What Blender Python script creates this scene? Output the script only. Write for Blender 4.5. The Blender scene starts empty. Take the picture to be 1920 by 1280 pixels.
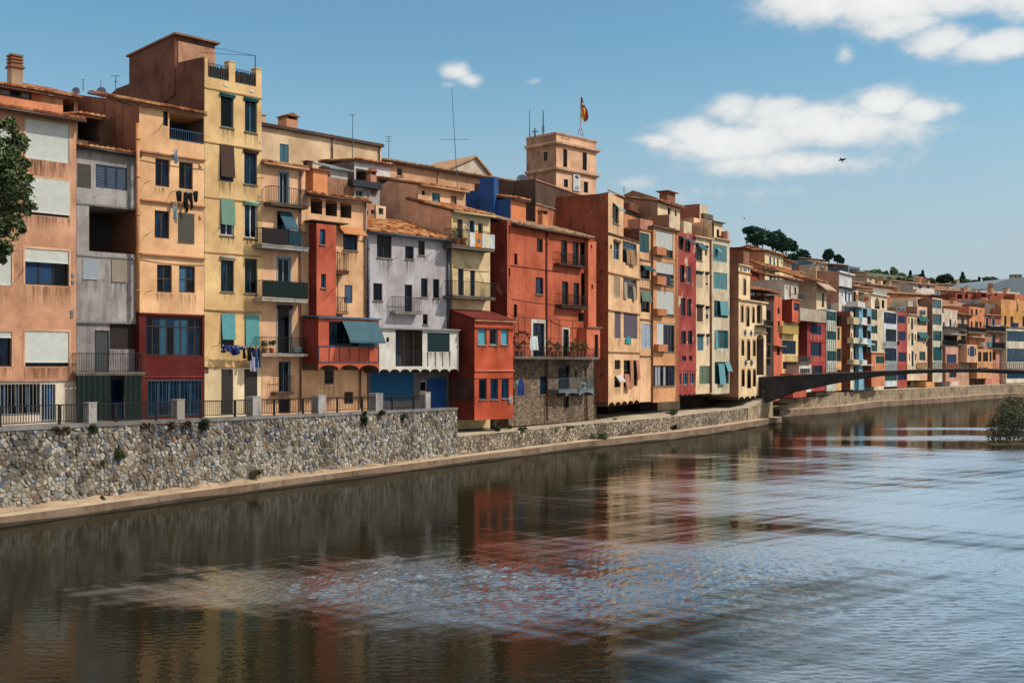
import bpy, math, random
from mathutils import Vector
random.seed(11)
rnd = random.random
scene = bpy.context.scene
COL = scene.collection
# ------------------------------------------------------------------ camera
F, CX, YH, H = 2100.0, 960.0, 683.0, 5.8      # focal length in photo pixels, horizon row, eye height over the water
cam_d = bpy.data.cameras.new('camera'); cam = bpy.data.objects.new('camera', cam_d); COL.objects.link(cam)
cam.location = (0, 0, H); cam.rotation_euler = (math.radians(90), 0, 0)
cam_d.sensor_width = 36; cam_d.lens = F / 1920 * 36; cam_d.shift_y = (YH - 640) / 1920
cam_d.clip_start = 0.5; cam_d.clip_end = 6000
scene.camera = cam
# ------------------------------------------------------------------ sky
SUN_AZ, SUN_EL = math.radians(98), math.radians(46)   # azimuth from +Y towards +X
world = bpy.data.worlds.new('World'); scene.world = world; world.use_nodes = True
def build_sky():
    nt = world.node_tree; N = nt.nodes; L = nt.links; N.clear()
    out = N.new('ShaderNodeOutputWorld'); bg = N.new('ShaderNodeBackground'); bg.inputs[1].default_value = 0.102
    sky = N.new('ShaderNodeTexSky'); sky.sky_type = 'NISHITA'; sky.sun_disc = False
    sky.sun_elevation = SUN_EL; sky.sun_rotation = SUN_AZ
    sky.air_density = 1.0; sky.dust_density = 1.2; sky.ozone_density = 2.5; sky.altitude = 100
    tc = N.new('ShaderNodeTexCoord'); sep = N.new('ShaderNodeSeparateXYZ'); L.new(tc.outputs['Generated'], sep.inputs[0])
    def mth(op, a, b=None, c=None, clamp=False):
        n = N.new('ShaderNodeMath'); n.operation = op; n.use_clamp = clamp
        for i, v in enumerate((a, b, c)):
            if v is None: continue
            if isinstance(v, (int, float)): n.inputs[i].default_value = v
            else: L.new(v, n.inputs[i])
        return n.outputs[0]
    az = mth('ARCTAN2', sep.outputs[0], sep.outputs[1]); el = mth('ARCSINE', sep.outputs[2])
    # warped cloud coordinates
    nz = N.new('ShaderNodeTexNoise'); nz.inputs['Scale'].default_value = 16; nz.inputs['Detail'].default_value = 8; nz.inputs['Roughness'].default_value = .62
    sc = N.new('ShaderNodeVectorMath'); sc.operation = 'MULTIPLY'; sc.inputs[1].default_value = (1, 1, 1.7); L.new(tc.outputs['Generated'], sc.inputs[0])
    L.new(sc.outputs[0], nz.inputs['Vector'])
    nz2 = N.new('ShaderNodeTexNoise'); nz2.inputs['Scale'].default_value = 52; nz2.inputs['Detail'].default_value = 6; nz2.inputs['Roughness'].default_value = .6
    L.new(sc.outputs[0], nz2.inputs['Vector'])
    fb = mth('ADD', mth('MULTIPLY', nz.outputs[0], .62), mth('MULTIPLY', nz2.outputs[0], .38))
    total = None; under = None
    # the clouds one sees: azimuth, elevation (degrees), half extents, weight
    for (a, e, ra, re, w) in [(11.2, 12.6, 1.7, .95, 1.0), (9.2, 11.6, 2.1, .9, .95), (7.4, 11.2, 1.5, .5, .8), (13.2, 12.4, 2.0, 1.0, 1.0), (15.6, 12.0, 2.4, .9, 1.0), (18.4, 12.5, 1.6, .9, 1.0), (20.0, 12.0, 1.7, .75, .95), (16.0, 11.4, 5.0, 1.1, 1.08), (11.5, 11.0, 4.4, 1.1, 1.08), (13.8, 9.9, 5.0, .85, .95), (14.5, 12.0, 5.5, .8, 1.0), (21.3, 12.0, 1.0, .5, .7),
                              (15.6, 17.6, 3.4, 1.5, 1.15), (18.6, 17.4, 3.6, 1.7, 1.25), (22.0, 17.5, 3.6, 1.5, 1.25), (25.5, 17.0, 3.6, 1.6, 1.2), (19.0, 16.0, 2.6, .8, .95), (21.0, 15.1, 2.0, .9, 1.1), (23.2, 14.7, 2.6, .8, 1.1), (14.0, 18.8, 2.8, 1.0, 1.1), (28, 15.5, 3, 1.5, 1),
                              (-2.9, 14.6, .95, .55, .95), (-2.2, 14.2, .9, .45, .85), (-3.2, 14.0, .8, .3, .6), (1.1, 14.2, .9, .34, .55), (16.6, 14.9, .6, .6, .6), (6.2, 9.1, 1.6, .5, .6), (12, 8.6, 7, .7, .42)]:
        da = mth('DIVIDE', mth('SUBTRACT', az, math.radians(a)), math.radians(ra))
        de = mth('DIVIDE', mth('SUBTRACT', el, math.radians(e)), math.radians(re))
        r2 = mth('ADD', mth('MULTIPLY', da, da), mth('MULTIPLY', de, de))
        g = mth('MULTIPLY', mth('POWER', 2.718, mth('MULTIPLY', r2, -1.0)), w)
        total = g if total is None else mth('MAXIMUM', total, g)
    # loose fair-weather cloud over the rest of the sky
    nz3 = N.new('ShaderNodeTexNoise'); nz3.inputs['Scale'].default_value = 2.6; nz3.inputs['Detail'].default_value = 7; nz3.inputs['Roughness'].default_value = .6
    L.new(sc.outputs[0], nz3.inputs['Vector'])
    away = N.new('ShaderNodeMapRange'); away.inputs[1].default_value = math.radians(20); away.inputs[2].default_value = math.radians(34)
    L.new(el, away.inputs[0])
    side = N.new('ShaderNodeMapRange'); side.inputs[1].default_value = math.radians(28); side.inputs[2].default_value = math.radians(40); L.new(mth('ABSOLUTE', az), side.inputs[0])
    gen = mth('MULTIPLY', mth('MAXIMUM', away.outputs[0], side.outputs[0]), mth('MULTIPLY', mth('SUBTRACT', nz3.outputs[0], .28), 4.0, clamp=True))
    total = mth('MAXIMUM', total, gen)
    dens = mth('SUBTRACT', mth('ADD', mth('MULTIPLY', total, 1.15), mth('MULTIPLY', mth('SUBTRACT', fb, .5), 1.9)), .26)
    cov = N.new('ShaderNodeMapRange'); cov.interpolation_type = 'SMOOTHSTEP'; cov.inputs[1].default_value = 0.0; cov.inputs[2].default_value = .80
    L.new(dens, cov.inputs[0])
    covm = mth('MULTIPLY', cov.outputs[0], mth('GREATER_THAN', total, .03))
    covm = mth('MULTIPLY', covm, .86)
    # haze: whiter towards the horizon
    hs = N.new('ShaderNodeHueSaturation'); hs.inputs['Saturation'].default_value = 1.0; hs.inputs['Value'].default_value = 1.0
    L.new(sky.outputs[0], hs.inputs['Color'])
    tint = N.new('ShaderNodeMix'); tint.data_type = 'RGBA'; tint.blend_type = 'MULTIPLY'; tint.inputs[0].default_value = 1
    tint.inputs[7].default_value = (0.80, 1.10, 1.02, 1); L.new(hs.outputs[0], tint.inputs[6])
    hzf = N.new('ShaderNodeMapRange'); hzf.interpolation_type = 'SMOOTHSTEP'; hzf.inputs[1].default_value = math.radians(17); hzf.inputs[2].default_value = 0.0; hzf.inputs[3].default_value = 0.0; hzf.inputs[4].default_value = .95; L.new(el, hzf.inputs[0])
    haze = N.new('ShaderNodeMix'); haze.data_type = 'RGBA'; L.new(hzf.outputs[0], haze.inputs[0]); L.new(tint.outputs[2], haze.inputs[6]); haze.inputs[7].default_value = (3.6, 4.05, 4.65, 1)
    mix = N.new('ShaderNodeMix'); mix.data_type = 'RGBA'; L.new(covm, mix.inputs[0]); L.new(haze.outputs[2], mix.inputs[6])
    shade = N.new('ShaderNodeMapRange'); shade.inputs[1].default_value = .1; shade.inputs[2].default_value = 1.3; shade.inputs[3].default_value = .80; shade.inputs[4].default_value = 1.12
    L.new(dens, shade.inputs[0])
    cc = N.new('ShaderNodeMix'); cc.data_type = 'RGBA'; cc.blend_type = 'MULTIPLY'; cc.inputs[0].default_value = 1
    cc.inputs[6].default_value = (6.9, 6.8, 6.65, 1); cb = N.new('ShaderNodeCombineColor')
    for i in range(3): L.new(shade.outputs[0], cb.inputs[i])
    L.new(cb.outputs[0], cc.inputs[7]); L.new(cc.outputs[2], mix.inputs[7])
    L.new(mix.outputs[2], bg.inputs[0]); L.new(bg.outputs[0], out.inputs[0])
build_sky()
sun_d = bpy.data.lights.new('sun', 'SUN'); sun_d.energy = 3.2; sun_d.angle = math.radians(2.0); sun_d.color = (1, .93, .82)
sun = bpy.data.objects.new('sun', sun_d); COL.objects.link(sun)
sdir = Vector((math.cos(SUN_EL) * math.sin(SUN_AZ), math.cos(SUN_EL) * math.cos(SUN_AZ), math.sin(SUN_EL)))
sun.rotation_euler = (-sdir).to_track_quat('-Z', 'Y').to_euler(); sun.location = (60, 0, 60)
vs = scene.view_settings; vs.view_transform = 'Standard'; vs.look = 'None'; vs.gamma = 1; vs.use_curve_mapping = False; vs.exposure = 0.36
scene.render.resolution_x = 1024; scene.render.resolution_y = 682

# ------------------------------------------------------------------ materials
def lin(c):
    return tuple(((v / 255) / 12.92 if v <= 10 else (((v / 255) + .055) / 1.055) ** 2.4) for v in c)
MATS = {}
def tone(c):
    r, g, b = c
    if b > r and b > g * 1.15: k = min(1, (b - g) / 90); g = g + 10 * k; b = b * (1 - .20 * k)      # strong blues shifted towards teal
    y = .3 * r + .6 * g + .1 * b; return tuple(v * .9 + y * .1 for v in (r, g, b))
def newmat(key):
    m = bpy.data.materials.new(key); m.use_nodes = True; nt = m.node_tree
    return m, nt.nodes, nt.links, nt.nodes['Principled BSDF']
def ramp(N, stops):
    r = N.new('ShaderNodeValToRGB'); cr = r.color_ramp
    while len(cr.elements) < len(stops): cr.elements.new(.5)
    for e, (p, c) in zip(cr.elements, stops): e.position = p; e.color = (*c, 1)
    return r
def noise(N, L, vec, scale, detail=4, rough=.55):
    n = N.new('ShaderNodeTexNoise'); n.inputs['Scale'].default_value = scale; n.inputs['Detail'].default_value = detail; n.inputs['Roughness'].default_value = rough
    if vec is not None: L.new(vec, n.inputs['Vector'])
    return n.outputs[0]
def mapping(N, L, vec, scale):
    m = N.new('ShaderNodeMapping'); m.inputs['Scale'].default_value = scale; L.new(vec, m.inputs[0]); return m.outputs[0]
def mixc(N, L, fac, a, b, mode='MIX'):
    m = N.new('ShaderNodeMix'); m.data_type = 'RGBA'; m.blend_type = mode
    for s, v in ((0, fac), (6, a), (7, b)):
        if isinstance(v, (int, float)): m.inputs[s].default_value = v
        elif isinstance(v, tuple): m.inputs[s].default_value = (*v[:3], 1)
        else: L.new(v, m.inputs[s])
    return m.outputs[2]
def mrange(N, L, v, a, b, c=0.0, d=1.0):
    m = N.new('ShaderNodeMapRange'); L.new(v, m.inputs[0])
    for i, x in enumerate((a, b, c, d)): m.inputs[i + 1].default_value = x
    return m.outputs[0]
KW = 0.86
def stucco(c, grime=.35, peel=None, dark=(60, 48, 40), bump=.25):
    """painted render: patchy tone, vertical rain streaks, fine grain"""
    key = 'stucco_%s_%s_%s' % (c, grime, peel)
    if key in MATS: return MATS[key]
    m, N, L, B = newmat(key); MATS[key] = m
    base = lin(tone(c)); lum = .3 * base[0] + .6 * base[1] + .1 * base[2]; base = tuple((v * .86 + lum * .14) * KW for v in base); dk = tuple(v * .8 for v in lin(dark))
    geo = N.new('ShaderNodeNewGeometry'); pos = geo.outputs['Position']
    off = N.new('ShaderNodeVectorMath'); off.operation = 'ADD'; L.new(pos, off.inputs[0]); off.inputs[1].default_value = (c[0] * .37, c[1] * .21, c[2] * .11); pos = off.outputs[0]
    n1 = noise(N, L, pos, .55, 5, .6); n2 = noise(N, L, mapping(N, L, pos, (1.7, 1.7, .30)), 1.0, 6, .68); n3 = noise(N, L, pos, 7.0, 4, .6)
    lighter = tuple(min(.9, v * 1.16 + .01) for v in base); darker = (base[0] * .72, base[1] * .66, base[2] * .62)
    col = mixc(N, L, mrange(N, L, n1, .36, .66), darker, lighter)
    col = mixc(N, L, mrange(N, L, n3, .40, .75, 0, .30), col, darker)
    col = mixc(N, L, mrange(N, L, n2, .51, .76, 0, min(.85, grime * 1.15)), col, dk)
    n4 = noise(N, L, pos, 1.7, 6, .7)
    col = mixc(N, L, mrange(N, L, n4, .57, .74, 0, min(.8, grime * 1.1 + .06)), col, dk)
    n6 = N.new('ShaderNodeTexVoronoi'); n6.inputs['Scale'].default_value = .42; n6.inputs['Randomness'].default_value = 1; L.new(mixc(N, L, .12, pos, noise(N, L, pos, 1.4, 4, .6), 'ADD'), n6.inputs['Vector'])
    sp = N.new('ShaderNodeSeparateColor'); L.new(n6.outputs['Color'], sp.inputs[0]); col = mixc(N, L, mrange(N, L, sp.outputs[0], .0, 1.0, 0, .16), col, darker)     # patched render
    if peel:
        n5 = noise(N, L, mapping(N, L, pos, (1, 1, .6)), 1.1, 6, .62)
        col = mixc(N, L, mrange(N, L, n5, .605, .635), col, tuple(v * .8 for v in lin(peel)))
    L.new(col, B.inputs['Base Color']); B.inputs['Roughness'].default_value = .93; B.inputs['Specular IOR Level'].default_value = .15
    bp = N.new('ShaderNodeBump'); bp.inputs['Strength'].default_value = bump; bp.inputs['Distance'].default_value = .05
    L.new(mixc(N, L, .5, n3, n4), bp.inputs['Height']); L.new(bp.outputs[0], B.inputs['Normal'])
    return m
def paint(c, rough=.55, var=.25, spec=.3, k=.8):
    key = 'paint_%s_%s' % (c, rough)
    if key in MATS: return MATS[key]
    m, N, L, B = newmat(key); MATS[key] = m
    base = tuple(v * k for v in lin(tone(c)))
    geo = N.new('ShaderNodeNewGeometry'); n = noise(N, L, geo.outputs['Position'], 2.3, 5, .65)
    col = mixc(N, L, mrange(N, L, n, .35, .7), tuple(v * (1 - var) for v in base), tuple(min(.95, v * (1 + var * .5)) for v in base))
    L.new(col, B.inputs['Base Color']); B.inputs['Roughness'].default_value = rough; B.inputs['Specular IOR Level'].default_value = spec
    return m
def stainmat():
    key = 'rain_stain'
    if key in MATS: return MATS[key]
    m, N, L, B = newmat(key); MATS[key] = m; geo = N.new('ShaderNodeNewGeometry'); pos = geo.outputs['Position']
    n = noise(N, L, mapping(N, L, pos, (9, 9, .5)), 1.0, 4, .6); at = N.new('ShaderNodeAttribute'); at.attribute_name = 'fade'
    f = N.new('ShaderNodeMath'); f.operation = 'MULTIPLY'; L.new(mrange(N, L, n, .44, .66), f.inputs[0]); L.new(at.outputs['Fac'], f.inputs[1])
    L.new(f.outputs[0], B.inputs['Alpha']); B.inputs['Base Color'].default_value = (*lin((66, 50, 40)), 1); B.inputs['Roughness'].default_value = 1; B.inputs['Specular IOR Level'].default_value = 0
    return m
def glass(c=(12, 34, 66), rough=.06):
    key = 'glass_%s' % (c,)
    if key in MATS: return MATS[key]
    m, N, L, B = newmat(key); MATS[key] = m
    base = lin(tone(c)); geo = N.new('ShaderNodeNewGeometry'); pos = geo.outputs['Position']
    n = noise(N, L, mapping(N, L, pos, (2.2, 2.2, .5)), 1.6, 4, .6)
    L.new(mixc(N, L, mrange(N, L, n, .42, .62), tuple(v * .3 for v in base), tuple(v * 1.15 for v in base)), B.inputs['Base Color'])
    B.inputs['Roughness'].default_value = rough; B.inputs['IOR'].default_value = 1.45; B.inputs['Specular IOR Level'].default_value = .18
    bp = N.new('ShaderNodeBump'); bp.inputs['Strength'].default_value = .06; bp.inputs['Distance'].default_value = .2
    L.new(noise(N, L, pos, 1.3, 2), bp.inputs['Height']); L.new(bp.outputs[0], B.inputs['Normal'])
    return m
def slatted(c, scale=24, axis=2):
    """blinds and reed screens: fine ribs too small to build one by one"""
    key = 'slat_%s_%s_%s' % (c, scale, axis)
    if key in MATS: return MATS[key]
    m, N, L, B = newmat(key); MATS[key] = m
    base = tuple(v * .8 for v in lin(tone(c))); geo = N.new('ShaderNodeNewGeometry'); pos = geo.outputs['Position']
    n = noise(N, L, pos, 3.1, 4, .6)
    L.new(mixc(N, L, mrange(N, L, n, .35, .7), tuple(v * .90 for v in base), tuple(min(.92, v * 1.05) for v in base)), B.inputs['Base Color'])
    B.inputs['Roughness'].default_value = .7; B.inputs['Specular IOR Level'].default_value = .2
    w = N.new('ShaderNodeTexWave'); w.wave_type = 'BANDS'; w.bands_direction = 'Z' if axis == 2 else 'X'; w.inputs['Scale'].default_value = scale / 6.28; L.new(pos, w.inputs['Vector'])
    bp = N.new('ShaderNodeBump'); bp.inputs['Strength'].default_value = .5; bp.inputs['Distance'].default_value = .03
    L.new(w.outputs[0], bp.inputs['Height']); L.new(bp.outputs[0], B.inputs['Normal'])
    return m
def tilemat(stops=((120, 62, 38), (176, 104, 62), (205, 140, 92), (214, 168, 122)), key='roof_tile'):
    if key in MATS: return MATS[key]
    m, N, L, B = newmat(key); MATS[key] = m
    geo = N.new('ShaderNodeNewGeometry'); st = [lin(c) for c in stops]
    r = ramp(N, [(i / (len(st) - 1), tuple(v * .75 for v in c)) for i, c in enumerate(st)]); L.new(geo.outputs['Random Per Island'], r.inputs[0])
    n = noise(N, L, geo.outputs['Position'], 1.2, 6, .7)
    col = mixc(N, L, mrange(N, L, n, .5, .7, 0, .55), r.outputs[0], lin((62, 50, 40)))
    L.new(col, B.inputs['Base Color']); B.inputs['Roughness'].default_value = .9; B.inputs['Specular IOR Level'].default_value = .2
    return m
def masonry(c1, c2, mortar, scale=3.4, key='rubble', stretch=1.0, bump=.7):
    if key in MATS: return MATS[key]
    m, N, L, B = newmat(key); MATS[key] = m
    geo = N.new('ShaderNodeNewGeometry'); pos = mapping(N, L, geo.outputs['Position'], (1, 1, stretch))
    v = N.new('ShaderNodeTexVoronoi'); v.inputs['Scale'].default_value = scale; L.new(pos, v.inputs['Vector'])
    e = N.new('ShaderNodeTexVoronoi'); e.feature = 'DISTANCE_TO_EDGE'; e.inputs['Scale'].default_value = scale; L.new(pos, e.inputs['Vector'])
    sepc = N.new('ShaderNodeSeparateColor'); L.new(v.outputs['Color'], sepc.inputs[0])
    cm = mixc(N, L, sepc.outputs[0], tuple(x * .8 for x in lin(c1)), tuple(x * .8 for x in lin(c2)))
    big = noise(N, L, geo.outputs['Position'], .5, 5, .65)
    cm = mixc(N, L, mrange(N, L, big, .46, .66, 0, .75), cm, tuple(x * .7 for x in lin(mortar)))
    fe = mrange(N, L, e.outputs['Distance'], .02, .10)
    col = mixc(N, L, fe, tuple(x * .75 for x in lin(mortar)), cm)
    L.new(col, B.inputs['Base Color']); B.inputs['Roughness'].default_value = .95; B.inputs['Specular IOR Level'].default_value = .15
    bp = N.new('ShaderNodeBump'); bp.inputs['Strength'].default_value = bump; bp.inputs['Distance'].default_value = .06
    L.new(fe, bp.inputs['Height']); L.new(bp.outputs[0], B.inputs['Normal'])
    return m
def leafmat(c1, c2, key):
    if key in MATS: return MATS[key]
    m, N, L, B = newmat(key); MATS[key] = m
    geo = N.new('ShaderNodeNewGeometry'); r = ramp(N, [(0, lin(c1)), (1, lin(c2))]); L.new(geo.outputs['Random Per Island'], r.inputs[0])
    L.new(r.outputs[0], B.inputs['Base Color']); B.inputs['Roughness'].default_value = .7; B.inputs['Specular IOR Level'].default_value = .25
    return m
def stonemat(c):
    key = 'stone_%s' % (c,)
    if key in MATS: return MATS[key]
    m, N, L, B = newmat(key); MATS[key] = m; base = tuple(v * .68 for v in lin(c)); geo = N.new('ShaderNodeNewGeometry'); pos = geo.outputs['Position']
    n1 = noise(N, L, pos, 9.0, 5, .7); n2 = noise(N, L, mapping(N, L, pos, (1, 1, .55)), .75, 6, .68); n3 = noise(N, L, pos, 2.6, 5, .7)
    col = mixc(N, L, mrange(N, L, n1, .34, .68), tuple(v * .55 for v in base), tuple(min(.9, v * 1.15) for v in base))
    col = mixc(N, L, mrange(N, L, n2, .46, .68, 0, .8), col, lin((58, 52, 46))); col = mixc(N, L, mrange(N, L, n3, .55, .72, 0, .5), col, lin((84, 70, 56)))
    L.new(col, B.inputs['Base Color']); B.inputs['Roughness'].default_value = .95; B.inputs['Specular IOR Level'].default_value = .12
    bp = N.new('ShaderNodeBump'); bp.inputs['Strength'].default_value = .8; bp.inputs['Distance'].default_value = .03; L.new(n1, bp.inputs['Height']); L.new(bp.outputs[0], B.inputs['Normal'])
    return m
def flat2(fn, key):
    if key not in MATS:
        m, N, L, B = newmat(key); MATS[key] = m; fn(N, L, B)
    return MATS[key]
# ------------------------------------------------------------------ mesh helpers
class MB:
    def __init__(s): s.v = []; s.f = []; s.m = []
    def poly(s, pts, mat=0):
        i = len(s.v); s.v += [tuple(p) for p in pts]; s.f.append(tuple(range(i, i + len(pts)))); s.m.append(mat)
    def box(s, x0, x1, y0, y1, z0, z1, mat=0):
        i = len(s.v); s.v += [(x0, y0, z0), (x1, y0, z0), (x1, y1, z0), (x0, y1, z0), (x0, y0, z1), (x1, y0, z1), (x1, y1, z1), (x0, y1, z1)]
        for q in ((0, 1, 5, 4), (1, 2, 6, 5), (2, 3, 7, 6), (3, 0, 4, 7), (4, 5, 6, 7), (3, 2, 1, 0)): s.f.append(tuple(i + k for k in q)); s.m.append(mat)
    def tube(s, p, q, r, n=6, r2=None, mat=0, caps=True):
        p = Vector(p); q = Vector(q); d = (q - p)
        if d.length < 1e-6: return
        d.normalize(); a = d.orthogonal().normalized(); b = d.cross(a); r2 = r if r2 is None else r2; i = len(s.v)
        for (c, rr) in ((p, r), (q, r2)):
            for k in range(n):
                t = 2 * math.pi * k / n; s.v.append(tuple(c + a * math.cos(t) * rr + b * math.sin(t) * rr))
        for k in range(n):
            s.f.append((i + k, i + (k + 1) % n, i + n + (k + 1) % n, i + n + k)); s.m.append(mat)
        if caps:
            s.f.append(tuple(i + k for k in reversed(range(n)))); s.m.append(mat); s.f.append(tuple(i + n + k for k in range(n))); s.m.append(mat)
    def prism(s, pts, axis, a, b, mat=0):
        """2-d outline extruded: axis 'x' -> pts are (y,z); axis 'y' -> pts are (x,z)"""
        mk = (lambda p, t: (t, p[0], p[1])) if axis == 'x' else (lambda p, t: (p[0], t, p[1]))
        n = len(pts); i = len(s.v); s.v += [mk(p, a) for p in pts] + [mk(p, b) for p in pts]
        s.f.append(tuple(i + k for k in range(n))); s.m.append(mat); s.f.append(tuple(i + n + k for k in reversed(range(n)))); s.m.append(mat)
        for k in range(n): s.f.append((i + k, i + (k + 1) % n, i + n + (k + 1) % n, i + n + k)); s.m.append(mat)
    def build(s, name, mats, parent=None, smooth=False, kind=None, label=None, fix=False):
        if not s.f: return None
        me = bpy.data.meshes.new(name); me.from_pydata(s.v, [], s.f)
        if not isinstance(mats, (list, tuple)): mats = [mats]
        for m in mats: me.materials.append(m)
        if len(mats) > 1: me.polygons.foreach_set('material_index', s.m)
        if smooth: me.polygons.foreach_set('use_smooth', [True] * len(me.polygons))
        me.update()
        o = bpy.data.objects.new(name, me); COL.objects.link(o)
        if parent: o.parent = parent
        if kind: o['kind'] = kind
        if label: o['label'] = label
        return o
def tag(o, label, cat, group=None):
    o['label'] = label; o['category'] = cat
    if group: o['group'] = group
    return o
def empty(name, loc, rz, label, cat, group=None):
    o = bpy.data.objects.new(name, None); COL.objects.link(o); o.location = loc; o.rotation_euler = (0, 0, rz); o.empty_display_size = .5
    return tag(o, label, cat, group)
def P(px, py, Z): return Vector(((px - CX) / F * Z, Z, H - (py - YH) / F * Z))
# ------------------------------------------------------------------ house kit
FR = dict(brown=(62, 42, 32), dkbrown=(40, 28, 24), green=(38, 66, 60), teal=(52, 110, 112), white=(206, 206, 204), ltblue=(128, 158, 190), blue=(30, 66, 122), navy=(20, 34, 66),
          grey=(96, 96, 96), black=(22, 22, 24), cream=(206, 188, 156), red=(120, 30, 26), dkgreen=(20, 40, 36), lilac=(150, 150, 172))
def C(c): return FR[c] if isinstance(c, str) else c
def conv(view, ws):
    ox, oy, k = view
    return [(w[0], ox + w[1] / k, oy + w[2] / k, ox + w[3] / k, oy + w[4] / k, w[5]) for w in ws]
def mk(kind):
    return lambda x0, y0, x1, y1, **o: (kind, x0, y0, x1, y1, o)
cs, vo, rl, lv, gz, br = mk('case'), mk('void'), mk('roller'), mk('louvre'), mk('glaz'), mk('bars')
def V(view, *ws): return conv(view, ws)
A1 = (0, 60, 3.2); A2 = (0, 440, 3.2); A3 = (220, 50, 3.2); A4 = (220, 420, 3.2); A5 = (480, 200, 4.267); A6 = (480, 480, 3.765); A7 = (680, 160, 4.267); A8 = (800, 380, 4.924)
B1 = (820, 560, 4.74); B2 = (1080, 330, 5.333); B3 = (1080, 540, 4.922); B4 = (1350, 400, 6.4); B5 = (1350, 580, 6.4); B6 = (1640, 480, 6.857); B7 = (1640, 600, 4.92)
C1 = (370, 90, 5.818); C2 = (370, 300, 5.818); C3 = (370, 510, 5.818); C4 = (370, 620, 5.818); C5 = (1110, 340, 7.529); C6 = (1110, 490, 7.529); C7 = (1110, 620, 7.529); C8 = (1260, 380, 9.143)
D1 = (1260, 500, 7.111); D2 = (1260, 640, 5.818); D3 = (1480, 540, 8); D4 = (1600, 540, 8); D5 = (1760, 560, 8); D6 = (1480, 660, 8); D7 = (1600, 660, 8)
PX = (0, 0, 1)
def pxv(view, x, y): return view[0] + x / view[2], view[1] + y / view[2]
TERRA = ((120, 62, 38), (176, 104, 62), (205, 140, 92), (214, 168, 122))
class House:
    def __init__(s, name, label, x0, x1, Z0, Z1, zb, cat='house', group='riverside houses'):
        u0 = (x0 - CX) / F; u1 = (x1 - CX) / F
        s.x0, s.x1 = x0, x1
        s.A = Vector((u0 * Z0, Z0)); Bp = Vector((u1 * Z1, Z1)); s.W = (Bp - s.A).length
        s.d = (Bp - s.A).normalized(); s.i = Vector((-s.d.y, s.d.x)); s.zb = zb
        s.root = empty(name, (s.A.x, s.A.y, zb), math.atan2(s.d.y, s.d.x), label, cat, group)
        s.scale = F / ((Z0 + Z1) / 2)       # photo pixels per metre
    def ray(s, px, y=0.0):
        u = (px - CX) / F; a = s.A + s.i * y
        t = (a.x - u * a.y) / (u * s.d.y - s.d.x)
        return t, a.y + t * s.d.y
    def s_(s, px, y=0.0): return s.ray(px, y)[0]
    def z_(s, px, py, y=0.0): return H - (py - YH) / F * s.ray(px, y)[1] - s.zb
    def R(s, x0, y0, x1, y1, y=0.0):
        xc = (x0 + x1) / 2
        return s.s_(x0, y), s.s_(x1, y), s.z_(xc, y1, y), s.z_(xc, y0, y)
    def side(s, px, py, sx=0.0):
        """a pixel on the cross wall at distance sx along the front -> (depth, height)"""
        u = (px - CX) / F; a = s.A + s.d * sx
        t = (a.x - u * a.y) / (u * s.i.y - s.i.x); Z = a.y + t * s.i.y
        return t, H - (py - YH) / F * Z - s.zb
    # -------------------------------------------------------------- a wall block with its openings
    def block(s, x0=None, x1=None, top=None, bot=None, mat=None, side=None, y=0.0, depth=6.0, wins=(), name='wall', s0=None, s1=None, z0=None, z1=None, under=None, inner=None):
        x0 = s.x0 if x0 is None else x0; x1 = s.x1 if x1 is None else x1; xc = (x0 + x1) / 2
        s0 = s.s_(x0, y) if s0 is None else s0; s1 = s.s_(x1, y) if s1 is None else s1
        if z1 is None: z1 = s.z_(xc, top, y)
        if z0 is None: z0 = s.z_(xc, bot, y) if bot is not None else 0.0
        ops = []
        for w in wins:
            kind, a, b, c, d, o = w
            q = s.R(a, b, c, d, y)
            q = (max(q[0], s0 + .02), min(q[1], s1 - .02), max(q[2], z0 + .01), min(q[3], z1 - .02))
            if q[1] - q[0] < .05 or q[3] - q[2] < .05: continue
            rec = o.get('rec', 1.3 if kind == 'void' else .16)
            ops.append((q, rec, kind, o))
        m = MB()
        S = sorted({round(v, 4) for v in [s0, s1] + [k for q in ops for k in q[0][:2]]}); T = sorted({round(v, 4) for v in [z0, z1] + [k for q in ops for k in q[0][2:]]})
        for a, b in zip(S, S[1:]):
            for c, d in zip(T, T[1:]):
                xm, zm = (a + b) / 2, (c + d) / 2
                if any(q[0] < xm < q[1] and q[2] < zm < q[3] for q, *_ in ops): continue
                m.poly([(a, y, c), (b, y, c), (b, y, d), (a, y, d)])
        for q, rec, kind, o in ops:
            a, b, c, d = q; yb = y + rec
            if o.get('arch'):
                r = min((b - a) / 2, d - c) * o.get('rise', 1.0); n = 8; pts = []
                for k in range(n + 1):
                    t = math.pi * k / n; pts.append(((a + b) / 2 - (b - a) / 2 * math.cos(t), d - r + r * math.sin(t)))
                for p, p2 in zip(pts, pts[1:]):
                    m.poly([(p[0], y, p[1]), (p2[0], y, p2[1]), (p2[0], y, d), (p[0], y, d)])
                    m.poly([(p[0], y, p[1]), (p[0], yb, p[1]), (p2[0], yb, p2[1]), (p2[0], y, p2[1])])
            else: m.poly([(a, y, d), (b, y, d), (b, yb, d), (a, yb, d)])
            m.poly([(a, y, c), (a, yb, c), (b, yb, c), (b, y, c)])
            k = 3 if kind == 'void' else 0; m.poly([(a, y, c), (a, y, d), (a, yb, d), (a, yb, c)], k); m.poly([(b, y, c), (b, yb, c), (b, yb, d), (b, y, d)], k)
        yb = y + depth
        m.poly([(s0, yb, z0), (s0, y, z0), (s0, y, z1), (s0, yb, z1)], 1); m.poly([(s1, y, z0), (s1, yb, z0), (s1, yb, z1), (s1, y, z1)], 1)
        m.poly([(s1, yb, z0), (s0, yb, z0), (s0, yb, z1), (s1, yb, z1)], 1); m.poly([(s0, y, z1), (s1, y, z1), (s1, yb, z1), (s0, yb, z1)], 1)
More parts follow.
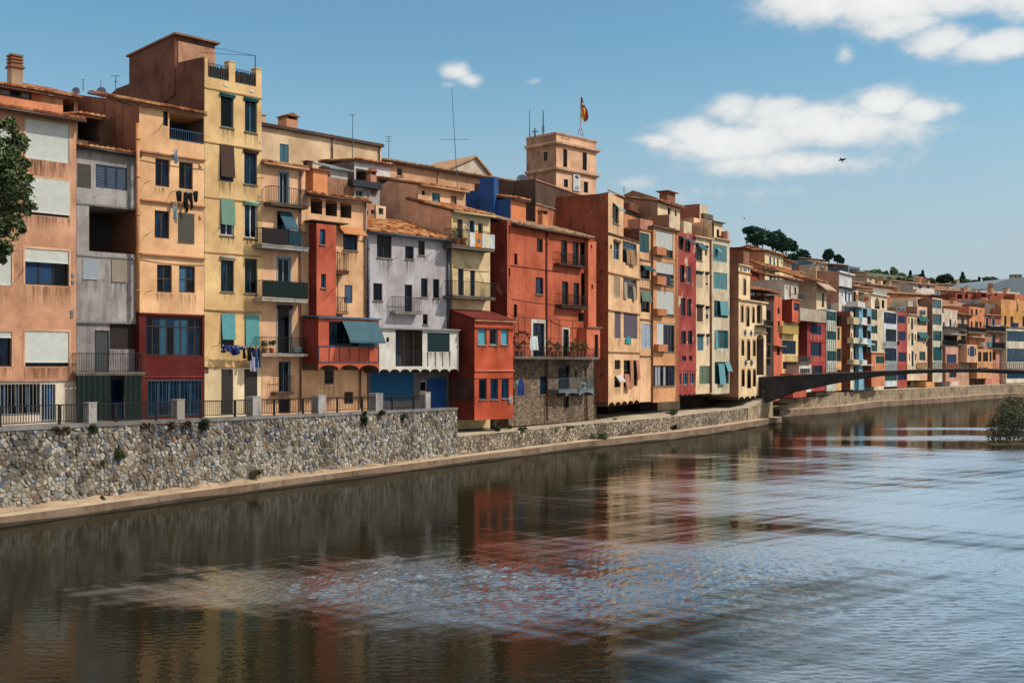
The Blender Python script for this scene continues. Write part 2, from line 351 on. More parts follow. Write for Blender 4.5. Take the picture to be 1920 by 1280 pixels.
        m.poly([(s0, y, z0), (s0, yb, z0), (s1, yb, z0), (s1, y, z0)], 2)
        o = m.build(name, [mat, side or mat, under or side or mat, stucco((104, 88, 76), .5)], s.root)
        for q, rec, kind, op in ops: s.window(q, y, rec, kind, op, inner)
        return (s0, s1, z0, z1)
    def window(s, q, y, rec, kind, o, inner=None):
        a, b, c, d = q; w, h = b - a, d - c; yb = y + rec; pxw = w * s.scale * .75
        if kind == 'void':
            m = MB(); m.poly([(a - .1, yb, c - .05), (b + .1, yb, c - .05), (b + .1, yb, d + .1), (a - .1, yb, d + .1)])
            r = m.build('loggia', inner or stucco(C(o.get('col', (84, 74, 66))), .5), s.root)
            if o.get('door'):
                m = MB(); m.box(a + w * .2, a + w * .55, yb - .06, yb - .01, c, c + h * .8); m.build('door', paint(C(o['door'])), r)
            if o.get('rail'): s.bars(a, b, y + .05, c, c + h * .42, C(o['rail']), r)
            return r
        if kind == 'louvre':
            n = o.get('n', 2); col = C(o.get('col', 'green')); m = MB(); fw = .04
            m.box(a, b, yb - .02, yb + .03, c, d); r = m.build('window', paint(C(o.get('fr', 'dkbrown'))), s.root)
            for k in range(n):
                xa, xb = a + w * k / n + .012, a + w * (k + 1) / n - .012; m = MB()
                yy = y + min(.03, rec * .3); fw = min(.05, (xb - xa) * .15)
                m.box(xa, xa + fw, yy, yy + .04, c + .01, d - .01); m.box(xb - fw, xb, yy, yy + .04, c + .01, d - .01); m.box(xa + fw, xb - fw, yy, yy + .04, d - .07, d - .01); m.box(xa + fw, xb - fw, yy, yy + .04, c + .01, c + .07)
                if s.scale > 17:
                    nz = max(3, int((h - .16) / .075))
                    for j in range(nz):
                        z = c + .07 + (h - .14) * j / nz; dz = (h - .14) / nz
                        m.poly([(xa + fw, yy + .005, z), (xb - fw, yy + .005, z), (xb - fw, yy + .035, z + dz * .95), (xa + fw, yy + .035, z + dz * .95)])
                    m.build('shutter', paint(col, .6), r)
                else:
                    m.box(xa + fw, xb - fw, yy + .015, yy + .03, c + .07, d - .07); m.build('shutter', slatted(col, 60), r)
            return r
        # framed window
        fr = paint(C(o.get('fr', 'brown'))); nx, ny = o.get('nx', 2), o.get('ny', 1); fw = o.get('fw', min(.07, w * .1)); m = MB(); yf = yb - .07
        if w > .2:
            m.box(a, a + fw, yf, yb, c, d); m.box(b - fw, b, yf, yb, c, d); m.box(a + fw, b - fw, yf, yb, c, c + fw); m.box(a + fw, b - fw, yf, yb, d - fw, d)
            for k in range(1, nx): xx = a + w * k / nx; m.box(xx - fw * .45, xx + fw * .45, yf + .01, yb - .005, c + fw, d - fw)
            zs = o.get('zs') or [k / ny for k in range(1, ny)]
            for t in zs: zz = c + h * t; m.box(a + fw, b - fw, yf + .012, yb - .008, zz - fw * .4, zz + fw * .4)
        else: m.box(a, b, yf + .04, yb, c, d); zs = []
        if o.get('sur'):      # painted plaster surround, proud of the wall
            t = o.get('surw', .13); yy = y - .025; sm = stucco(C(o['sur']), .15); ms = MB()
            ms.box(a - t, a, yy, y + .02, c, d); ms.box(b, b + t, yy, y + .02, c, d); ms.box(a - t, b + t, yy, y + .02, d, d + t * 1.2)
        r = m.build('window', fr, s.root)
        if o.get('sur'): ms.build('surround', sm, r)
        zz = [c] + [c + h * t for t in zs] + [d]; gcol = o.get('glass', None); split = pxw / nx > 5 and s.scale > 16
        mm = MB()
        for k in range(nx):
            for z0, z1 in zip(zz, zz[1:]):
                pm = mm if not split else MB()
                x0, x1 = a + w * k / nx + .004, a + w * (k + 1) / nx - .004
                tl = (rnd() - .5) * .012 if split else 0; cu = o.get('cur')
                pm.poly([(x0, yb - .035 + tl, z0), (x1, yb - .035 - tl, z0), (x1, yb - .035 - tl, z1), (x0, yb - .035 + tl, z1)])
                if split:
                    g = glass(*( (gcol,) if gcol else (random.choice([(12, 34, 66), (10, 22, 40), (14, 40, 80), (8, 16, 26)]),) ))
                    if cu and (k in cu): g = slatted(C(o.get('curcol', (70, 120, 150))), 40, 0)
                    pm.build('pane', g, r)
        if not split: mm.build('pane', glass(*((gcol,) if gcol else (random.choice([(12, 34, 66), (10, 24, 44), (14, 44, 86)]),))), r)
        if o.get('sill', True) and s.scale > 16:
            m = MB(); m.box(a - .05, b + .05, y - .07, y + .02, c - .06, c - .002); m.build('sill', stucco(o.get('sillc', (150, 128, 104)), .3), r)
        if s.scale > 20 and w < 3 and c > .9 and rnd() < .75:      # rain marks running down from the opening
            z1 = c - .065; z0 = z1 - (.45 + .75 * rnd()); m = MB(); x0, x1 = a - .06, b + .06
            if z0 > .1:
                m.poly([(x0, y - .004, z0), (x1, y - .004, z0), (x1, y - .004, z1), (x0, y - .004, z1)]); st = m.build('rain_stain', stainmat(), r)
                at = st.data.attributes.new('fade', 'FLOAT', 'POINT'); k = .35 + .35 * rnd(); at.data.foreach_set('value', [0.0, 0.0, k, k])
        cov = o.get('cov', 0 if kind != 'roller' else 1.0)
        if cov: s.blind(a, b, d - h * cov, d, y + o.get('yo', .03), C(o.get('col', 'white')), r, o.get('vert'), hang=o.get('hang', 0))
        if o.get('roll'):
            m = MB(); m.tube((a - .05, y - .07, d - .06), (b + .05, y - .07, d - .06), .085, 9); m.tube((a - .05, y - .04, d - .16), (b + .05, y - .04, d - .16), .06, 8)
            m.build('rolled_blind', slatted(C(o['roll']), 70), r, smooth=True)
        if kind == 'bars':
            s.bars(a, b, y - .01, c, d, C(o.get('bar', 'grey')), r, o.get('pitch', .13), top=True)
        if o.get('awn'): s.awning(a - .05, b + .05, y, d + .02, o.get('ah', h * .4), o.get('ap', .5), C(o['awn']), r)
        if o.get('open'):     # leaves folded back on the wall
            for (xa, xb) in ((a - w * .42, a - .02), (b + .02, b + w * .42)):
                m = MB(); m.box(xa, xb, y - .06, y - .02, c, d); m.build('shutter', slatted(C(o['open']), 60), r)
        return r
    def blind(s, a, b, z0, z1, y, col, parent, vert=False, hang=0, name='blind'):
        m = MB(); h = z1 - z0; w = b - a
        if vert:
            n = max(4, int(w / .12))
            for k in range(n):
                xa, xb = a + w * k / n, a + w * (k + 1) / n; m.poly([(xa, y, z0), (xb - .008, y - .012, z0), (xb - .008, y - .012 , z1), (xa, y, z1)])
        else:
            n = max(4, int(h / (.125 if w > 1.6 else .08))); dp = .018 if w > 1.6 else .014; hang *= .6
            for k in range(n):
                za, zb_ = z0 + h * k / n, z0 + h * (k + 1) / n; f0 = hang * (1 - k / n) ** 1.2; f1 = hang * (1 - (k + 1) / n) ** 1.2
                m.poly([(a, y - f0, za), (b, y - f0, za), (b, y - dp - f1, zb_), (a, y - dp - f1, zb_)])
            m.box(a, b, y - .035 - hang, y - .005 - hang, z0 - .03, z0 + .02)
        return m.build(name, slatted(col, 90) if s.scale > 16 else paint(col, .7), parent)
    def awning(s, a, b, y, z, h, p, col, parent, name='awning'):
        m = MB(); n = 6
        pts = [(y - .03 - p * (k / n), z - h * (k / n) ** 1.15) for k in range(n + 1)]
        for q, r in zip(pts, pts[1:]): m.poly([(a, q[0], q[1]), (b, q[0], q[1]), (b, r[0], r[1]), (a, r[0], r[1])])
        m.poly([(a, pts[-1][0], pts[-1][1]), (b, pts[-1][0], pts[-1][1]), (b, pts[-1][0], pts[-1][1] - .12), (a, pts[-1][0], pts[-1][1] - .12)])
        m.tube((a, y, z - h * .9), (a, pts[-1][0], pts[-1][1]), .012, 4); m.tube((b, y, z - h * .9), (b, pts[-1][0], pts[-1][1]), .012, 4)
        return m.build(name, paint(col, .8, .2), parent)
    def bars(s, a, b, y, z0, z1, col, parent, pitch=.12, top=True, ends=0.0, r=.011, name='railing'):
        m = MB(); n = max(2, int((b - a) / pitch)); r = max(r, .22 / s.scale)
        m.box(a, b, y - r * 1.3, y + r * 1.3, z1 - .035, z1); m.box(a, b, y - r, y + r, z0 + .05, z0 + .075)
        for k in range(n + 1):
            x = a + (b - a) * k / n; m.box(x - r * .8, x + r * .8, y - r * .8, y + r * .8, z0, z1 - .01)
        if ends:
            k = max(1, int(ends / pitch))
            for xx in (a, b):
                m.box(xx - r, xx + r, y, y + ends, z1 - .035, z1 - .002); m.box(xx - r, xx + r, y, y + ends, z0 + .05, z0 + .07)
                for j in range(1, k): yy = y + ends * j / k; m.box(xx - r * .8, xx + r * .8, yy - r * .8, yy + r * .8, z0, z1 - .01)
        return m.build(name, paint(C(col), .5), parent)
    def balcony(s, x0, x1, yt, yb, rail_y, p=.8, col=(120, 110, 98), rail='black', y=0.0, panels=(), pitch=.12):
        """slab from pixel rows yt..yb on its front face, railing up to rail_y"""
        yf = y - p; a, b, z0, z1 = s.R(x0, yt, x1, yb, yf); zr = s.z_((x0 + x1) / 2, rail_y, yf)
        m = MB(); m.box(a, b, yf, y, z0, z1); m.box(a - .03, b + .03, yf - .03, y - .001, z1 - .05, z1 + .012)
        bal = m.build('balcony', stucco(col, .6), s.root)
        if rail: s.bars(a + .03, b - .03, yf + .03, z1, zr, rail, bal, pitch, ends=p - .05)
        for (f0, f1, pc) in panels:
            m = MB(); aa, bb = a + (b - a) * f0, a + (b - a) * f1; n = max(2, int((bb - aa) / .1))
            for k in range(n):
                xa, xb = aa + (bb - aa) * k / n, aa + (bb - aa) * (k + 1) / n; e = .012 * (k % 2)
                m.poly([(xa, yf - .005 - e, z1 + .06), (xb, yf - .017 + e, z1 + .06), (xb, yf - .017 + e, zr - .03 - rnd() * .03), (xa, yf - .005 - e, zr - .03 - rnd() * .03)])
            if f1 > .95:
                m.poly([(bb, yf, z1 + .06), (bb, y - .05, z1 + .06), (bb, y - .05, zr - .03), (bb, yf, zr - .03)])
            m.build('screen', slatted(pc, 60, 0), bal)
        return bal
    def ledge(s, x0, x1, py, col, y=0.0, h=.09, p=.08, name='ledge'):
        a, b = s.s_(x0, y), s.s_(x1, y); z = s.z_((x0 + x1) / 2, py, y); m = MB(); m.box(a, b, y - p, y - .002, z - h, z); return m.build(name, stucco(col, .45), s.root)
    def pipe(s, px, y0, y1, col, y=0.0, r=.05):
        x = s.s_(px, y - .1); m = MB(); zt, zb = s.z_(px, y0, y - .1), (s.z_(px, y1, y - .1) if y1 else 0)
        m.tube((x, y - .09, zb), (x, y - .09, zt), r, 8); k = zb + 1.0
        while k < zt: m.tube((x, y - .09, k), (x, y - .09, k + .06), r * 1.35, 8); k += 1.9
        return m.build('downpipe', paint(col, .5), s.root, smooth=True)
    def tiles(s, s0, s1, y0, y1, z0, z1, gutter=None, pitch=None, stops=TERRA, key='roof_tile', slabc=(110, 72, 52)):
        """sloping roof: a slab and courses of barrel tiles laid on it"""
        m = MB(); m.prism([(y0, z0 - .10), (y1, z1 - .10), (y1, z1), (y0, z0)], 'x', s0, s1)
        rf = m.build('roof', stucco(slabc, .5), s.root)
        pitch = pitch or (.27 if s.scale > 19 else .36); Ls = math.hypot(y1 - y0, z1 - z0); row = .36 if s.scale > 19 else .6
        nc = max(2, int((s1 - s0) / pitch)); nr = max(1, int(Ls / row)); pitch = (s1 - s0) / nc; ey, ez = (y1 - y0) / Ls, (z1 - z0) / Ls
        m = MB(); seg = 4 if s.scale > 19 else 3
        for c in range(nc):
            for r in range(nr):
                cx = s0 + (c + .5) * pitch + (rnd() - .5) * .02; t0 = Ls * r / nr - (.05 if r == 0 else .03) - rnd() * .02; t1 = Ls * (r + 1) / nr + .04; i = len(m.v); lift = .035 + rnd() * .018
                for (t, rad, lf) in ((t0, pitch * .47, lift), (t1, pitch * .40, .012)):
                    for k in range(seg + 1):
                        an = math.pi * k / seg; dx = -rad * math.cos(an); up = rad * .95 * math.sin(an) + lf
                        m.v.append((cx + dx, y0 + ey * t - ez * up, z0 + ez * t + ey * up))
                for k in range(seg): m.f.append((i + k, i + k + 1, i + seg + 2 + k, i + seg + 1 + k)); m.m.append(0)
                m.f.append(tuple(i + k for k in range(seg + 1))); m.m.append(0)
        m.build('roof_tiles', tilemat(stops, key), rf, kind='stuff')
        if gutter:
            m = MB(); m.tube((s0, y0 - .05, z0 - .07), (s1, y0 - .05, z0 - .07), .075, 8); m.build('gutter', paint(C(gutter), .5), rf, smooth=True)
        return rf
    def front_roof(s, x0, x1, py, back=5.0, rise=1.6, over=.35, y=0.0, gutter=None, **k):
        """tiled roof with its eave along the front at pixel row py"""
        a, b = s.s_(x0, y), s.s_(x1, y); z = s.z_((x0 + x1) / 2, py, y - over)
        return s.tiles(a - .05, b + .05, y - over, y + back, z, z + rise, gutter, **k)
    def scallop(s, x0, x1, py, n, h, mat, y=0.0, depth=3.0):
        """row of little vaults under an overhanging front; h = height of the vaults"""
        a, b = s.s_(x0, y), s.s_(x1, y); z = s.z_((x0 + x1) / 2, py, y); m = MB(); w = (b - a) / n; K = 6
        for j in range(n):
            c = a + w * (j + .5); pts = [(c - w / 2 * math.cos(math.pi * k / K), z - h + h * .92 * math.sin(math.pi * k / K)) for k in range(K + 1)]
            for p, q in zip(pts, pts[1:]):
                m.poly([(p[0], y, p[1]), (q[0], y, q[1]), (q[0], y, z), (p[0], y, z)])
                m.poly([(p[0], y, p[1]), (p[0], y + depth, p[1]), (q[0], y + depth, q[1]), (q[0], y, q[1])], 1)
        m.poly([(a, y, z - h), (a, y, z), (a, y + depth, z), (a, y + depth, z - h)], 1); m.poly([(b, y, z - h), (b, y, z), (b, y + depth, z), (b, y + depth, z - h)], 1)
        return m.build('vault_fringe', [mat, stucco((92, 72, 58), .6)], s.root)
    def sidewall(s, pts, mat, sx=0.0, t=.25, name='side_wall'):
        """cross wall from pixel outline"""
        q = [s.side(px, py, sx) for px, py in pts]; q = [(max(.015, a), b) for a, b in q]; m = MB(); m.prism(q, 'x', sx - .012, sx + t); return m.build(name, mat, s.root)
    def chimney(s, x0, y0, x1, y1, y, d, mat, cap='slab', name='chimney'):
        a, b, z0, z1 = s.R(x0, y0, x1, y1, y); m = MB(); m.box(a, b, y, y + d, z0 - .8, z1)
        o = m.build(name, mat, s.root); m = MB(); e = (b - a) * .16
        if cap == 'slab': m.box(a - e, b + e, y - e, y + d + e, z1, z1 + .07)
        elif cap == 'pots':
            for k in range(4): m.box(a - e * .3, b + e * .3, y - e * .3, y + d + e * .3, z1 + .08 + k * .17, z1 + .08 + k * .17 + .10)
            m.box(a - e, b + e, y - e, y + d + e, z1, z1 + .06); m.box(a + e, b - e, y + e, y + d - e, z1 + .05, z1 + .7)
        elif cap == 'tent':
            m.box(a, a + e, y, y + d, z1, z1 + .22); m.box(b - e, b, y, y + d, z1, z1 + .22); m.prism([(a - e, z1 + .22), (b + e, z1 + .22), ((a + b) / 2, z1 + .5)], 'y', y - e, y + d + e)
        m.build('chimney_cap', paint((150, 96, 66), .9), o); return o
    def cable(s, px0, py0, px1, py1, sag=.12, y=0.0, col=(44, 38, 36)):
        a, z0 = s.s_(px0, y), s.z_(px0, py0, y); b, z1 = s.s_(px1, y), s.z_(px1, py1, y); m = MB(); n = 10; P0 = None
        for k in range(n + 1):
            t = k / n; q = (a + (b - a) * t, y - .03, z0 + (z1 - z0) * t - sag * 4 * t * (1 - t))
            if P0: m.tube(P0, q, .014, 4)
            P0 = q
        return m.build('cable', paint(col, .7), s.root)
    def rod(s, px, py, qx, qy, y=0.0, p=.5, r=.014, name='clothes_bracket'):
        """thin rod standing out of the front"""
        x, z = s.s_(px, y), s.z_(px, py, y); x2, z2 = s.s_(qx, y - p), s.z_(qx, qy, y - p); m = MB(); m.tube((x, y, z), (x2, y - p, z2), r, 5); return m.build(name, paint(C('black')), s.root)
# ------------------------------------------------------------------ the setting
def struct(o): o['kind'] = 'structure'; return o
KERB1 = [(-120, 1005), (0, 988), (437, 927), (850, 872), (1100, 840), (1260, 824), (1346, 812), (1403, 803), (1466, 792)]
KERB2 = [(1462, 781.5), (1520, 777), (1586, 771.5), (1637, 763.5), (1681, 760), (1760, 755.5), (1860, 747), (1920, 744.5), (2080, 741)]
def wl(px, py): Z = F * H / (py - YH); return Vector(((px - CX) / F * Z, Z))
def offs(pl, d):
    out = []
    for k, p in enumerate(pl):
        a = pl[max(0, k - 1)]; b = pl[min(len(pl) - 1, k + 1)]; t = (b - a).normalized(); out.append(p + Vector((-t.y, t.x)) * d)
    return out
K1 = [wl(*p) for p in KERB1]; K2 = [wl(*p) for p in KERB2]
def strip(name, front, back, z0, z1, mat, top=None, zf=None):
    """a long solid between two polylines; z1 may be a list"""
    m = MB(); n = len(front); zt = z1 if isinstance(z1, (list, tuple)) else [z1] * n
    for k in range(n - 1):
        a, b, c, d = front[k], front[k + 1], back[k + 1], back[k]
        m.poly([(a.x, a.y, z0), (b.x, b.y, z0), (b.x, b.y, zt[k + 1]), (a.x, a.y, zt[k])]); m.poly([(a.x, a.y, zt[k]), (b.x, b.y, zt[k + 1]), (c.x, c.y, zt[k + 1]), (d.x, d.y, zt[k])], 1)
        m.poly([(d.x, d.y, z0), (c.x, c.y, z0), (c.x, c.y, zt[k + 1]), (d.x, d.y, zt[k])])
    for k in (0, n - 1): m.poly([(front[k].x, front[k].y, z0), (back[k].x, back[k].y, z0), (back[k].x, back[k].y, zt[k]), (front[k].x, front[k].y, zt[k])])
    return m.build(name, [mat, top or mat])
def dense(pl, n=6):
    out = []
    for a, b in zip(pl, pl[1:]):
        for k in range(n): out.append(a.lerp(b, k / n))
    return out + [pl[-1]]
# water -------------------------------------------------------------
import numpy as np
def water_mat(N, L, B):
    geo = N.new('ShaderNodeNewGeometry'); pos = geo.outputs['Position']
    def mth(op, a, b=None, clamp=False):
        n = N.new('ShaderNodeMath'); n.operation = op; n.use_clamp = clamp
        for i, v in enumerate((a, b)):
            if v is None: continue
            if isinstance(v, (int, float)): n.inputs[i].default_value = v
            else: L.new(v, n.inputs[i])
        return n.outputs[0]
    at = N.new('ShaderNodeAttribute'); at.attribute_name = 'wind'; wm = at.outputs['Fac']
    n1 = noise(N, L, mapping(N, L, pos, (1.2, 1.5, 1)), 6.5, 2, .5); n0 = noise(N, L, mapping(N, L, pos, (.7, 1.6, 1)), .8, 3, .5)
    h = mth('ADD', mth('MULTIPLY', n1, mth('ADD', .0022, mth('MULTIPLY', wm, .010))), mth('MULTIPLY', n0, .006))
    bp = N.new('ShaderNodeBump'); bp.inputs['Strength'].default_value = 1.0; bp.inputs['Distance'].default_value = 1.0; L.new(h, bp.inputs['Height'])
    gl = N.new('ShaderNodeBsdfGlossy'); ab = N.new('ShaderNodeAttribute'); ab.attribute_name = 'ruffle'; L.new(mth('ADD', .035, mth('MULTIPLY', mth('SUBTRACT', wm, mth('MULTIPLY', ab.outputs['Fac'], .62), True), .25)), gl.inputs['Roughness']); L.new(bp.outputs[0], gl.inputs['Normal']); gl.inputs['Color'].default_value = (.88, .95, 1, 1)
    df = N.new('ShaderNodeBsdfDiffuse'); df.inputs['Color'].default_value = (.014, .012, .006, 1)
    fr = N.new('ShaderNodeFresnel'); fr.inputs['IOR'].default_value = 1.33; L.new(bp.outputs[0], fr.inputs['Normal'])
    mx = N.new('ShaderNodeMixShader'); L.new(mth('MULTIPLY', fr.outputs[0], mth('ADD', .46, mth('ADD', mth('MULTIPLY', wm, 2.35), mth('MULTIPLY', ab.outputs['Fac'], .9))), True), mx.inputs[0]); L.new(df.outputs[0], mx.inputs[1]); L.new(gl.outputs[0], mx.inputs[2])  # brightness painted in: reflectance boosted in wind patches, cut in calm water
    out = [n for n in N if n.type == 'OUTPUT_MATERIAL'][0]; L.new(mx.outputs[0], out.inputs[0]); N.remove(B)
def river():
    """wavelets raised as real geometry where gusts ruffle the river, smooth lanes between"""
    rg = np.random.RandomState(5)
    ys = [16.5]
    while ys[-1] < 118: ys.append(ys[-1] + max(.055, ys[-1] * .0027))
    ys = np.array(ys); us = np.linspace(-.52, .52, 860); U, Y = np.meshgrid(us, ys); X = U * Y; nx, ny = len(us), len(ys)
    def field(seed, kx, ky, n=14):
        r = np.random.RandomState(seed); f = np.zeros_like(X)
        for _ in range(n):
            sc = r.uniform(.5, 2.2); f += np.sin(X * kx * sc * r.uniform(.6, 1.4) * r.choice([-1, 1]) + Y * ky * sc * r.uniform(.6, 1.4) + r.uniform(0, 6.28)) / sc
        return f / n ** .5
    wind = np.full_like(X, -9.0)
    for cx, cy, rx, ry in ((-0.6, 29.8, 7.4, 5.0), (4.5, 32.5, 6.5, 4.6), (19, 44, 14.5, 20), (12, 24, 6.2, 8), (33, 66, 19, 11), (30, 30, 18, 20), (42, 101, 8, 2.2), (36, 88, 13, 3.0), (-6, 28.4, 4.6, 2.2), (24, 74, 5, 6), (12, 20, 9, 7), (20, 26, 13, 9)):
        wind = np.maximum(wind, 1.1 - ((X - cx) / rx) ** 2 - ((Y - cy) / ry) ** 2)
    wind += .34 * field(3, .30, .55) + .24 * field(4, .9, 1.6) + .26 * field(6, 2.6, 3.4) + .22 * field(8, 6.0, 7.0)
    t = np.clip((wind + .55) / 1.75, 0, 1); wm = t * t * (3 - 2 * t)
    Z = np.zeros_like(X)
    for k in range(72):
        lam = .12 * (3.0 ** rg.uniform(0, 1)); th = rg.normal(math.pi / 2 + .12, .50); kk = 2 * math.pi / lam
        ph = kk * (math.cos(th) * X + math.sin(th) * Y) + rg.uniform(0, 6.28) + .8 * np.sin(.7 * X + .9 * Y + k); Z += .0047 * lam * np.sin(ph)
    for k in range(10):
        lam = rg.uniform(.9, 2.2); th = rg.normal(math.pi / 2 + .2, .25); kk = 2 * math.pi / lam; Z += .0006 * lam * np.sin(kk * (math.cos(th) * X + math.sin(th) * Y) + rg.uniform(0, 6.28))
    band = np.exp(-((X - .5) / 8.5) ** 2 - ((Y - 30.0) / 4.6) ** 2); amp = .09 + wm * (.50 + 1.9 * band)
    edge = np.clip(np.minimum((.52 - np.abs(U)) * 20, np.minimum(Y - ys[0], ys[-1] - Y) / 1.5), 0, 1)
    Z = Z * amp * edge
    co = np.stack([X, Y, Z], -1).reshape(-1, 3)
    idx = np.arange(nx * ny).reshape(ny, nx); q = np.stack([idx[:-1, :-1], idx[:-1, 1:], idx[1:, 1:], idx[1:, :-1]], -1).reshape(-1, 4)
    y0, y1 = ys[0], ys[-1]; n0 = len(co)
    ex = [(-140, -80), (600, -80), (600, y0), (-140, y0), (-140, y1), (600, y1), (600, 420), (-140, 420), (-.52 * y0, y0), (.52 * y0, y0), (-.52 * y1, y1), (.52 * y1, y1)]
    co = np.vstack([co, [(a, b, 0) for a, b in ex]])
    q = np.vstack([q, np.array([(0, 1, 2, 3), (4, 5, 6, 7), (3, 8, 10, 4), (9, 2, 5, 11)]) + n0])
    me = bpy.data.meshes.new('river_water'); me.vertices.add(len(co)); me.vertices.foreach_set('co', co.astype(np.float32).ravel())
    me.loops.add(q.size); me.loops.foreach_set('vertex_index', q.astype(np.int32).ravel()); me.polygons.add(len(q)); me.polygons.foreach_set('loop_start', np.arange(0, q.size, 4, dtype=np.int32)); me.polygons.foreach_set('use_smooth', np.ones(len(q), dtype=bool))
    me.update(calc_edges=True)
    at = me.attributes.new('wind', 'FLOAT', 'POINT'); at.data.foreach_set('value', np.concatenate([(wm * edge).ravel(), np.zeros(len(ex))]).astype(np.float32))
    at = me.attributes.new('ruffle', 'FLOAT', 'POINT'); at.data.foreach_set('value', np.concatenate([(wm * np.clip(band * 1.3, 0, 1)).ravel(), np.zeros(len(ex))]).astype(np.float32))
    me.materials.append(flat2(water_mat, 'river_water')); o = bpy.data.objects.new('river_water', me); COL.objects.link(o); struct(o)
river()
# quay ledge -------------------------------------------------------
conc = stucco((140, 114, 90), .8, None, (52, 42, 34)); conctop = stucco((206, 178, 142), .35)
hk = [.36, .36, .38, .42, .48, .56, .58, .60, .60]
k1 = dense(K1, 4); hk1 = [hk[min(8, i // 4)] + (hk[min(8, i // 4 + 1)] - hk[min(8, i // 4)]) * (i % 4) / 4 for i in range(len(k1))]
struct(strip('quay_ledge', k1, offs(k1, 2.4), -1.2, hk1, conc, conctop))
k2 = dense(K2, 3)
struct(strip('tide_line', offs(k1, -.004), offs(k1, .2), -1.0, [.10 + .05 * math.sin(i * 2.1) for i in range(len(k1))], stucco((70, 60, 46), .7)))
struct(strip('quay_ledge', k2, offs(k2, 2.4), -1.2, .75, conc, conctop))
# ground of the town -------------------------------------------------
earth = stucco((132, 116, 96), .5)
m = MB(); pl = offs(K1, 1.3) + offs(K2, 1.3)[1:]
bk = [p + Vector((-260, 240)) for p in pl]
for k in range(len(pl) - 1): m.poly([(pl[k].x, pl[k].y, 1.45), (pl[k + 1].x, pl[k + 1].y, 1.45), (bk[k + 1].x, bk[k + 1].y, 1.45), (bk[k].x, bk[k].y, 1.45)])
m.poly([(pl[-1].x, pl[-1].y, 1.45), (400, 260, 1.45), (400, 700, 1.45), (bk[-1].x, bk[-1].y, 1.45)])
struct(m.build('town_ground', earth))
# near retaining wall with its stones ----------------------------------
WL = House('retaining_wall', 'tall rubble stone retaining wall under the railing along the quay', -100, 857, 39.6, 66.0, 0.0, 'wall', None)
ZT0, ZT1 = WL.z_(0, 801), WL.z_(850, 764); SA, SB = WL.s_(0), WL.s_(850)
def ztop(s): return ZT0 + (ZT1 - ZT0) * (s - SA) / (SB - SA)
m = MB(); m.poly([(0, 0.0, .2), (WL.W, 0, .2), (WL.W, 0, ztop(WL.W) - .1), (0, 0, ztop(0) - .1)]); m.poly([(WL.W, 0, .2), (WL.W, 4.6, .2), (WL.W, 4.6, ztop(WL.W) - .1), (WL.W, 0, ztop(WL.W) - .1)])
m.poly([(0, 0, ztop(0) - .1), (WL.W, 0, ztop(WL.W) - .1), (WL.W, .6, ztop(WL.W) - .1), (0, .6, ztop(0) - .1)])
m.build('mortar_core', stonemat((158, 138, 114)), WL.root)
m = MB(); n = 15
for k in range(n):
    a, b = WL.W * k / n + .01, WL.W * (k + 1) / n - .01; za, zb = ztop(a), ztop(b)
    m.prism([(a, za - .14), (b, zb - .14), (b, zb), (a, za)], 'y', -.07, .55)
m.build('coping', stucco((128, 126, 126), .6, None, (46, 46, 52)), WL.root)
def clip(poly, n, c):
    out = []
    for k in range(len(poly)):
        a, b = poly[k], poly[(k + 1) % len(poly)]; da, db = a[0] * n[0] + a[1] * n[1] - c, b[0] * n[0] + b[1] * n[1] - c
        if da <= 0: out.append(a)
        if da * db < 0: t = da / (da - db); out.append((a[0] + (b[0] - a[0]) * t, a[1] + (b[1] - a[1]) * t))
    return out
def shrink(poly, d):
    out = list(poly); n = len(poly); area = sum(poly[k][0] * poly[(k + 1) % n][1] - poly[(k + 1) % n][0] * poly[k][1] for k in range(n))
    sg = 1 if area > 0 else -1
    for k in range(n):
        a, b = poly[k], poly[(k + 1) % n]; ex, ey = b[0] - a[0], b[1] - a[1]; l = math.hypot(ex, ey)
        if l < 1e-6: continue
        nx, ny = sg * ey / l, -sg * ex / l; out = clip(out, (nx, ny), nx * a[0] + ny * a[1] - d)
        if len(out) < 3: return []
    return out
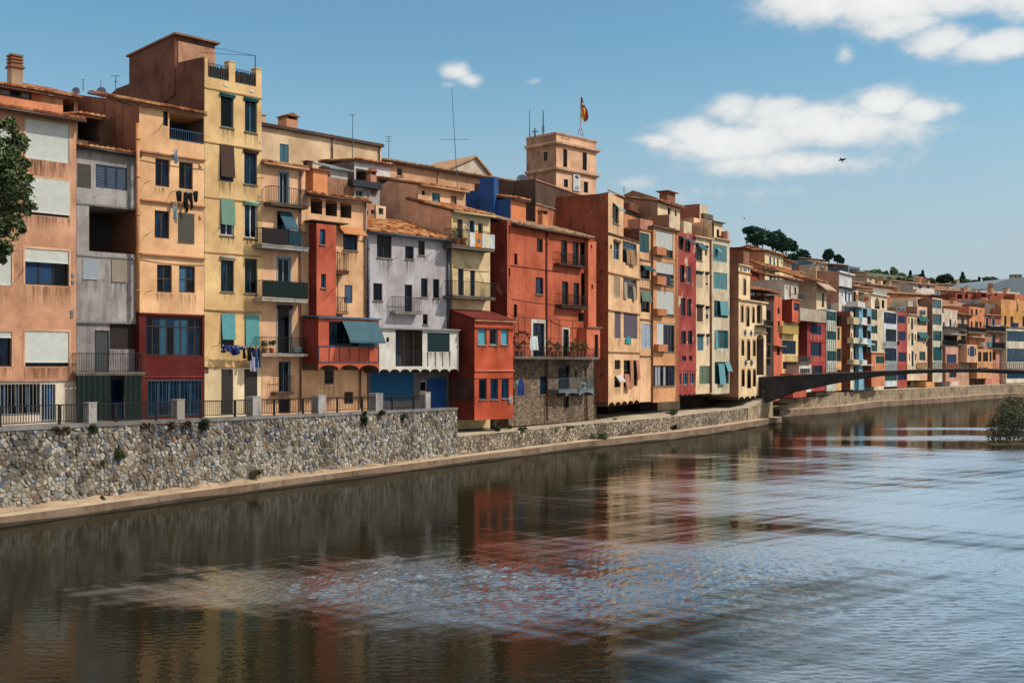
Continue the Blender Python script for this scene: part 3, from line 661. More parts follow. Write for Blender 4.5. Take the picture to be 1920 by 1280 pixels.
def stone_wall():
    gx, gz = .205, .158; seeds = {}; x0 = WL.s_(-30); nxx = int((WL.W - x0) / gx); nz = int(3.15 / gz)
    for i in range(-1, nxx + 2):
        for j in range(-1, nz + 2):
            if rnd() < .16: continue
            seeds[(i, j)] = (x0 + (i + .5 + (.5 if j % 2 else 0) + (rnd() - .5) * .95) * gx, .36 + (j + .5 + (rnd() - .5) * .78) * gz)
    pal = [(208, 202, 190), (196, 188, 174), (214, 210, 200), (178, 176, 172), (146, 150, 158), (106, 116, 136), (86, 94, 114), (166, 150, 130), (170, 142, 116), (146, 134, 122), (118, 112, 108), (188, 178, 160), (156, 158, 162), (158, 130, 108)]
    wt = [9, 11, 6, 10, 5, 2.5, 2, 12, 3, 15, 9, 13, 5, 2]; mats = [stonemat(c) for c in pal]
    stones = []
    for (i, j), p in seeds.items():
        poly = [(p[0] - .6, p[1] - .5), (p[0] + .6, p[1] - .5), (p[0] + .6, p[1] + .5), (p[0] - .6, p[1] + .5)]
        for di in range(-3, 4):
            for dj in range(-3, 4):
                q = seeds.get((i + di, j + dj))
                if q is None or q is p: continue
                nx, ny = q[0] - p[0], q[1] - p[1]; poly = clip(poly, (nx, ny), nx * (p[0] + q[0]) / 2 + ny * (p[1] + q[1]) / 2)
                if len(poly) < 3: break
            if len(poly) < 3: break
        if len(poly) < 3: continue
        zt = ztop(p[0]) - .15; poly = clip(poly, (0, 1), zt)
        if len(poly) < 3: continue
        poly = clip(poly, (0, -1), -.40)
        poly = clip(poly, (1, 0), WL.W) if len(poly) > 2 else poly
        if len(poly) < 3: continue
        poly = shrink(poly, .007 + rnd() * .016)
        if len(poly) < 3: continue
        rp = []
        for k in range(len(poly)):      # knock the corners off
            a, b, c = poly[k - 1], poly[k], poly[(k + 1) % len(poly)]; t = .07 + .14 * rnd()
            rp += [(b[0] + (a[0] - b[0]) * t, b[1] + (a[1] - b[1]) * t), (b[0] + (c[0] - b[0]) * t, b[1] + (c[1] - b[1]) * t)]
        poly = rp
        cx = sum(q[0] for q in poly) / len(poly); cz = sum(q[1] for q in poly) / len(poly)
        ar = abs(sum(poly[k][0] * poly[(k + 1) % len(poly)][1] - poly[(k + 1) % len(poly)][0] * poly[k][1] for k in range(len(poly)))) / 2
        f = .74 + .08 * rnd(); inner = [(cx + (q[0] - cx) * f, cz + (q[1] - cz) * f) for q in poly]; d = .012 + rnd() ** 2 * .075
        # the blue-grey stones gather in the upper left of the wall, pale ones below
        w = list(wt); hz = (cz - .4) / 3; 
        for k in (4, 5, 6, 10): w[k] *= .35 + 1.7 * hz * (1.2 if cx < 14 else .8)
        for k in (0, 1, 2, 11): w[k] *= 1.35 - .6 * hz
        mi = random.choices(range(len(pal)), w)[0]
        tlx, tlz = (rnd() - .5) * .10, (rnd() - .5) * .14
        def ring(ps, yy): return [(q[0], yy + ((q[0] - cx) * tlx + (q[1] - cz) * tlz), q[1]) for q in ps]
        def near(q): return min(poly, key=lambda r: (r[0] - q[0]) ** 2 + (r[1] - q[1]) ** 2)
        vis = WL.s_(-2) < cx; Zd = WL.A.y + WL.d.y * cx
        stones.append((ar / Zd ** 2 if vis else 0, ring(poly, .01), ring(poly, -d * .55), ring(inner, -d), mi))
    stones.sort(key=lambda t: -t[0])
    rest = MB()
    for k, (vis, r0, r1, r2, mi) in enumerate(stones):
        m = MB() if k < 300 else rest; n = len(r0)
        for a in range(n):
            b = (a + 1) % n; m.poly([r0[a], r0[b], r1[b], r1[a]], mi if k >= 300 else 0)
        i = len(m.v); m.v += r1 + r2
        # bevelled crown: fan between the two rings (they may differ in count)
        L1, L2 = len(r1), len(r2)
        if L1 == L2:
            for a in range(L1):
                b = (a + 1) % L1; m.f.append((i + a, i + b, i + L1 + b, i + L1 + a)); m.m.append(mi if k >= 300 else 0)
            m.f.append(tuple(i + L1 + a for a in range(L2))); m.m.append(mi if k >= 300 else 0)
        else:
            m.f.append(tuple(i + a for a in range(L1))); m.m.append(mi if k >= 300 else 0)
        if k < 300: m.build('stone', mats[mi], WL.root)
    rest.build('rubble_stones', mats, WL.root, kind='stuff')
stone_wall()
# dirt bank at the foot of the wall
m = MB(); n = 60; ft = [Vector(WL.A) + WL.d * (WL.W * k / n) for k in range(n + 1)]
for k in range(n):
    a, b = ft[k], ft[k + 1]; nn = -WL.i
    ha, hb = .42 + .10 * math.sin(k * 1.7) * rnd() + .12, .42 + .10 * math.sin((k + 1) * 1.7) * rnd() + .12
    m.poly([(a.x + nn.x * .30, a.y + nn.y * .30, .37), (b.x + nn.x * .30, b.y + nn.y * .30, .37), (b.x - nn.x * .05, b.y - nn.y * .05, hb), (a.x - nn.x * .05, a.y - nn.y * .05, ha)])
o = m.build('earth_bank', stucco((176, 146, 112), .5)); struct(o)
# walkway behind the wall
m = MB(); a0, b0 = WL.A + WL.i * .5, WL.A + WL.d * WL.W + WL.i * .5
c0, e0 = b0 + WL.i * 16, a0 + WL.i * 22
m.poly([(a0.x, a0.y, 3.0), (b0.x, b0.y, 3.0), (c0.x, c0.y, 3.0), (e0.x, e0.y, 3.0)]); m.poly([(b0.x, b0.y, 1.4), (c0.x, c0.y, 1.4), (c0.x, c0.y, 3.0), (b0.x, b0.y, 3.0)])
struct(m.build('walkway', stucco((150, 140, 128), .4)))
# low walls of the quay beyond -----------------------------------------
rub = masonry((188, 172, 150), (120, 106, 92), (62, 52, 44), 4.2, 'rubble_far')
rub2 = masonry((196, 178, 152), (150, 130, 108), (92, 76, 60), 5.0, 'rubble_farther', bump=.5)
terr = stucco((196, 178, 148), .45)
i0 = next(k for k, p in enumerate(k1) if p.y > 61.5); seg = k1[i0:-3]; fr = offs(seg, 1.0)
o = strip('low_quay_wall', fr, offs(seg, 9.0), .2, [1.50 + .22 * min(1, k / 12) for k in range(len(fr))], rub, terr); tag(o, 'low rubble wall and bare terrace below the overhanging houses, before the footbridge', 'wall')
seg = k1[-4:] ; fr = offs(seg, .9)
o = strip('bridge_abutment', fr, offs(seg, 6.0), .2, [1.74, 1.9, 2.6, 2.7], masonry((206, 188, 160), (170, 150, 124), (120, 100, 80), 4.0, 'rubble_pale'), terr); tag(o, 'pale stone abutment carrying the end of the dark footbridge', 'abutment')
fr = offs(k2, 1.1)
o = strip('low_quay_wall', fr, offs(k2, 9.0), .2, [1.95 if k < 6 else 2.25 for k in range(len(fr))], rub2, terr); tag(o, 'long pale rubble quay wall beyond the footbridge, curving to the right', 'wall')
# railing on the retaining wall ------------------------------------------
RA = tag(bpy.data.objects.new('quay_railing', None), 'dark iron railing with grey concrete posts on top of the stone wall', 'railing'); COL.objects.link(RA)
RA.location = WL.root.location; RA.rotation_euler = WL.root.rotation_euler
posts = [(163, 178, 754), (329, 343, 748), (471, 486, 743), (594, 608, 740), (702, 715, 737), (795, 804, 735)]
cuts = [WL.s_(-60, .2)]
for (a, b, t) in posts:
    s0, s1 = WL.s_(a, .2), WL.s_(b, .2); zt = WL.z_((a + b) / 2, t, .1); m = MB(); zb = ztop(s0) + .001
    m.box(s0, s1, .08, .08 + (s1 - s0) * .9, zb, zt - .04); m.box(s0 - .02, s1 + .02, .06, .10 + (s1 - s0) * .9, zt - .04, zt)
    m.build('concrete_post', stucco((168, 164, 158), .75, None, (60, 62, 84)), RA); cuts += [s0, s1]
for k in range(0, len(cuts) - 1, 2):
    a, b = cuts[k], cuts[k + 1]; m = MB(); n = int((b - a) / .115); h = .74
    for j in range(n + 1):
        x = a + (b - a) * j / n; z = ztop(x); m.box(x - .011, x + .011, .2, .222, z + .13, z + h)
    m.prism([(a, ztop(a) + h), (b, ztop(b) + h), (b, ztop(b) + h + .045), (a, ztop(a) + h + .045)], 'y', .185, .235); m.prism([(a, ztop(a) + .10), (b, ztop(b) + .10), (b, ztop(b) + .135), (a, ztop(a) + .135)], 'y', .195, .228)
    m.build('bars', paint((26, 24, 24), .5), RA, kind='stuff')
    nn = max(1, round((b - a) / 2.2))
    for j in range(nn):
        x = a + (b - a) * (j + .5) / nn; m = MB(); m.box(x - .045, x + .045, .17, .25, ztop(x), ztop(x) + h + .03); m.build('iron_post', paint((26, 24, 24), .5), RA)
# ------------------------------------------------------------------ near houses
def ZF(px): return 73.2 / (.963 - (px - CX) / F)
def near(name, label, x0, x1, zb=3.0, **k): return House(name, label, x0, x1, ZF(x0), ZF(x1), zb, **k)
WHITE_BL = (232, 234, 226)
# 1 salmon house at the left edge
h = near('salmon_house', 'salmon house with white roller blinds at the left edge of the row', -110, 143)
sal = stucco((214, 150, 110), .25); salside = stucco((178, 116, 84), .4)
fr1 = dict(fr='dkbrown', sur=(224, 170, 128), surw=.09, sill=False, nx=3, rec=.22)
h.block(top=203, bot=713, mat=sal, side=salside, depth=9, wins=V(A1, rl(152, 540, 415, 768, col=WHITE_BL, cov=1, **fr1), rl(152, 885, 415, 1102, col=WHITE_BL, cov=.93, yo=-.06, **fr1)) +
        V(A2, rl(150, 90, 413, 303, col=WHITE_BL, cov=.35, cur=(0, 1), curcol=(34, 62, 128), **fr1), rl(-150, 90, 70, 295, col=WHITE_BL, cov=1, **fr1), rl(150, 580, 413, 790, col=WHITE_BL, cov=.87, **fr1), rl(-150, 580, 70, 790, col=WHITE_BL, cov=.16, **fr1)) +
        V(A1, rl(-150, 540, 70, 768, col=WHITE_BL, cov=1, **fr1)))
h.block(top=713.4, mat=stucco((214, 196, 172), .3), side=salside, y=.02, depth=8.9, name='ground_floor_wall', wins=V(A2, br(-180, 892, 240, 1085, fr=(70, 92, 140), nx=6, bar=(176, 160, 150), pitch=.16, sill=False), br(248, 892, 332, 1118, fr=(40, 78, 150), glass=(24, 60, 130), nx=1, bar=(186, 190, 200), sill=False)))
m = MB(); a, b, z0, z1 = h.R(*pxv(A2, -180, 880), *pxv(A2, 340, 1118), 0); m.box(a, b, -.01, .018, z1 - .02, z1 + .10); m.build('lintel_band', stucco((176, 158, 160), .4), h.root)
h.ledge(-110, 143, 711, (196, 136, 100), h=.10, p=.06)
h.front_roof(-110, 150, 203, back=2.2, rise=.55, over=.5, gutter=(84, 56, 44))
for (vx, vy, vz) in ((435, 245, 6), (435, 285, 6), (431, 462, 8), (431, 487, 8)):
    q = pxv(A2, vx, vy); m = MB(); a, z = h.s_(q[0]), h.z_(*q); m.box(a - .07, a + .07, -.05, -.002, z - .07, z + .07); m.build('vent', paint((110, 120, 132), .6), h.root)
h.rod(*pxv(A2, 147, 200), *pxv(A2, 108, 262), p=.4)
att = stucco((216, 128, 78), .3)
h.block(-110, 118, top=180, y=2.0, z0=h.z_(36, 203) + .3, mat=att, depth=2.0, name='attic_parapet')
h.block(-110, 78, top=160, y=3.4, z0=h.z_(36, 203) + .3, mat=stucco((196, 116, 76), .3), depth=5, name='attic_wall', wins=V(A1, cs(-60, 325, 190, 388, fr='brown', nx=4, cur=(1, 3), curcol=(120, 140, 170), sill=False)))
h.front_roof(-110, 82, 156, back=4, rise=.9, over=.5, y=3.4)
h.block(78, 146, top=182, y=6.0, z0=h.z_(110, 203, 6) - 1, mat=stucco((208, 150, 104), .3), depth=4, name='rear_wall', wins=V(A1, vo(378, 400, 445, 520, arch=True, rise=.5)))
h.front_roof(78, 148, 178, back=4, rise=1.2, over=.3, y=6.0)
h.chimney(22, 127, 43, 151, 6.2, .6, stucco((176, 140, 110), .4), 'pots')
# 2 grey house
h = near('grey_house', 'narrow grey rendered house with dark loggia between salmon and peach houses', 143.5, 261)
gr = stucco((166, 160, 158), .6, (122, 118, 124), (62, 58, 60)); pu = stucco((150, 140, 150), .6)
sh_b = (20, 52, 100)
h.block(top=283, bot=386, mat=gr, side=pu, y=.25, depth=8, wins=V(A1, rl(462, 793, 545, 932, col=(92, 86, 78), fr='dkbrown', sill=False), lv(575, 805, 762, 942, col=sh_b, n=3, fr='navy')))
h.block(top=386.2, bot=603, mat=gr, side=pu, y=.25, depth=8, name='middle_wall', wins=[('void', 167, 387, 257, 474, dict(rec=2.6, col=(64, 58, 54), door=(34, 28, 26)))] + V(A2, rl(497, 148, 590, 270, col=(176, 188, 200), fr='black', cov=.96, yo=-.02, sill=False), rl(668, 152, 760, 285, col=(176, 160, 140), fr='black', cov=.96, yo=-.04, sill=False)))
h.block(top=603.2, bot=700, mat=stucco((152, 146, 148), .6), side=pu, y=.35, depth=8, name='lower_wall', wins=V(A2, lv(568, 575, 655, 830, col=(28, 42, 40), n=1), rl(657, 532, 820, 683, col=(58, 46, 44), fr='dkbrown', sill=False)))
h.block(top=700.2, mat=stucco((110, 104, 104), .5), y=.45, depth=8, name='ground_floor_wall', wins=V(A2, cs(665, 865, 745, 1120, fr=(22, 44, 96), nx=1, glass=(18, 40, 100), sill=False)))
for (x0, x1) in ((464, 662), (748, 855)):
    m = MB(); a, b, z0, z1 = h.R(*pxv(A2, x0, 842), *pxv(A2, x1, 1110), -.5); n = int((b - a) / .13)
    for k in range(n):
        xa, xb = a + (b - a) * k / n, a + (b - a) * (k + 1) / n; e = .05 * (k % 2); m.poly([(xa, -.5 + e, z0), (xb, -.45 - e, z0), (xb, -.45 - e, z1), (xa, -.5 + e, z1)])
    m.build('curtain', paint((12, 34, 32), .9, .3), h.root)
h.balcony(143, 271, 698, 703, 662, p=.75, rail='black', y=.3)
h.ledge(143, 261, 385.5, (120, 116, 116), y=.25, p=.04); h.ledge(143, 261, 480, (150, 146, 146), y=.25, p=.05); h.ledge(143, 261, 603, (130, 128, 128), y=.25, p=.04)
h.front_roof(143, 258, 281, back=2.6, rise=.45, over=.25, y=.25, gutter=(50, 42, 40))
h.block(143, 230, top=222, y=2.9, z0=h.z_(200, 283) + .2, mat=stucco((120, 84, 62), .5), depth=4, name='upper_wall', wins=V(A1, vo(466, 520, 598, 655, rec=2, col=(56, 48, 44))))
h.front_roof(143, 192, 217, back=4, rise=.5, over=.3, y=2.9)
# 3 peach house
h = near('peach_house', 'peach house with ledges, black laundry and dark red glazed bay at its foot', 261, 383)
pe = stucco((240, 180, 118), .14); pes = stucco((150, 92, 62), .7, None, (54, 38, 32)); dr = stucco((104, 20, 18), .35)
wb = dict(fr=(74, 50, 36), nx=2, sill=False)
h.block(top=206, bot=588, mat=pe, side=pes, depth=9, wins=V(A3, cs(275, 508, 305, 597, nx=1, fr='dkbrown', sill=False), vo(312, 532, 519, 690, rec=2.0, col=(44, 60, 120), rail=(40, 76, 150)), cs(228, 795, 313, 960, **wb), cs(370, 815, 453, 975, **wb), cs(224, 1105, 312, 1270, **wb)) +
        [('roller', 334, 400, 364, 454.5, dict(col=(98, 92, 84), fr='brown', sill=False, yo=-.02))] + V(A4, cs(238, 245, 327, 410, ny=2, **wb), cs(370, 252, 466, 412, ny=2, cur=(0,), curcol=(60, 100, 170), **wb)))
h.block(top=588.2, mat=dr, side=dr, y=-.12, depth=9, name='bay_wall', wins=V(A4, gz(172, 558, 510, 790, nx=8, zs=[.75], fr=(52, 34, 32), cur=(2, 4, 5), curcol=(40, 84, 124), glass=None, sill=False, fw=.07), br(183, 935, 505, 1150, fr=(44, 76, 112), nx=5, glass=(14, 40, 72), bar=(64, 86, 116), pitch=.2, sill=False)))
h.ledge(261, 383, 588, (120, 30, 26), y=-.12, p=.06); h.ledge(262, 383, 705, (150, 44, 36), y=-.12, p=.05, h=.06)
for py in (291, 380, 479): h.ledge(261.5, 384, py, (196, 134, 84), p=.16, h=.08)
h.tiles(-.1, h.W, -.3, 5.5, h.z_(322, 206), h.z_(322, 206) + 1.5)
h.sidewall([(261.5, 585), (261.5, 204), (208, 186), (146, 178), (100, 176), (100, 380), (143, 585)], pes)
h.pipe(258.5, 231, 583, (206, 138, 84), y=-.05, r=.10)
for q in ((162, 75, 195, 52), (170, 410, 210, 398)): h.rod(*pxv(A4, q[0], q[1]), *pxv(A4, q[2], q[3]), p=.5)
for q in ((250, 620, 275, 575), (165, 940, 200, 922)): h.rod(*pxv(A3, q[0], q[1]), *pxv(A3, q[2], q[3]), p=.5)
for q in ((500, 833), (500, 1140)):
    x, y = pxv(A3, *q); a, z = h.s_(x), h.z_(x, y); m = MB(); m.tube((a, -.002, z), (a, -.09, z), .10, 10); m.build('wall_vent', pe, h.root)
PEACH = h
# 4 tall yellow house
h = near('yellow_house', 'tall narrow yellow house with reed-screened roof terrace and brown penthouse', 383.5, 490.5)
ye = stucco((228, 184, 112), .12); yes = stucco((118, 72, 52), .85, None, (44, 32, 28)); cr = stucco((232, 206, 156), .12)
w4 = V(C1, cs(255, 500, 395, 868, fr='teal', nx=1, roll='teal', glass=(8, 10, 14)), cs(518, 545, 650, 922, fr='teal', nx=2, roll='teal'))
w4 += [('roller', 412, 272, 438, 340, dict(col=(92, 66, 56), cov=.88, hang=.22, yo=-.04, fr='dkbrown', sill=False)), ('case', 458, 281, 482, 346, dict(fr='blue', nx=2, roll=(88, 62, 52)))]
w4 += V(C2, rl(250, 425, 400, 825, fr='white', col=(128, 172, 146), cov=.70, hang=.16, yo=-.05), cs(515, 457, 658, 852, fr='white', nx=2, roll=(140, 184, 160)))
w4 += [('case', 414, 481, 438.7, 547, dict(fr='green', nx=2, roll=(190, 170, 150))), ('case', 459, 485, 482.6, 550, dict(fr=(60, 60, 52), nx=2))]
w4 += V(C3, rl(258, 455, 403, 800, fr='dkbrown', col=(100, 178, 186), cov=.80, hang=.2, yo=-.05, sill=False), rl(520, 465, 670, 812, fr='dkbrown', col=(104, 180, 182), cov=1, hang=.06, yo=-.05, sill=False))
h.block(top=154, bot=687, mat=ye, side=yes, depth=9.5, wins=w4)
h.block(top=687.2, mat=cr, side=yes, y=.02, depth=9.4, name='ground_floor_wall', wins=[('roller', 415, 692, 437, 775, dict(col=(66, 60, 56), sill=False)), ('roller', 458, 692, 482.5, 775, dict(col=(66, 60, 56), sill=False))])
for py in (173.5, 273, 374, 475.5, 581, 686.5): h.ledge(383.5, 490.5, py, (198, 146, 84), p=.05, h=.06)
zp = h.z_(437, 154)
for (a, b, t) in ((376.5, 389.5, 107), (429, 441, 117), (480, 490.5, 130)):
    s0, s1, _, zt = h.R(max(a, 383.6), t, b, 154); m = MB(); m.box(s0 + .01, s1, 0, .45, zp - .01, zt); m.box(s0 - .03, s1 + .03, -.03, .48, zt, zt + .05); m.build('parapet_pillar', ye, h.root)
for (a, b) in ((390, 429), (441.5, 480)):
    s0, s1, _, zt = h.R(a, 118 if a < 400 else 130, b, 154); m = MB(); n = int((s1 - s0) / .06); zt2 = h.z_((a + b) / 2, 121 if a < 400 else 132.5)
    for k in range(n): x = s0 + (s1 - s0) * (k + .5) / n; m.box(x - .026, x + .026, .10 + .02 * rnd(), .14, zp + .02, zt2 - .05 - .12 * rnd())
    o = m.build('reed_screen', slatted((58, 44, 40), 30, 0), h.root); h.bars(s0, s1, .06, zp, zt2, (40, 70, 86), o, .13)
h.sidewall([(384, 700), (384, 110), (376, 108), (333.5, 118), (333, 125), (244, 157), (220, 166), (180, 200), (180, 300), (261, 500)], yes)
# penthouse behind the terrace
pz = h.side(329, 66)[0]; pb = h.side(244, 107)[0]
y0, z0 = h.side(329, 66); y1, z1 = h.side(244, 107)
pz_front = y0 + .9; pw = h.s_(387, pz_front)
m = MB(); m.prism([(y0, zp - .5), (y1, zp - 1.5), (y1, z1), (y0, z0)], 'x', -.06, pw); m.build('penthouse', [yes], h.root)
m = MB(); m.prism([(y0 - .25, z0 + .10), (y1 + .2, z1 + .10), (y1 + .2, z1), (y0 - .25, z0)], 'x', -.16, pw + .2); m.build('penthouse_roof', stucco((150, 112, 88), .4), h.root)
m = MB(); m.box(.15, pw - .02, y0 - .04, y0 - .001, zp, z0 - .3); m.build('penthouse_front', stucco((196, 140, 104), .35), h.root)
for (x, y) in ((423.5, 160), (472, 171), (488, 267), (486, 366), (487.5, 465)):
    a, z = h.s_(x), h.z_(x, y); m = MB(); m.box(a - .12 if x < 480 else a - .05, a + .12 if x < 480 else a + .05, -.03, -.001, z - .07, z + .07); m.build('wall_plate', paint((214, 206, 190), .6), h.root)
for q in ((230, 755, 255, 748), (650, 200, 735, 193), (655, 805, 740, 798)): h.rod(*pxv(C2, q[0], q[1]), *pxv(C2, q[2], q[3]), p=.35)
m = MB(); xq = h.s_(478.5, .3); m.tube((xq, .3, zp + .9), (xq, .3, h.z_(478.5, 104, .3)), .03, 6); m.build('terrace_pole', paint((52, 70, 84)), h.root)
m = MB()
for (e, t) in ((0, 0), (1, .4)): m.tube((xq, .3, h.z_(478.5, 105, .3)), (.3 + e, y0 - .1, z0 - .3 - t), .012, 4)
m.build('terrace_wire', paint((40, 48, 56)), h.root)
YEL = h
# 5 peach house with balconies
h = near('balcony_house', 'slim peach house with four stacked iron balconies beside the yellow house', 490.8, 572.5)
p5 = stucco((236, 178, 128), .22, None, (110, 60, 40))
dl = dict(fr='ltblue', sill=False, sur=(140, 164, 194), surw=.08)
h.block(top=312, mat=p5, side=stucco((170, 110, 78), .5), depth=8, wins=V(C2, cs(897, 138, 992, 480, nx=2, glass=(8, 18, 30), **dl), cs(872, 560, 1012, 915, fr='navy', nx=1, sill=False)) + [('case', 521, 484, 544, 560, dict(nx=2, glass=(8, 14, 26), **dl))] +
        V(C3, cs(876, 365, 1022, 890, nx=1, glass=(6, 10, 16), roll=(76, 50, 40), **dl)) + V(C4, br(888, 335, 1012, 668, nx=2, bar=(40, 60, 96), pitch=.14, fr='ltblue', sill=False), cs(890, 738, 1015, 900, fr='black', nx=1, glass=(6, 8, 12), sill=False)))
h.front_roof(490, 571, 309, back=3, rise=.7, over=.3, gutter=(206, 150, 108))
h.balcony(*pxv(C2, 805, 0)[:1], *pxv(C2, 1210, 0)[:1], 383, 388, 352, p=.7, col=(104, 90, 78))
h.balcony(491, 578.5, 461, 468, 430, p=.85, col=(150, 150, 150), panels=((0, .55, (40, 34, 34)), (.57, .84, (24, 56, 80))))
h.balcony(491.5, 577, 559.5, 566, 527, p=.85, col=(176, 164, 150), panels=((0, 1.0, (12, 34, 32)),))
h.balcony(491.5, 577, 663.5, 668, 632, p=.85, col=(176, 164, 150))
h.balcony(516, 551, 735, 740, 704, p=.4, col=(96, 76, 62))
h.pipe(564, 322, 770, (120, 74, 50))
h.awning(*h.R(520, 396, 545, 430)[:2], 0, h.z_(532, 397), .95, .75, (44, 84, 116), h.root)
# 6 red and peach house with loggia
h = near('loggia_house', 'peach house with three arched attic openings and red oriel with blue awning', 572.5, 688)
p6 = stucco((236, 176, 120), .3, None, (120, 70, 44)); r6 = stucco((208, 84, 46), .25); r6s = stucco((150, 46, 38), .3)
h.block(top=374, mat=p6, side=stucco((150, 90, 66), .6), depth=8, wins=V(A5, *[vo(a, b, c, d, arch=True, rise=.35, rec=3.0, col=(44, 34, 30)) for a, b, c, d in ((438, 728, 530, 858), (557, 745, 648, 875), (675, 765, 763, 890))], cs(697, 1000, 812, 1150, fr='navy', nx=2)) +  # attic openings: back walls coloured darker to stand in for shade
        V(A6, lv(625, 205, 680, 332, col=(30, 64, 120), n=1), cs(483, 800, 553, 905, fr='grey', nx=1, glass=(30, 26, 24), sill=False), br(625, 957, 686, 1042, fr='brown', nx=1, glass=(40, 32, 28), bar=(120, 90, 70), sill=False)))
h.front_roof(572.5, 687, 369, back=3.2, rise=.6, over=.35, gutter=(92, 50, 34))
# slim red stair shaft
xs = dict(x0=593.7, x1=630)
h.block(593.7, 630, top=420, bot=592, mat=r6, side=r6s, y=-.75, depth=.75, name='shaft_wall', wins=V(A5, cs(512, 980, 555, 1105, fr=(40, 96, 150), nx=1, glass=(30, 80, 150))) + V(A6, cs(460, 125, 495, 225, fr='ltblue', nx=1)))
m = MB(); a, b = h.s_(571.5, -.1), h.s_(652, -.75); z = h.z_(612, 417, -.75); m.box(a, b, -.85, -.001, z, z + .07); m.build('shaft_roof', paint((64, 40, 34)), h.root)
h.balcony(630, 654, 507.5, 514, 474, p=.6, col=(104, 52, 40), rail='black'); h.balcony(631.5, 654, 586, 589, 557, p=.55, col=(190, 120, 84), rail='black')
m = MB(); a, b, z0, z1 = h.R(640, 431, 684, 441, -.3); m.prism([(-.55, z0), (0, z1 + .12), (0, z1 + .2), (-.55, z0 + .06)], 'x', a, b); m.build('window_hood', tilemat(), h.root)
# the red oriel over the lane
ox = dict(y=-1.55)
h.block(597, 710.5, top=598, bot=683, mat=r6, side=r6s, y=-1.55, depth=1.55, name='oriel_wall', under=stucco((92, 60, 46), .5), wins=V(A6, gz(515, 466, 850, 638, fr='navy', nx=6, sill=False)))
h.scallop(597, 710.5, 683.2, 3, .32, r6, y=-1.55, depth=1.5)
m = MB(); a, b = h.s_(595, -1.6), h.s_(713, -1.6); z = h.z_(654, 598, -1.55); m.prism([(-1.72, z), (0, z + .14), (0, z + .20), (-1.72, z + .09)], 'x', a, b); m.build('oriel_roof', paint((62, 100, 132)), h.root)
a, b, z0, z1 = h.R(*pxv(A6, 600, 460), *pxv(A6, 850, 640), -1.55); h.awning(a, b, -1.6, z1, 1.15, .75, (58, 92, 114), h.root)
m = MB(); a, b, z0, z1 = h.R(*pxv(A6, 718, 575), *pxv(A6, 850, 640), -1.62); m.box(a, b, -1.72, -1.68, z0, z1); m.build('side_blind', slatted((48, 84, 108), 40, 0), h.root)
m = MB(); a, b, z0, z1 = h.R(*pxv(A6, 443, 638), *pxv(A6, 866, 748), -1.55)
for k in range(7): x = a + (b - a) * k / 6; m.box(x - .02, x + .02, -1.58, -1.551, z0, z1)
m.box(a, b, -1.585, -1.552, z1 - .03, z1 + .03); m.box(a, b, -1.585, -1.552, z0 - .03, z0 + .03); m.build('panel_strips', paint((48, 72, 116)), h.root)
h.rod(*pxv(A5, 560, 1160), *pxv(A5, 620, 1105), y=-.75, p=.6); h.rod(*pxv(A6, 500, 285), *pxv(A6, 553, 228), y=-.75, p=.6)
h.chimney(587, 320, 614, 366, 1.6, .8, stucco((226, 136, 70), .3), 'slab')
h.pipe(686, 380, 590, (130, 118, 118)); h.pipe(676, 690, 765, (120, 70, 50))
LOG = h
# 7 grey-lilac house
h = near('lilac_house', 'pale lilac-grey house with tiled roof and white overhanging gallery', 688.4, 845)
l7 = stucco((182, 178, 184), .5, None, (104, 100, 116), .4); wh = stucco((206, 200, 190), .3)
dk = dict(fr=(50, 42, 44), glass=(10, 22, 36))
h.block(top=441, bot=617, mat=l7, side=stucco((120, 112, 116), .6), depth=8, wins=V(A5, cs(968, 1030, 1085, 1210, **dk), cs(1193, 1117, 1262, 1220, nx=1, **dk), cs(1298, 1073, 1352, 1188, nx=1, **dk)) +
        V(A6, cs(828, 192, 892, 315, nx=1, **dk), cs(1050, 202, 1103, 400, nx=1, sill=False, **dk), cs(1165, 157, 1212, 290, nx=1, **dk), cs(1250, 163, 1295, 297, nx=1, **dk), cs(1178, 410, 1213, 483, nx=1, **dk)))
h.block(top=617.2, mat=stucco((96, 92, 100), .5), y=.03, depth=8, name='ground_floor_wall', wins=V(A6, rl(808, 806, 1110, 1020, col=(28, 84, 176), fr='navy', sill=False), lv(1210, 862, 1346, 1085, col=(24, 70, 190), n=2), cs(1160, 880, 1210, 955, fr='cream', nx=1)))
h.tiles(-.1, h.W + .02, -.35, 4.2, h.z_(766, 441, -.35), h.z_(766, 441, -.35) + 1.5, (74, 78, 96), stops=((120, 62, 38), (190, 112, 58), (214, 150, 92), (222, 178, 128)), key='roof_tile_orange')
h.balcony(*[pxv(A6, v, 0)[0] for v in (985, 1170)], 585, 589, 556.5, p=.5, col=(160, 154, 152), rail=(50, 54, 62))
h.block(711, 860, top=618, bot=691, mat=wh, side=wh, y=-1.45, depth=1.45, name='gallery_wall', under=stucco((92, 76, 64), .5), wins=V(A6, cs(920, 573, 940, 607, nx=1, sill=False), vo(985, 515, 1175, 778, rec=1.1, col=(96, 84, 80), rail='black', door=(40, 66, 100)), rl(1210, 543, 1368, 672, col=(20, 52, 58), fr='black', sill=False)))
h.scallop(711, 860, 691.2, 8, .22, wh, y=-1.45, depth=1.4)
m = MB(); a, b = h.s_(709, -1.5), h.s_(862, -1.5); z = h.z_(785, 618, -1.45); m.prism([(-1.62, z), (0, z + .12), (0, z + .17), (-1.62, z + .07)], 'x', a, b); m.build('gallery_roof', paint((150, 152, 152)), h.root)
m = MB()
for xx in (1212, 1265, 1318, 1368):
    a, b, z0, z1 = h.R(*pxv(A6, xx - 2, 672), *pxv(A6, xx + 2, 778), -1.45); m.box(a, b, -1.475, -1.452, z0, z1)
m.build('panel_strips', paint((70, 66, 66)), h.root)
m = MB()
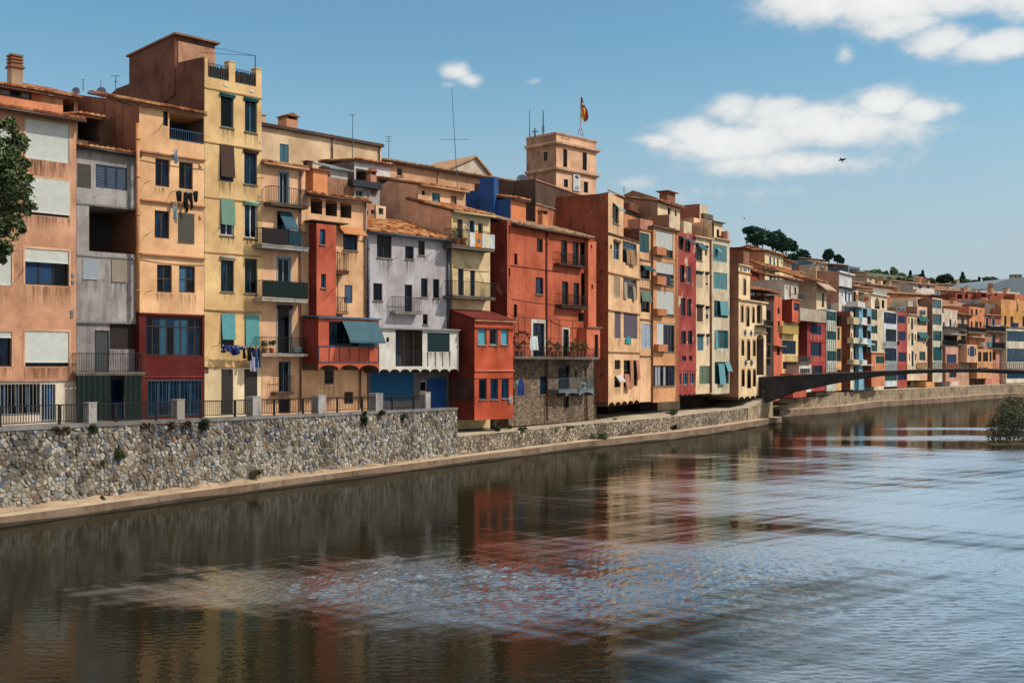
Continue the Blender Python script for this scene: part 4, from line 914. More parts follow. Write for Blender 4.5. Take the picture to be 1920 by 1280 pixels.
for xx in (1042, 1110):
    a, b, z0, z1 = h.R(*pxv(A6, xx - 3, 515), *pxv(A6, xx + 3, 778), -1.4); m.box(a, b, -1.40, -1.34, z0, z1)
m.build('gallery_mullions', paint((30, 34, 40)), h.root)
h.pipe(690.5, 450, 618, (84, 84, 100), r=.09); h.pipe(841, 458, 618, (84, 84, 110), r=.09)
for q in ((1090, 1225, 1138, 1205), (1370, 1200, 1410, 1165), (1430, 1215, 1468, 1168)): h.rod(*pxv(A5, q[0], q[1]), *pxv(A5, q[2], q[3]), p=.6)
# 8 cream house with balconies, brown gable wall and the orange overhang
h = House('cream_balcony_house', 'cream house with two iron balconies, brown gable wall and bright orange overhang', 845.5, 919, ZF(845.5), ZF(919), 1.6)
c8 = stucco((226, 196, 138), .18); b8 = stucco((236, 176, 138), .30); o8 = stucco((206, 72, 22), .2); o8s = stucco((124, 34, 18), .35)
dd = dict(fr=(52, 90, 140), nx=1, sill=False, glass=(14, 44, 84))
h.block(top=403, mat=c8, side=b8, depth=9, wins=V(A8, cs(283, 155, 333, 385, nx=1, fr='green', sill=False), cs(392, 165, 440, 395, sur=(190, 200, 206), surw=.06, **dd), cs(475, 190, 520, 400, fr='cream', nx=1, glass=(20, 30, 34), sill=False), cs(290, 607, 342, 856, **dd), cs(402, 624, 447, 866, **dd)))
h.balcony(848, 927.5, 462, 468.5, 432, p=.9, col=(112, 100, 88), rail='black'); h.balcony(849, 929, 556, 561, 528, p=.9, col=(112, 100, 88), rail='black')
for (f0, f1, cc) in ((.40, .52, (214, 214, 204)), (.53, .68, (226, 120, 36)), (.69, .77, (206, 206, 196)), (.78, .86, (222, 210, 170)), (.87, .995, (196, 200, 196))):
    a, b, z0, z1 = h.R(848, 436, 927.5, 464, -.9); w = b - a; m = MB(); n = 4
    for k in range(n):
        xa, xb = a + w * (f0 + (f1 - f0) * k / n), a + w * (f0 + (f1 - f0) * (k + 1) / n); m.poly([(xa, -.925 - .02 * (k % 2), z0 + .03), (xb, -.945 + .02 * (k % 2), z0 + .03), (xb, -.925, z1), (xa, -.925, z1)])
    o = m.build('balcony_banner', paint(cc, .8), h.root)
    if cc[2] == 36:
        m = MB(); cxm, czm = a + w * (f0 + f1) / 2, (z0 + z1) / 2; m.tube((cxm, -.955, czm), (cxm, -.965, czm), .14, 12); m.build('banner_print', paint((70, 104, 160)), o)
h.front_roof(845, 920, 399, back=4.4, rise=1.3, over=.35, gutter=(206, 178, 130))
h.sidewall([(846, 470), (845.5, 396), (781, 381), (784, 347), (741, 332), (701, 355), (701, 470)], b8)
yb = h.side(784, 347)[0]
h.block(784, 873, top=352, y=yb, z0=h.z_(828, 390, yb) - 1.6, mat=stucco((230, 180, 130), .2), side=b8, depth=5, name='upper_wall', wins=V(A7, cs(473, 842, 500, 880, nx=1, sill=False), cs(555, 862, 620, 960, fr=(50, 130, 160), nx=2, glass=(80, 130, 150)), cs(705, 887, 752, 985, fr='brown', nx=1, cur=(0,), curcol=(150, 120, 120))))
h.front_roof(784, 872, 351, back=4.5, rise=1.0, over=.3, y=yb, gutter=(196, 150, 104))
h.pipe(847.5, 410, 600, (206, 166, 104), y=-.02, r=.07)
m = MB(); y0, z0 = h.side(784, 368); y1, z1 = h.side(701, 368)
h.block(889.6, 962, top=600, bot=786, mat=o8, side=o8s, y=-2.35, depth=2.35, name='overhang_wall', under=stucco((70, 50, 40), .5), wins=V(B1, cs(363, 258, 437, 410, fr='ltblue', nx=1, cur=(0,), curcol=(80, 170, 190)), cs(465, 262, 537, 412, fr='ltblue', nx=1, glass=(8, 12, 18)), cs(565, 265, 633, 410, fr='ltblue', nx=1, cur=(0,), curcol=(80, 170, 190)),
        cs(370, 712, 440, 895, fr='blue', nx=1), cs(472, 712, 540, 893, fr='blue', nx=1), cs(570, 710, 636, 885, fr='blue', nx=1)))
h.ledge(889.6, 963, 693, (226, 120, 80), y=-2.35, p=.10, h=.09); h.ledge(889, 964, 614, (150, 56, 34), y=-2.35, p=.10, h=.07); h.ledge(888.5, 964.5, 600.5, (176, 120, 84), y=-2.35, p=.16, h=.10); h.ledge(889.6, 963, 707.5, (180, 70, 36), y=-2.35, p=.05, h=.05)
q = [h.side(889, 600, h.s_(889.6, -2.35)), h.side(848, 589, h.s_(889.6, -2.35))]
m = MB(); sl = h.s_(889.6, -2.35); zt = h.z_(926, 600, -2.35); m.prism([(-2.36, zt), (0, zt), (0, zt + .65)], 'x', sl - .004, sl + 3.4); m.prism([(-2.5, zt + .0), (0, zt + .68), (0, zt + .74), (-2.5, zt + .06)], 'x', sl - .06, h.s_(963, -2.35) + .06); m.build('overhang_roof', [o8s], h.root)
m = MB(); m.prism([(-2.353, h.z_(890, 708, -2.35)), (0, h.z_(890, 708, -2.35)), (0, h.z_(890, 752, -2.35)), (-2.353, h.z_(890, 752, -2.35))], 'x', sl - .01, sl - .002); m.build('side_patch', stucco((84, 52, 48), .4), h.root)
m = MB(); a = h.s_(913, -1); m.box(a, a + .3, -1.6, -1.3, 0, h.z_(913, 786, -1.5)); m.box(a + 1.4, a + 1.7, -1.6, -1.3, 0, h.z_(913, 786, -1.5)); m.build('prop', stucco((120, 104, 88), .6), h.root)
for q in ((300, 420, 385, 378), (315, 892, 372, 855)): h.rod(*pxv(B1, q[0], q[1]), *pxv(B1, q[2], q[3]), y=-2.35, p=.3)
h.rod(*pxv(A8, 410, 605), *pxv(A8, 340, 548), p=.7); h.rod(*pxv(A8, 525, 745), *pxv(A8, 455, 563), p=.7)
CRM = h
# ------------------------------------------------------------------ houses over the low terrace
# 9 red-orange house with stone base
h = House('terracotta_house', 'broad red-orange house on a stone base with planted iron terrace', 951, 1118, 74.5, 84.4, 1.65)
t9 = stucco((202, 88, 44), .48, None, (120, 40, 26)); t9s = stucco((124, 36, 30), .35, (128, 92, 84)); st9 = masonry((150, 130, 110), (112, 96, 82), (84, 70, 58), 3.0, 'stone_blocks', 1.6, .5)
kb = dict(fr='dkbrown', nx=1, glass=(12, 20, 24), sill=False)
zf = h.z_(1035, 671)
h.block(top=430, bot=671, mat=t9, side=t9s, depth=8, wins=V(A8, cs(757, 207, 771, 295, **kb), cs(757, 602, 773, 685, **kb), cs(1017, 332, 1073, 457, **kb), cs(810, 470, 838, 572, **kb), cs(1007, 690, 1077, 845, fr='navy', nx=1), cs(805, 938, 836, 1053, **kb),
        cs(1240, 347, 1298, 577, **kb), cs(1348, 362, 1405, 582, **kb), cs(1415, 367, 1467, 582, fr='brown', nx=1, glass=(24, 18, 16), sill=False), cs(1250, 727, 1308, 962, **kb), cs(1357, 740, 1410, 965, **kb), cs(1424, 650, 1466, 965, fr='dkbrown', nx=1, glass=(16, 14, 14), sill=False), cs(1400, 1015, 1455, 1100, **kb)) +
        V(B1, cs(848, 217, 950, 515, fr='navy', nx=2, sur=(200, 196, 188), surw=.22, sill=False), cs(1116, 272, 1166, 520, fr='black', nx=1, sur=(200, 196, 188), surw=.14, sill=False, glass=(10, 14, 16))))
h.block(top=671.2, mat=st9, side=st9, y=.05, depth=8, name='stone_base', wins=V(B1, cs(915, 687, 975, 850, fr='black', nx=1), cs(1075, 587, 1175, 806, fr='black', nx=1, sill=False, glass=(8, 8, 10)), cs(1125, 870, 1170, 965, fr='black', nx=1, glass=(10, 10, 10), sill=False), cs(1222, 645, 1242, 685, fr='black', nx=1, sill=False)))
h.tiles(h.s_(958) , h.s_(1106), -.35, 3.0, h.z_(1035, 432, -.35), h.z_(1035, 432, -.35) + 1.0, (96, 60, 48), stops=((130, 96, 74), (178, 138, 104), (206, 172, 136), (150, 110, 84)), key='roof_tile_pale')
h.block(1103, 1118, top=452, bot=671, mat=stucco((222, 104, 58), .2), y=-.30, depth=.3, name='pilaster_wall', wins=V(A8, cs(1515, 390, 1530, 425, **kb), cs(1520, 755, 1538, 800, **kb)))
h.block(1100, 1125, top=614, bot=671, mat=stucco((222, 104, 58), .2), y=-.75, depth=.75, name='closet_wall', wins=V(B1, cs(1397, 318, 1430, 525, fr='dkbrown', nx=1, ny=3, glass=(30, 24, 22), sill=False)))
h.ledge(1098, 1127, 612.5, (150, 110, 84), y=-.75, p=.12)
h.balcony(963, 1124, 669, 673, 652, p=1.15, col=(120, 108, 96), rail='black', pitch=.14)
h.balcony(1048.5, 1099, 497, 500, 476, p=.45, col=(84, 52, 44), rail='black'); h.balcony(1053, 1102, 573, 578, 552, p=.5, col=(70, 48, 42), rail='black')
h.balcony(1048, 1113, 730, 735, 708, p=.8, col=(110, 130, 150), rail=(80, 92, 108)); h.scallop(1061, 1113, 735, 2, .28, stucco((110, 130, 150), .4), y=-.8, depth=.75)
m = MB()      # iron pergola over the terrace
z = h.z_(1040, 599, -1.1)
xs = [h.s_(v, -1.1) for v in (965, 972, 984, 1033, 1048, 1073, 1098)]
for x in xs: m.tube((x, -1.1, zf), (x, -1.1, z), .02, 5)
m.tube((xs[0], -1.1, z), (xs[-1], -1.1, z), .02, 5)
for x in xs[::2]: m.tube((x, -1.1, z), (x + .6, 0, z + .35), .015, 4)
m.build('pergola_frame', paint((40, 30, 28)), h.root)
m = MB(); a, b, z0, z1 = h.R(963, 621, 998, 646, -.05); c_ = (a + b) / 2
for k in range(8):
    t0, t1 = math.pi * k / 8, math.pi * (k + 1) / 8; m.box(min(c_ - (b - a) / 2 * math.cos(t0), c_ - (b - a) / 2 * math.cos(t1)), max(c_ - (b - a) / 2 * math.cos(t0), c_ - (b - a) / 2 * math.cos(t1)), -.10, -.002, z0 + (z1 - z0) * math.sin((t0 + t1) / 2) - .05, z0 + (z1 - z0) * math.sin((t0 + t1) / 2) + .05)
m.build('arch_moulding', stucco((110, 44, 30), .3), h.root)
h.pipe(1026, 436, 790, (96, 34, 26), r=.06); h.pipe(1101, 690, 790, (110, 96, 84), r=.08)
h.ledge(957, 1050, 503, (130, 50, 34), p=.04, h=.05)
# rooftop pieces: blue stair tower and its orange front, big grimy wall behind
bl = stucco((22, 72, 196), .3)
h.block(957.7, 986, top=375, y=1.2, z0=h.z_(972, 430, 1.2) - .5, mat=stucco((226, 120, 58), .35), side=bl, depth=3.2, name='roof_room')
s_b = h.s_(957.7, 1.2)
m = MB(); y0, z0 = h.side(934, 334, s_b); y1, z1 = h.side(904, 334, s_b); ym = max(y0, 2.4); m.box(s_b - .3, s_b + .25, ym, y1, h.z_(940, 430, 1.2), (z0 + z1) / 2); m.build('blue_chimney', bl, h.root)
m = MB(); y2, z2 = h.side(884, 358, s_b); m.box(s_b - .02, s_b + 2, y1, y2 + .5, h.z_(940, 430, 1.2) - 1, z2); m.build('blue_wall', bl, h.root)
h.tiles(s_b, h.s_(986, 1.2) + .1, .9, 4.4, h.z_(972, 375, 1.2), h.z_(972, 375, 1.2) + .6)
h.chimney(1017, 402, 1027, 428, 1.2, .4, stucco((220, 130, 74), .3), 'tent')
TER = h
# tall grimy back block
h = House('grime_block', 'orange block with sooty grey upper wall behind the red-orange house', 1004, 1103, 82.5, 91.5, 1.65, group='houses behind the front row')
gk = stucco((92, 66, 54), .9, None, (48, 40, 38)); go = stucco((206, 116, 66), .35)
h.block(top=395, bot=None, mat=go, side=stucco((120, 66, 46), .7), depth=5)
h.block(top=353, bot=395.2, mat=gk, side=gk, y=-.03, depth=5.1, name='upper_wall')
h.sidewall([(1004, 430), (1004, 341), (945, 346), (945, 430)], gk)
h.ledge(1003, 1103, 353, (170, 110, 78), y=-.03, p=.08); h.ledge(1003, 1103, 395, (150, 128, 108), y=-.03, p=.08)
# 10 peach house, turned
h = House('shuttered_house', 'peach house with mismatched shutters, faded blinds and a scalloped underside', 1140.5, 1199, 84.0, 90.7, 1.65)
p10 = stucco((232, 180, 124), .30, None, (150, 84, 54)); s10 = stucco((162, 76, 42), .85, (70, 58, 52), (52, 42, 38)); und = stucco((46, 38, 32), .6)  # und: undercroft colour darkened to stand in for deep shade
tn = dict(fr=(150, 116, 92), sill=False)
h.block(1140.5, 1169, top=368, bot=445, mat=p10, side=s10, depth=6.5, name='top_wall', wins=V(C5, cs(295, 320, 378, 600, fr=(120, 140, 140), nx=2, awn=(150, 160, 150), ah=.5)))
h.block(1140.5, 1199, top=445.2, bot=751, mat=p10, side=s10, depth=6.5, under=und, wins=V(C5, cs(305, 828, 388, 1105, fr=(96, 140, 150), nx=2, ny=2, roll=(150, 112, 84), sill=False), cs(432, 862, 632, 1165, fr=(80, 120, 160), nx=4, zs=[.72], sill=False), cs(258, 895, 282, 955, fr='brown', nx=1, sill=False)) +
        V(C6, lv(312, 222, 392, 515, col=(176, 150, 122), n=2), cs(440, 245, 635, 530, fr=(140, 126, 110), nx=4, zs=[.78], sill=False), rl(318, 707, 405, 1085, col=(104, 90, 104), fr='brown', vert=True, sill=False), rl(445, 727, 640, 1085, col=(100, 86, 100), fr='brown', vert=True, sill=False)) +
        V(C7, cs(320, 412, 403, 545, fr='brown', nx=2, glass=(40, 30, 30), sill=False), cs(322, 632, 405, 800, fr='brown', nx=1, glass=(14, 16, 18), awn=(196, 188, 178), ah=.4, ap=.35, sill=False), cs(447, 415, 643, 785, fr=(110, 80, 66), nx=4, zs=[.62], glass=(20, 24, 34), sill=False)))
for (v, x0, y0, x1, y1, cc, t) in ((C5, 475, 965, 520, 1165, (166, 120, 84), .06), (C5, 522, 970, 590, 1190, (166, 120, 84), .14), (C6, 442, 300, 485, 530, (170, 150, 126), .05), (C6, 565, 350, 600, 555, (164, 144, 120), .10), (C7, 447, 610, 510, 830, (186, 120, 92), .22), (C7, 530, 415, 572, 785, (190, 126, 98), .05), (C7, 610, 415, 650, 685, (186, 122, 96), .18)):
    a, b, z0, z1 = h.R(*pxv(v, x0, y0), *pxv(v, x1, y1)); m = MB(); m.prism([(-.03, z1), (-.07, z1), (-.07 - t, z0), (-.03 - t, z0)], 'x', a, b); m.build('shutter', slatted(cc, 60), h.root)
for py in (434, 445, 516, 584, 659): h.ledge(1140.5, 1199.5, py if py > 440 else 445, (190, 136, 92), p=.12, h=.08)
h.scallop(1140.5, 1199, 751.2, 5, .34, p10, depth=4)
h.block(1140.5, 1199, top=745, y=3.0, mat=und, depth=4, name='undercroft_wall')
m = MB(); a, b, z0, z1 = h.R(*pxv(C6, 468, 1040), *pxv(C6, 550, 1160), -.05); m.prism([(a, z0), (b, z0), (b - .1, z1 - .3), ((a + b) / 2, z1), (a + .1, z1 - .3)], 'y', -.09, -.06); m.build('wall_sign', paint((28, 150, 150), .5), h.root)
h.ledge(1139, 1170, 362, (176, 140, 104), p=.1)
h.block(1169, 1198, top=405, y=2.6, z0=h.z_(1184, 446, 0) - .3, mat=stucco((206, 130, 78), .4), side=s10, depth=3, name='terrace_wall')
h.sidewall([(1140.5, 600), (1140.5, 360), (1100, 368), (1060, 380), (1060, 600)], s10)
h.chimney(1179, 398, 1194, 404, 3, .9, stucco((104, 96, 90), .4), 'pots')
# 11 peach-orange house with big glazed bays
h = House('gallery_bay_house', 'orange-peach house with stacked white-blind bays and planter boxes', 1199.3, 1271.5, 90.8, 96.5, 1.65)
p11 = stucco((232, 178, 124), .22); o11 = stucco((218, 148, 90), .18); s11 = stucco((120, 72, 52), .7)
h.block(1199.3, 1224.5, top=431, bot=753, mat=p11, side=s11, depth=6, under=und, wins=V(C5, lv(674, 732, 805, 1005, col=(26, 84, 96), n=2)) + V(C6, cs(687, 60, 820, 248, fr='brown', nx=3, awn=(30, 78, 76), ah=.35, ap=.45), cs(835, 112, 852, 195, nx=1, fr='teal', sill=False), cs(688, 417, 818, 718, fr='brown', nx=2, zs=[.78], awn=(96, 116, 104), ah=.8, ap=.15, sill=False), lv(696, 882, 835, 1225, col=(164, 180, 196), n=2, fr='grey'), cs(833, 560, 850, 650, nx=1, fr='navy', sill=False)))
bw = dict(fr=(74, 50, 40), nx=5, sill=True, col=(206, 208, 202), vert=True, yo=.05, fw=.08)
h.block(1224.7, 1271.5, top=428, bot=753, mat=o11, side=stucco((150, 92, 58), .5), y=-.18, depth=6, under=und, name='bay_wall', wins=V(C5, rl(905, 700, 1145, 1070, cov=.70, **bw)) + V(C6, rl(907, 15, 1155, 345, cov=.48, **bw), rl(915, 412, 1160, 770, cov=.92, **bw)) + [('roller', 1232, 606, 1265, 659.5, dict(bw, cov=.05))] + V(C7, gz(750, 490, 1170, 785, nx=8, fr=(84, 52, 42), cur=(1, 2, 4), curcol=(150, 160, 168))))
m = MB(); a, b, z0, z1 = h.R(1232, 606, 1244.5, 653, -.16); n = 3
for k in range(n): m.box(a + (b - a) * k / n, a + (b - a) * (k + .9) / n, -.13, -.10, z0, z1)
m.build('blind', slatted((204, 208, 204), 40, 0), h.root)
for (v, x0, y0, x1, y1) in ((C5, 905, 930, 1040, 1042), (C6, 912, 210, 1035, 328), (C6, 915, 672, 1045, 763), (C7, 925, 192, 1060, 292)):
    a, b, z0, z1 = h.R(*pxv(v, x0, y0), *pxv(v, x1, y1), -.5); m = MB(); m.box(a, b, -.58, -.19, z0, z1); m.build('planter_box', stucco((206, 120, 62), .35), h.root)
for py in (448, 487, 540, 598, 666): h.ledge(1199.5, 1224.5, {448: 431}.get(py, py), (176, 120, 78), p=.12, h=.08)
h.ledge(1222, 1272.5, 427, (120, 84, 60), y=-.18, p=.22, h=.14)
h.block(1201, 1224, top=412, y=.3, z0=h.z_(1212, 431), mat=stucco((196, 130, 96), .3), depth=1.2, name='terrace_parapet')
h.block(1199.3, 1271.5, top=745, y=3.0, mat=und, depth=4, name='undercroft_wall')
h.pipe(1269.8, 432, 752, (176, 104, 62), y=-.2)
# cream house set back above it
h2 = House('set_back_cream_house', 'cream top-floor house with brown gable side and brick chimney above the bays', 1233, 1275, 99.0, 103.0, 1.65, group='houses behind the front row')
br_ = stucco((156, 112, 84), .5); h2.block(top=385, mat=stucco((222, 196, 150), .25), side=br_, depth=7, wins=V(C5, cs(1070, 372, 1108, 470, nx=1, fr='dkgreen', sill=False), cs(1168, 410, 1195, 500, nx=1, fr='dkgreen', sill=False)))
h2.sidewall([(1233, 460), (1233, 371), (1187, 357), (1170, 365), (1170, 460)], br_)
h2.tiles(-.1, h2.W + .2, -.3, 5, h2.z_(1254, 383), h2.z_(1254, 383) + .9, (120, 84, 60))
h2.chimney(1251, 361, 1266, 379, 1.2, .8, masonry((170, 110, 80), (140, 92, 70), (110, 90, 76), 5, 'brick_chimney'), 'slab')
h2.block(1255, 1270, top=404, bot=428, y=-2.2, mat=stucco((216, 196, 158), .3), side=br_, depth=2.0, name='terrace_parapet'); h2.block(1282, 1297, top=416, bot=440, y=-2.2, mat=stucco((216, 196, 158), .3), depth=.3, name='terrace_parapet')
# 12 red peeling house
def ZR(px): return 96.5 * (.1486 - .745) / ((px - CX) / F - .745)
h = House('peeling_red_house', 'narrow deep red house with peeling plaster between orange and cream fronts', 1271.8, 1305, ZR(1271.8), ZR(1305), 1.65)
r12 = stucco((178, 62, 54), .25, (206, 176, 146)); bw = dict(fr=(84, 70, 70), nx=2, sill=False)
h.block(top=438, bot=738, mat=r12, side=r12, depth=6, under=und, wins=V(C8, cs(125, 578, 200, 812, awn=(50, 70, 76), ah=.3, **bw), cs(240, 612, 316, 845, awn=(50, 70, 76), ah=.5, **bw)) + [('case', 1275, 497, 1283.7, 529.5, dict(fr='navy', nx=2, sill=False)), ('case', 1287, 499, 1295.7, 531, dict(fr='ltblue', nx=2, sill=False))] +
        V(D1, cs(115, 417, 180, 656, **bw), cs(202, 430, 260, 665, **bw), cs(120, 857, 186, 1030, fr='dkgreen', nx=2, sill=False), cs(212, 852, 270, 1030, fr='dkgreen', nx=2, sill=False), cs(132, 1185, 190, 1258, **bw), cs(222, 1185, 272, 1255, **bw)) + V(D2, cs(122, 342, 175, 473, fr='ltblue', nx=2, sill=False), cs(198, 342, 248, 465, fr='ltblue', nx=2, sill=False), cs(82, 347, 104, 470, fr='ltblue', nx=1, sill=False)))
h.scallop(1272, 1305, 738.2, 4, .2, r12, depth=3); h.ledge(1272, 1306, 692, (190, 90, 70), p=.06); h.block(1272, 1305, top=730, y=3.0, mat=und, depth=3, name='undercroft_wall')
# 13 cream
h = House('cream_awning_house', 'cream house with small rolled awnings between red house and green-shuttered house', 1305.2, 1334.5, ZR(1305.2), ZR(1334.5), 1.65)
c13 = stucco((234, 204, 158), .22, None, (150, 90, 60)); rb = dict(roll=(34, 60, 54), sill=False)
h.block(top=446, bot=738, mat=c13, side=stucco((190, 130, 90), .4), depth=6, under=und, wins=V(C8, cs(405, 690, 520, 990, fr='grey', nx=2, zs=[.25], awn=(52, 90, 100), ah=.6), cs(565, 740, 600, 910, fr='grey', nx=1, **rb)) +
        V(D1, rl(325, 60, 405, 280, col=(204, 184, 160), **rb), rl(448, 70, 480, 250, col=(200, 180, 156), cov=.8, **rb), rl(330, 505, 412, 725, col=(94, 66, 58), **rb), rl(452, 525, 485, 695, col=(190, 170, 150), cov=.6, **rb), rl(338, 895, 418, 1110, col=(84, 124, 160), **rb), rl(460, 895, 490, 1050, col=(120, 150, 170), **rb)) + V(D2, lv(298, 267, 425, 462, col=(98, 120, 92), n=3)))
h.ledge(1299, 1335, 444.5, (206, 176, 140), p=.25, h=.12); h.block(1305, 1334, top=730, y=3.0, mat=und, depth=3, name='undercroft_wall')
h.block(1301, 1329, top=411, y=2.4, z0=h.z_(1315, 446), mat=stucco((232, 176, 122), .25), depth=4, name='penthouse_wall'); h.ledge(1314, 1332, 402, (110, 90, 80), y=2.4, p=.3, h=.5, name='penthouse_eave')
h.bars(h.s_(1301), h.s_(1328), .1, h.z_(1315, 444), h.z_(1315, 426), (130, 80, 60), h.root, .1)
h.pipe(1333.5, 452, 736, (150, 90, 56), r=.09)
# 14 green shutters
h = House('green_shutter_house', 'pale cream house with wide blue-green shutters on every floor', 1334.7, 1367.8, ZR(1334.7), ZR(1367.8), 1.65)
c14 = stucco((214, 198, 164), .25); tl = dict(col=(84, 140, 148), fr=(50, 100, 110))
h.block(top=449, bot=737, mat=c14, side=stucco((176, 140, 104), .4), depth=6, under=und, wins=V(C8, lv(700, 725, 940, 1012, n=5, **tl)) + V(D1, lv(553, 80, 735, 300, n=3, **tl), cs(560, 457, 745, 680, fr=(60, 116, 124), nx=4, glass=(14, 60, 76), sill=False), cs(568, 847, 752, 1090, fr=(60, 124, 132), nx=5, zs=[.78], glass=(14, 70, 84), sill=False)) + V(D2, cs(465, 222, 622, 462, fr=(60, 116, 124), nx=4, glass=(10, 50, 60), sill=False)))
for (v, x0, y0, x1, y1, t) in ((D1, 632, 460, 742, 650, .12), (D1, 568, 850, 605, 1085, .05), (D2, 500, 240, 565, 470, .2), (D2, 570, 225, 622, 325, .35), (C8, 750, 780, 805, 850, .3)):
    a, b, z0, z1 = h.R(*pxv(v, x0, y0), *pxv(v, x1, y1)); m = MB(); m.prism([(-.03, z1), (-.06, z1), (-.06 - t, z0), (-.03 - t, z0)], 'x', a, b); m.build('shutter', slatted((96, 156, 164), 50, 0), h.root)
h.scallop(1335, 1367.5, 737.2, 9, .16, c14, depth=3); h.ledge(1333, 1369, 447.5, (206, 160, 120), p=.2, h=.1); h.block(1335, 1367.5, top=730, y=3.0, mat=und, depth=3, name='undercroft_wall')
h.block(1335, 1355, top=417, y=.6, z0=h.z_(1345, 449), mat=stucco((226, 190, 140), .25), depth=4, name='penthouse_wall', wins=V(C8, vo(678, 345, 720, 590, rec=.8, col=(110, 60, 50)), vo(765, 460, 808, 595, rec=.8, col=(110, 60, 50))))
h.ledge(1334, 1356, 416, (130, 110, 96), y=.6, p=.3, h=.08, name='penthouse_eave')
h.block(1356, 1368, top=435, y=.1, z0=h.z_(1362, 449), mat=stucco((150, 70, 56), .3), depth=.2, name='terrace_parapet'); h.block(1364, 1368, top=433, y=.05, z0=h.z_(1366, 449), mat=c14, depth=.3, name='parapet_pillar')
h3 = House('roof_hut', 'small flat-roofed brick hut on the roofs above the cream awning house', 1312, 1326, 118, 119.5, 1.65, group='houses behind the front row')
h3.block(top=384, mat=stucco((222, 196, 160), .3), side=stucco((170, 92, 70), .4), depth=6); h3.sidewall([(1312, 440), (1312, 384.5), (1280, 388), (1280, 440)], stucco((172, 96, 72), .4))
# 15 ornate house with arched windows
h = House('arched_window_house', 'cream ornate house with rows of slim arched windows beside the footbridge', 1385, 1436.5, 104.6, 111.5, 1.65)
c15 = stucco((238, 204, 150), .10); s15 = stucco((168, 112, 78), .2); og = (214, 150, 80)
aw = dict(arch=True, rise=.55, fr=(50, 36, 30), nx=1, glass=(8, 8, 10), sill=False, rec=.08, fw=.02, sur=og, surw=.10)
h.block(1385, 1406.5, top=498, bot=563, mat=c15, side=s15, depth=6, name='tower_wall', wins=V(D1, cs(950, 165, 985, 380, **aw)))
w = V(D1, *[cs(a, b, c, d, **aw) for a, b, c, d in ((918, 520, 950, 740), (990, 530, 1030, 795), (1068, 540, 1100, 750), (925, 975, 960, 1185), (1000, 975, 1040, 1250), (1078, 980, 1112, 1190))]) + V(D2, *[cs(a, b, c, d, **aw) for a, b, c, d in ((758, 305, 790, 490), (820, 305, 858, 510), (883, 305, 912, 490))])
w += V(D1, cs(1130, 505, 1205, 755, arch=True, rise=.35, fr=(40, 30, 28), nx=2, glass=(14, 14, 18), sill=False, rec=.3)) + [('void', 1418.5, 627, 1432, 703, dict(arch=True, rise=.4, rec=1.2, col=(120, 104, 92)))]
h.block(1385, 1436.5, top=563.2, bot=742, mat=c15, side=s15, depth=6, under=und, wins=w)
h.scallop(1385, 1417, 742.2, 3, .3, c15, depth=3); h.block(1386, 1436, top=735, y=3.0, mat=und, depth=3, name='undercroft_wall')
h.ledge(1384, 1437.5, 563, (226, 186, 130), p=.2, h=.14); h.ledge(1384, 1407, 510.5, (206, 140, 90), p=.15, h=.1); h.ledge(1384, 1408, 497, (226, 190, 140), p=.18, h=.12); h.ledge(1416, 1437, 622.5, (214, 150, 110), p=.15, h=.1)
for (v, x0, y0, x1, y1) in ((D1, 955, 832, 990, 925), (D1, 1035, 842, 1070, 930), (D2, 788, 197, 818, 270), (D2, 850, 197, 880, 270)):
    a, b, z0, z1 = h.R(*pxv(v, x0, y0), *pxv(v, x1, y1)); m = MB(); c_ = (a + b) / 2; zc = (z0 + z1) / 2; m.prism([(a, zc), (c_, z0), (b, zc), (c_, z1)], 'y', -.05, -.002); m.build('tile_diamond', paint((44, 66, 120), .3), h.root)
for (a0, b0) in ((1388, 1391), (1394, 1399.5), (1402, 1404.5)):
    a, b, z0, z1 = h.R(a0, 502, b0, 508); m = MB(); m.box(a, b, -.04, -.002, z0, z1); m.build('crest_tile', paint((44, 84, 150), .3), h.root)

# loose cables and drying rods on the fronts
PEACH.cable(262, 486, 383, 497, .1); PEACH.cable(262, 300, 382, 318, .05)
YEL.cable(384, 582, 490, 587, .05)
LOG.cable(632, 430, 686, 452, .2); LOG.cable(633, 470, 633, 590, 0)
TER.cable(957, 560, 1100, 572, .15); TER.cable(960, 640, 1020, 636, .2); TER.cable(1030, 600, 1100, 612, .3)
CRM.cable(848, 500, 917, 509, .1)
# ------------------------------------------------------------------ houses behind the front row
GB = 'houses behind the front row'
def ZB(px, p): return (73.2 + 1.388 * p) / (.963 - (px - CX) / F)
def back(name, label, x0, x1, p, zb=3.0, **k): return House(name, label, x0, x1, ZB(x0, p), ZB(x1, p), zb, group=GB, **k)
h = back('long_cream_building', 'long plain cream building with blue door rising behind the balcony house', 455, 715, 15)
h.block(top=252, mat=stucco((226, 190, 144), .25, None, (140, 104, 76)), side=stucco((180, 140, 104), .4), depth=10, wins=V(A5, lv(190, 300, 262, 462, col=(30, 92, 140), n=2)))
h.ledge(455, 716, 248, (92, 70, 58), p=.3, h=.22, name='eave')
h.pipe(480 + 612 / 4.267, 252, 305, (100, 80, 66)); h.pipe(480 + 988 / 4.267, 268, 310, (100, 80, 66))
h.chimney(537, 224, 558, 236, 1.5, 1.1, stucco((196, 130, 92), .4), 'tent'); h.chimney(490, 217, 498, 230, 1.5, .7, stucco((196, 150, 120), .4), 'slab')
h = back('long_peach_building', 'long peach building with shallow tiled roof stretching left of the tower', 722, 1018, 21)
h.block(top=326, mat=stucco((226, 164, 116), .2), side=stucco((176, 120, 86), .4), depth=9, wins=V(A7, cs(275, 660, 320, 728, fr='cream', nx=1, glass=(60, 40, 34))))
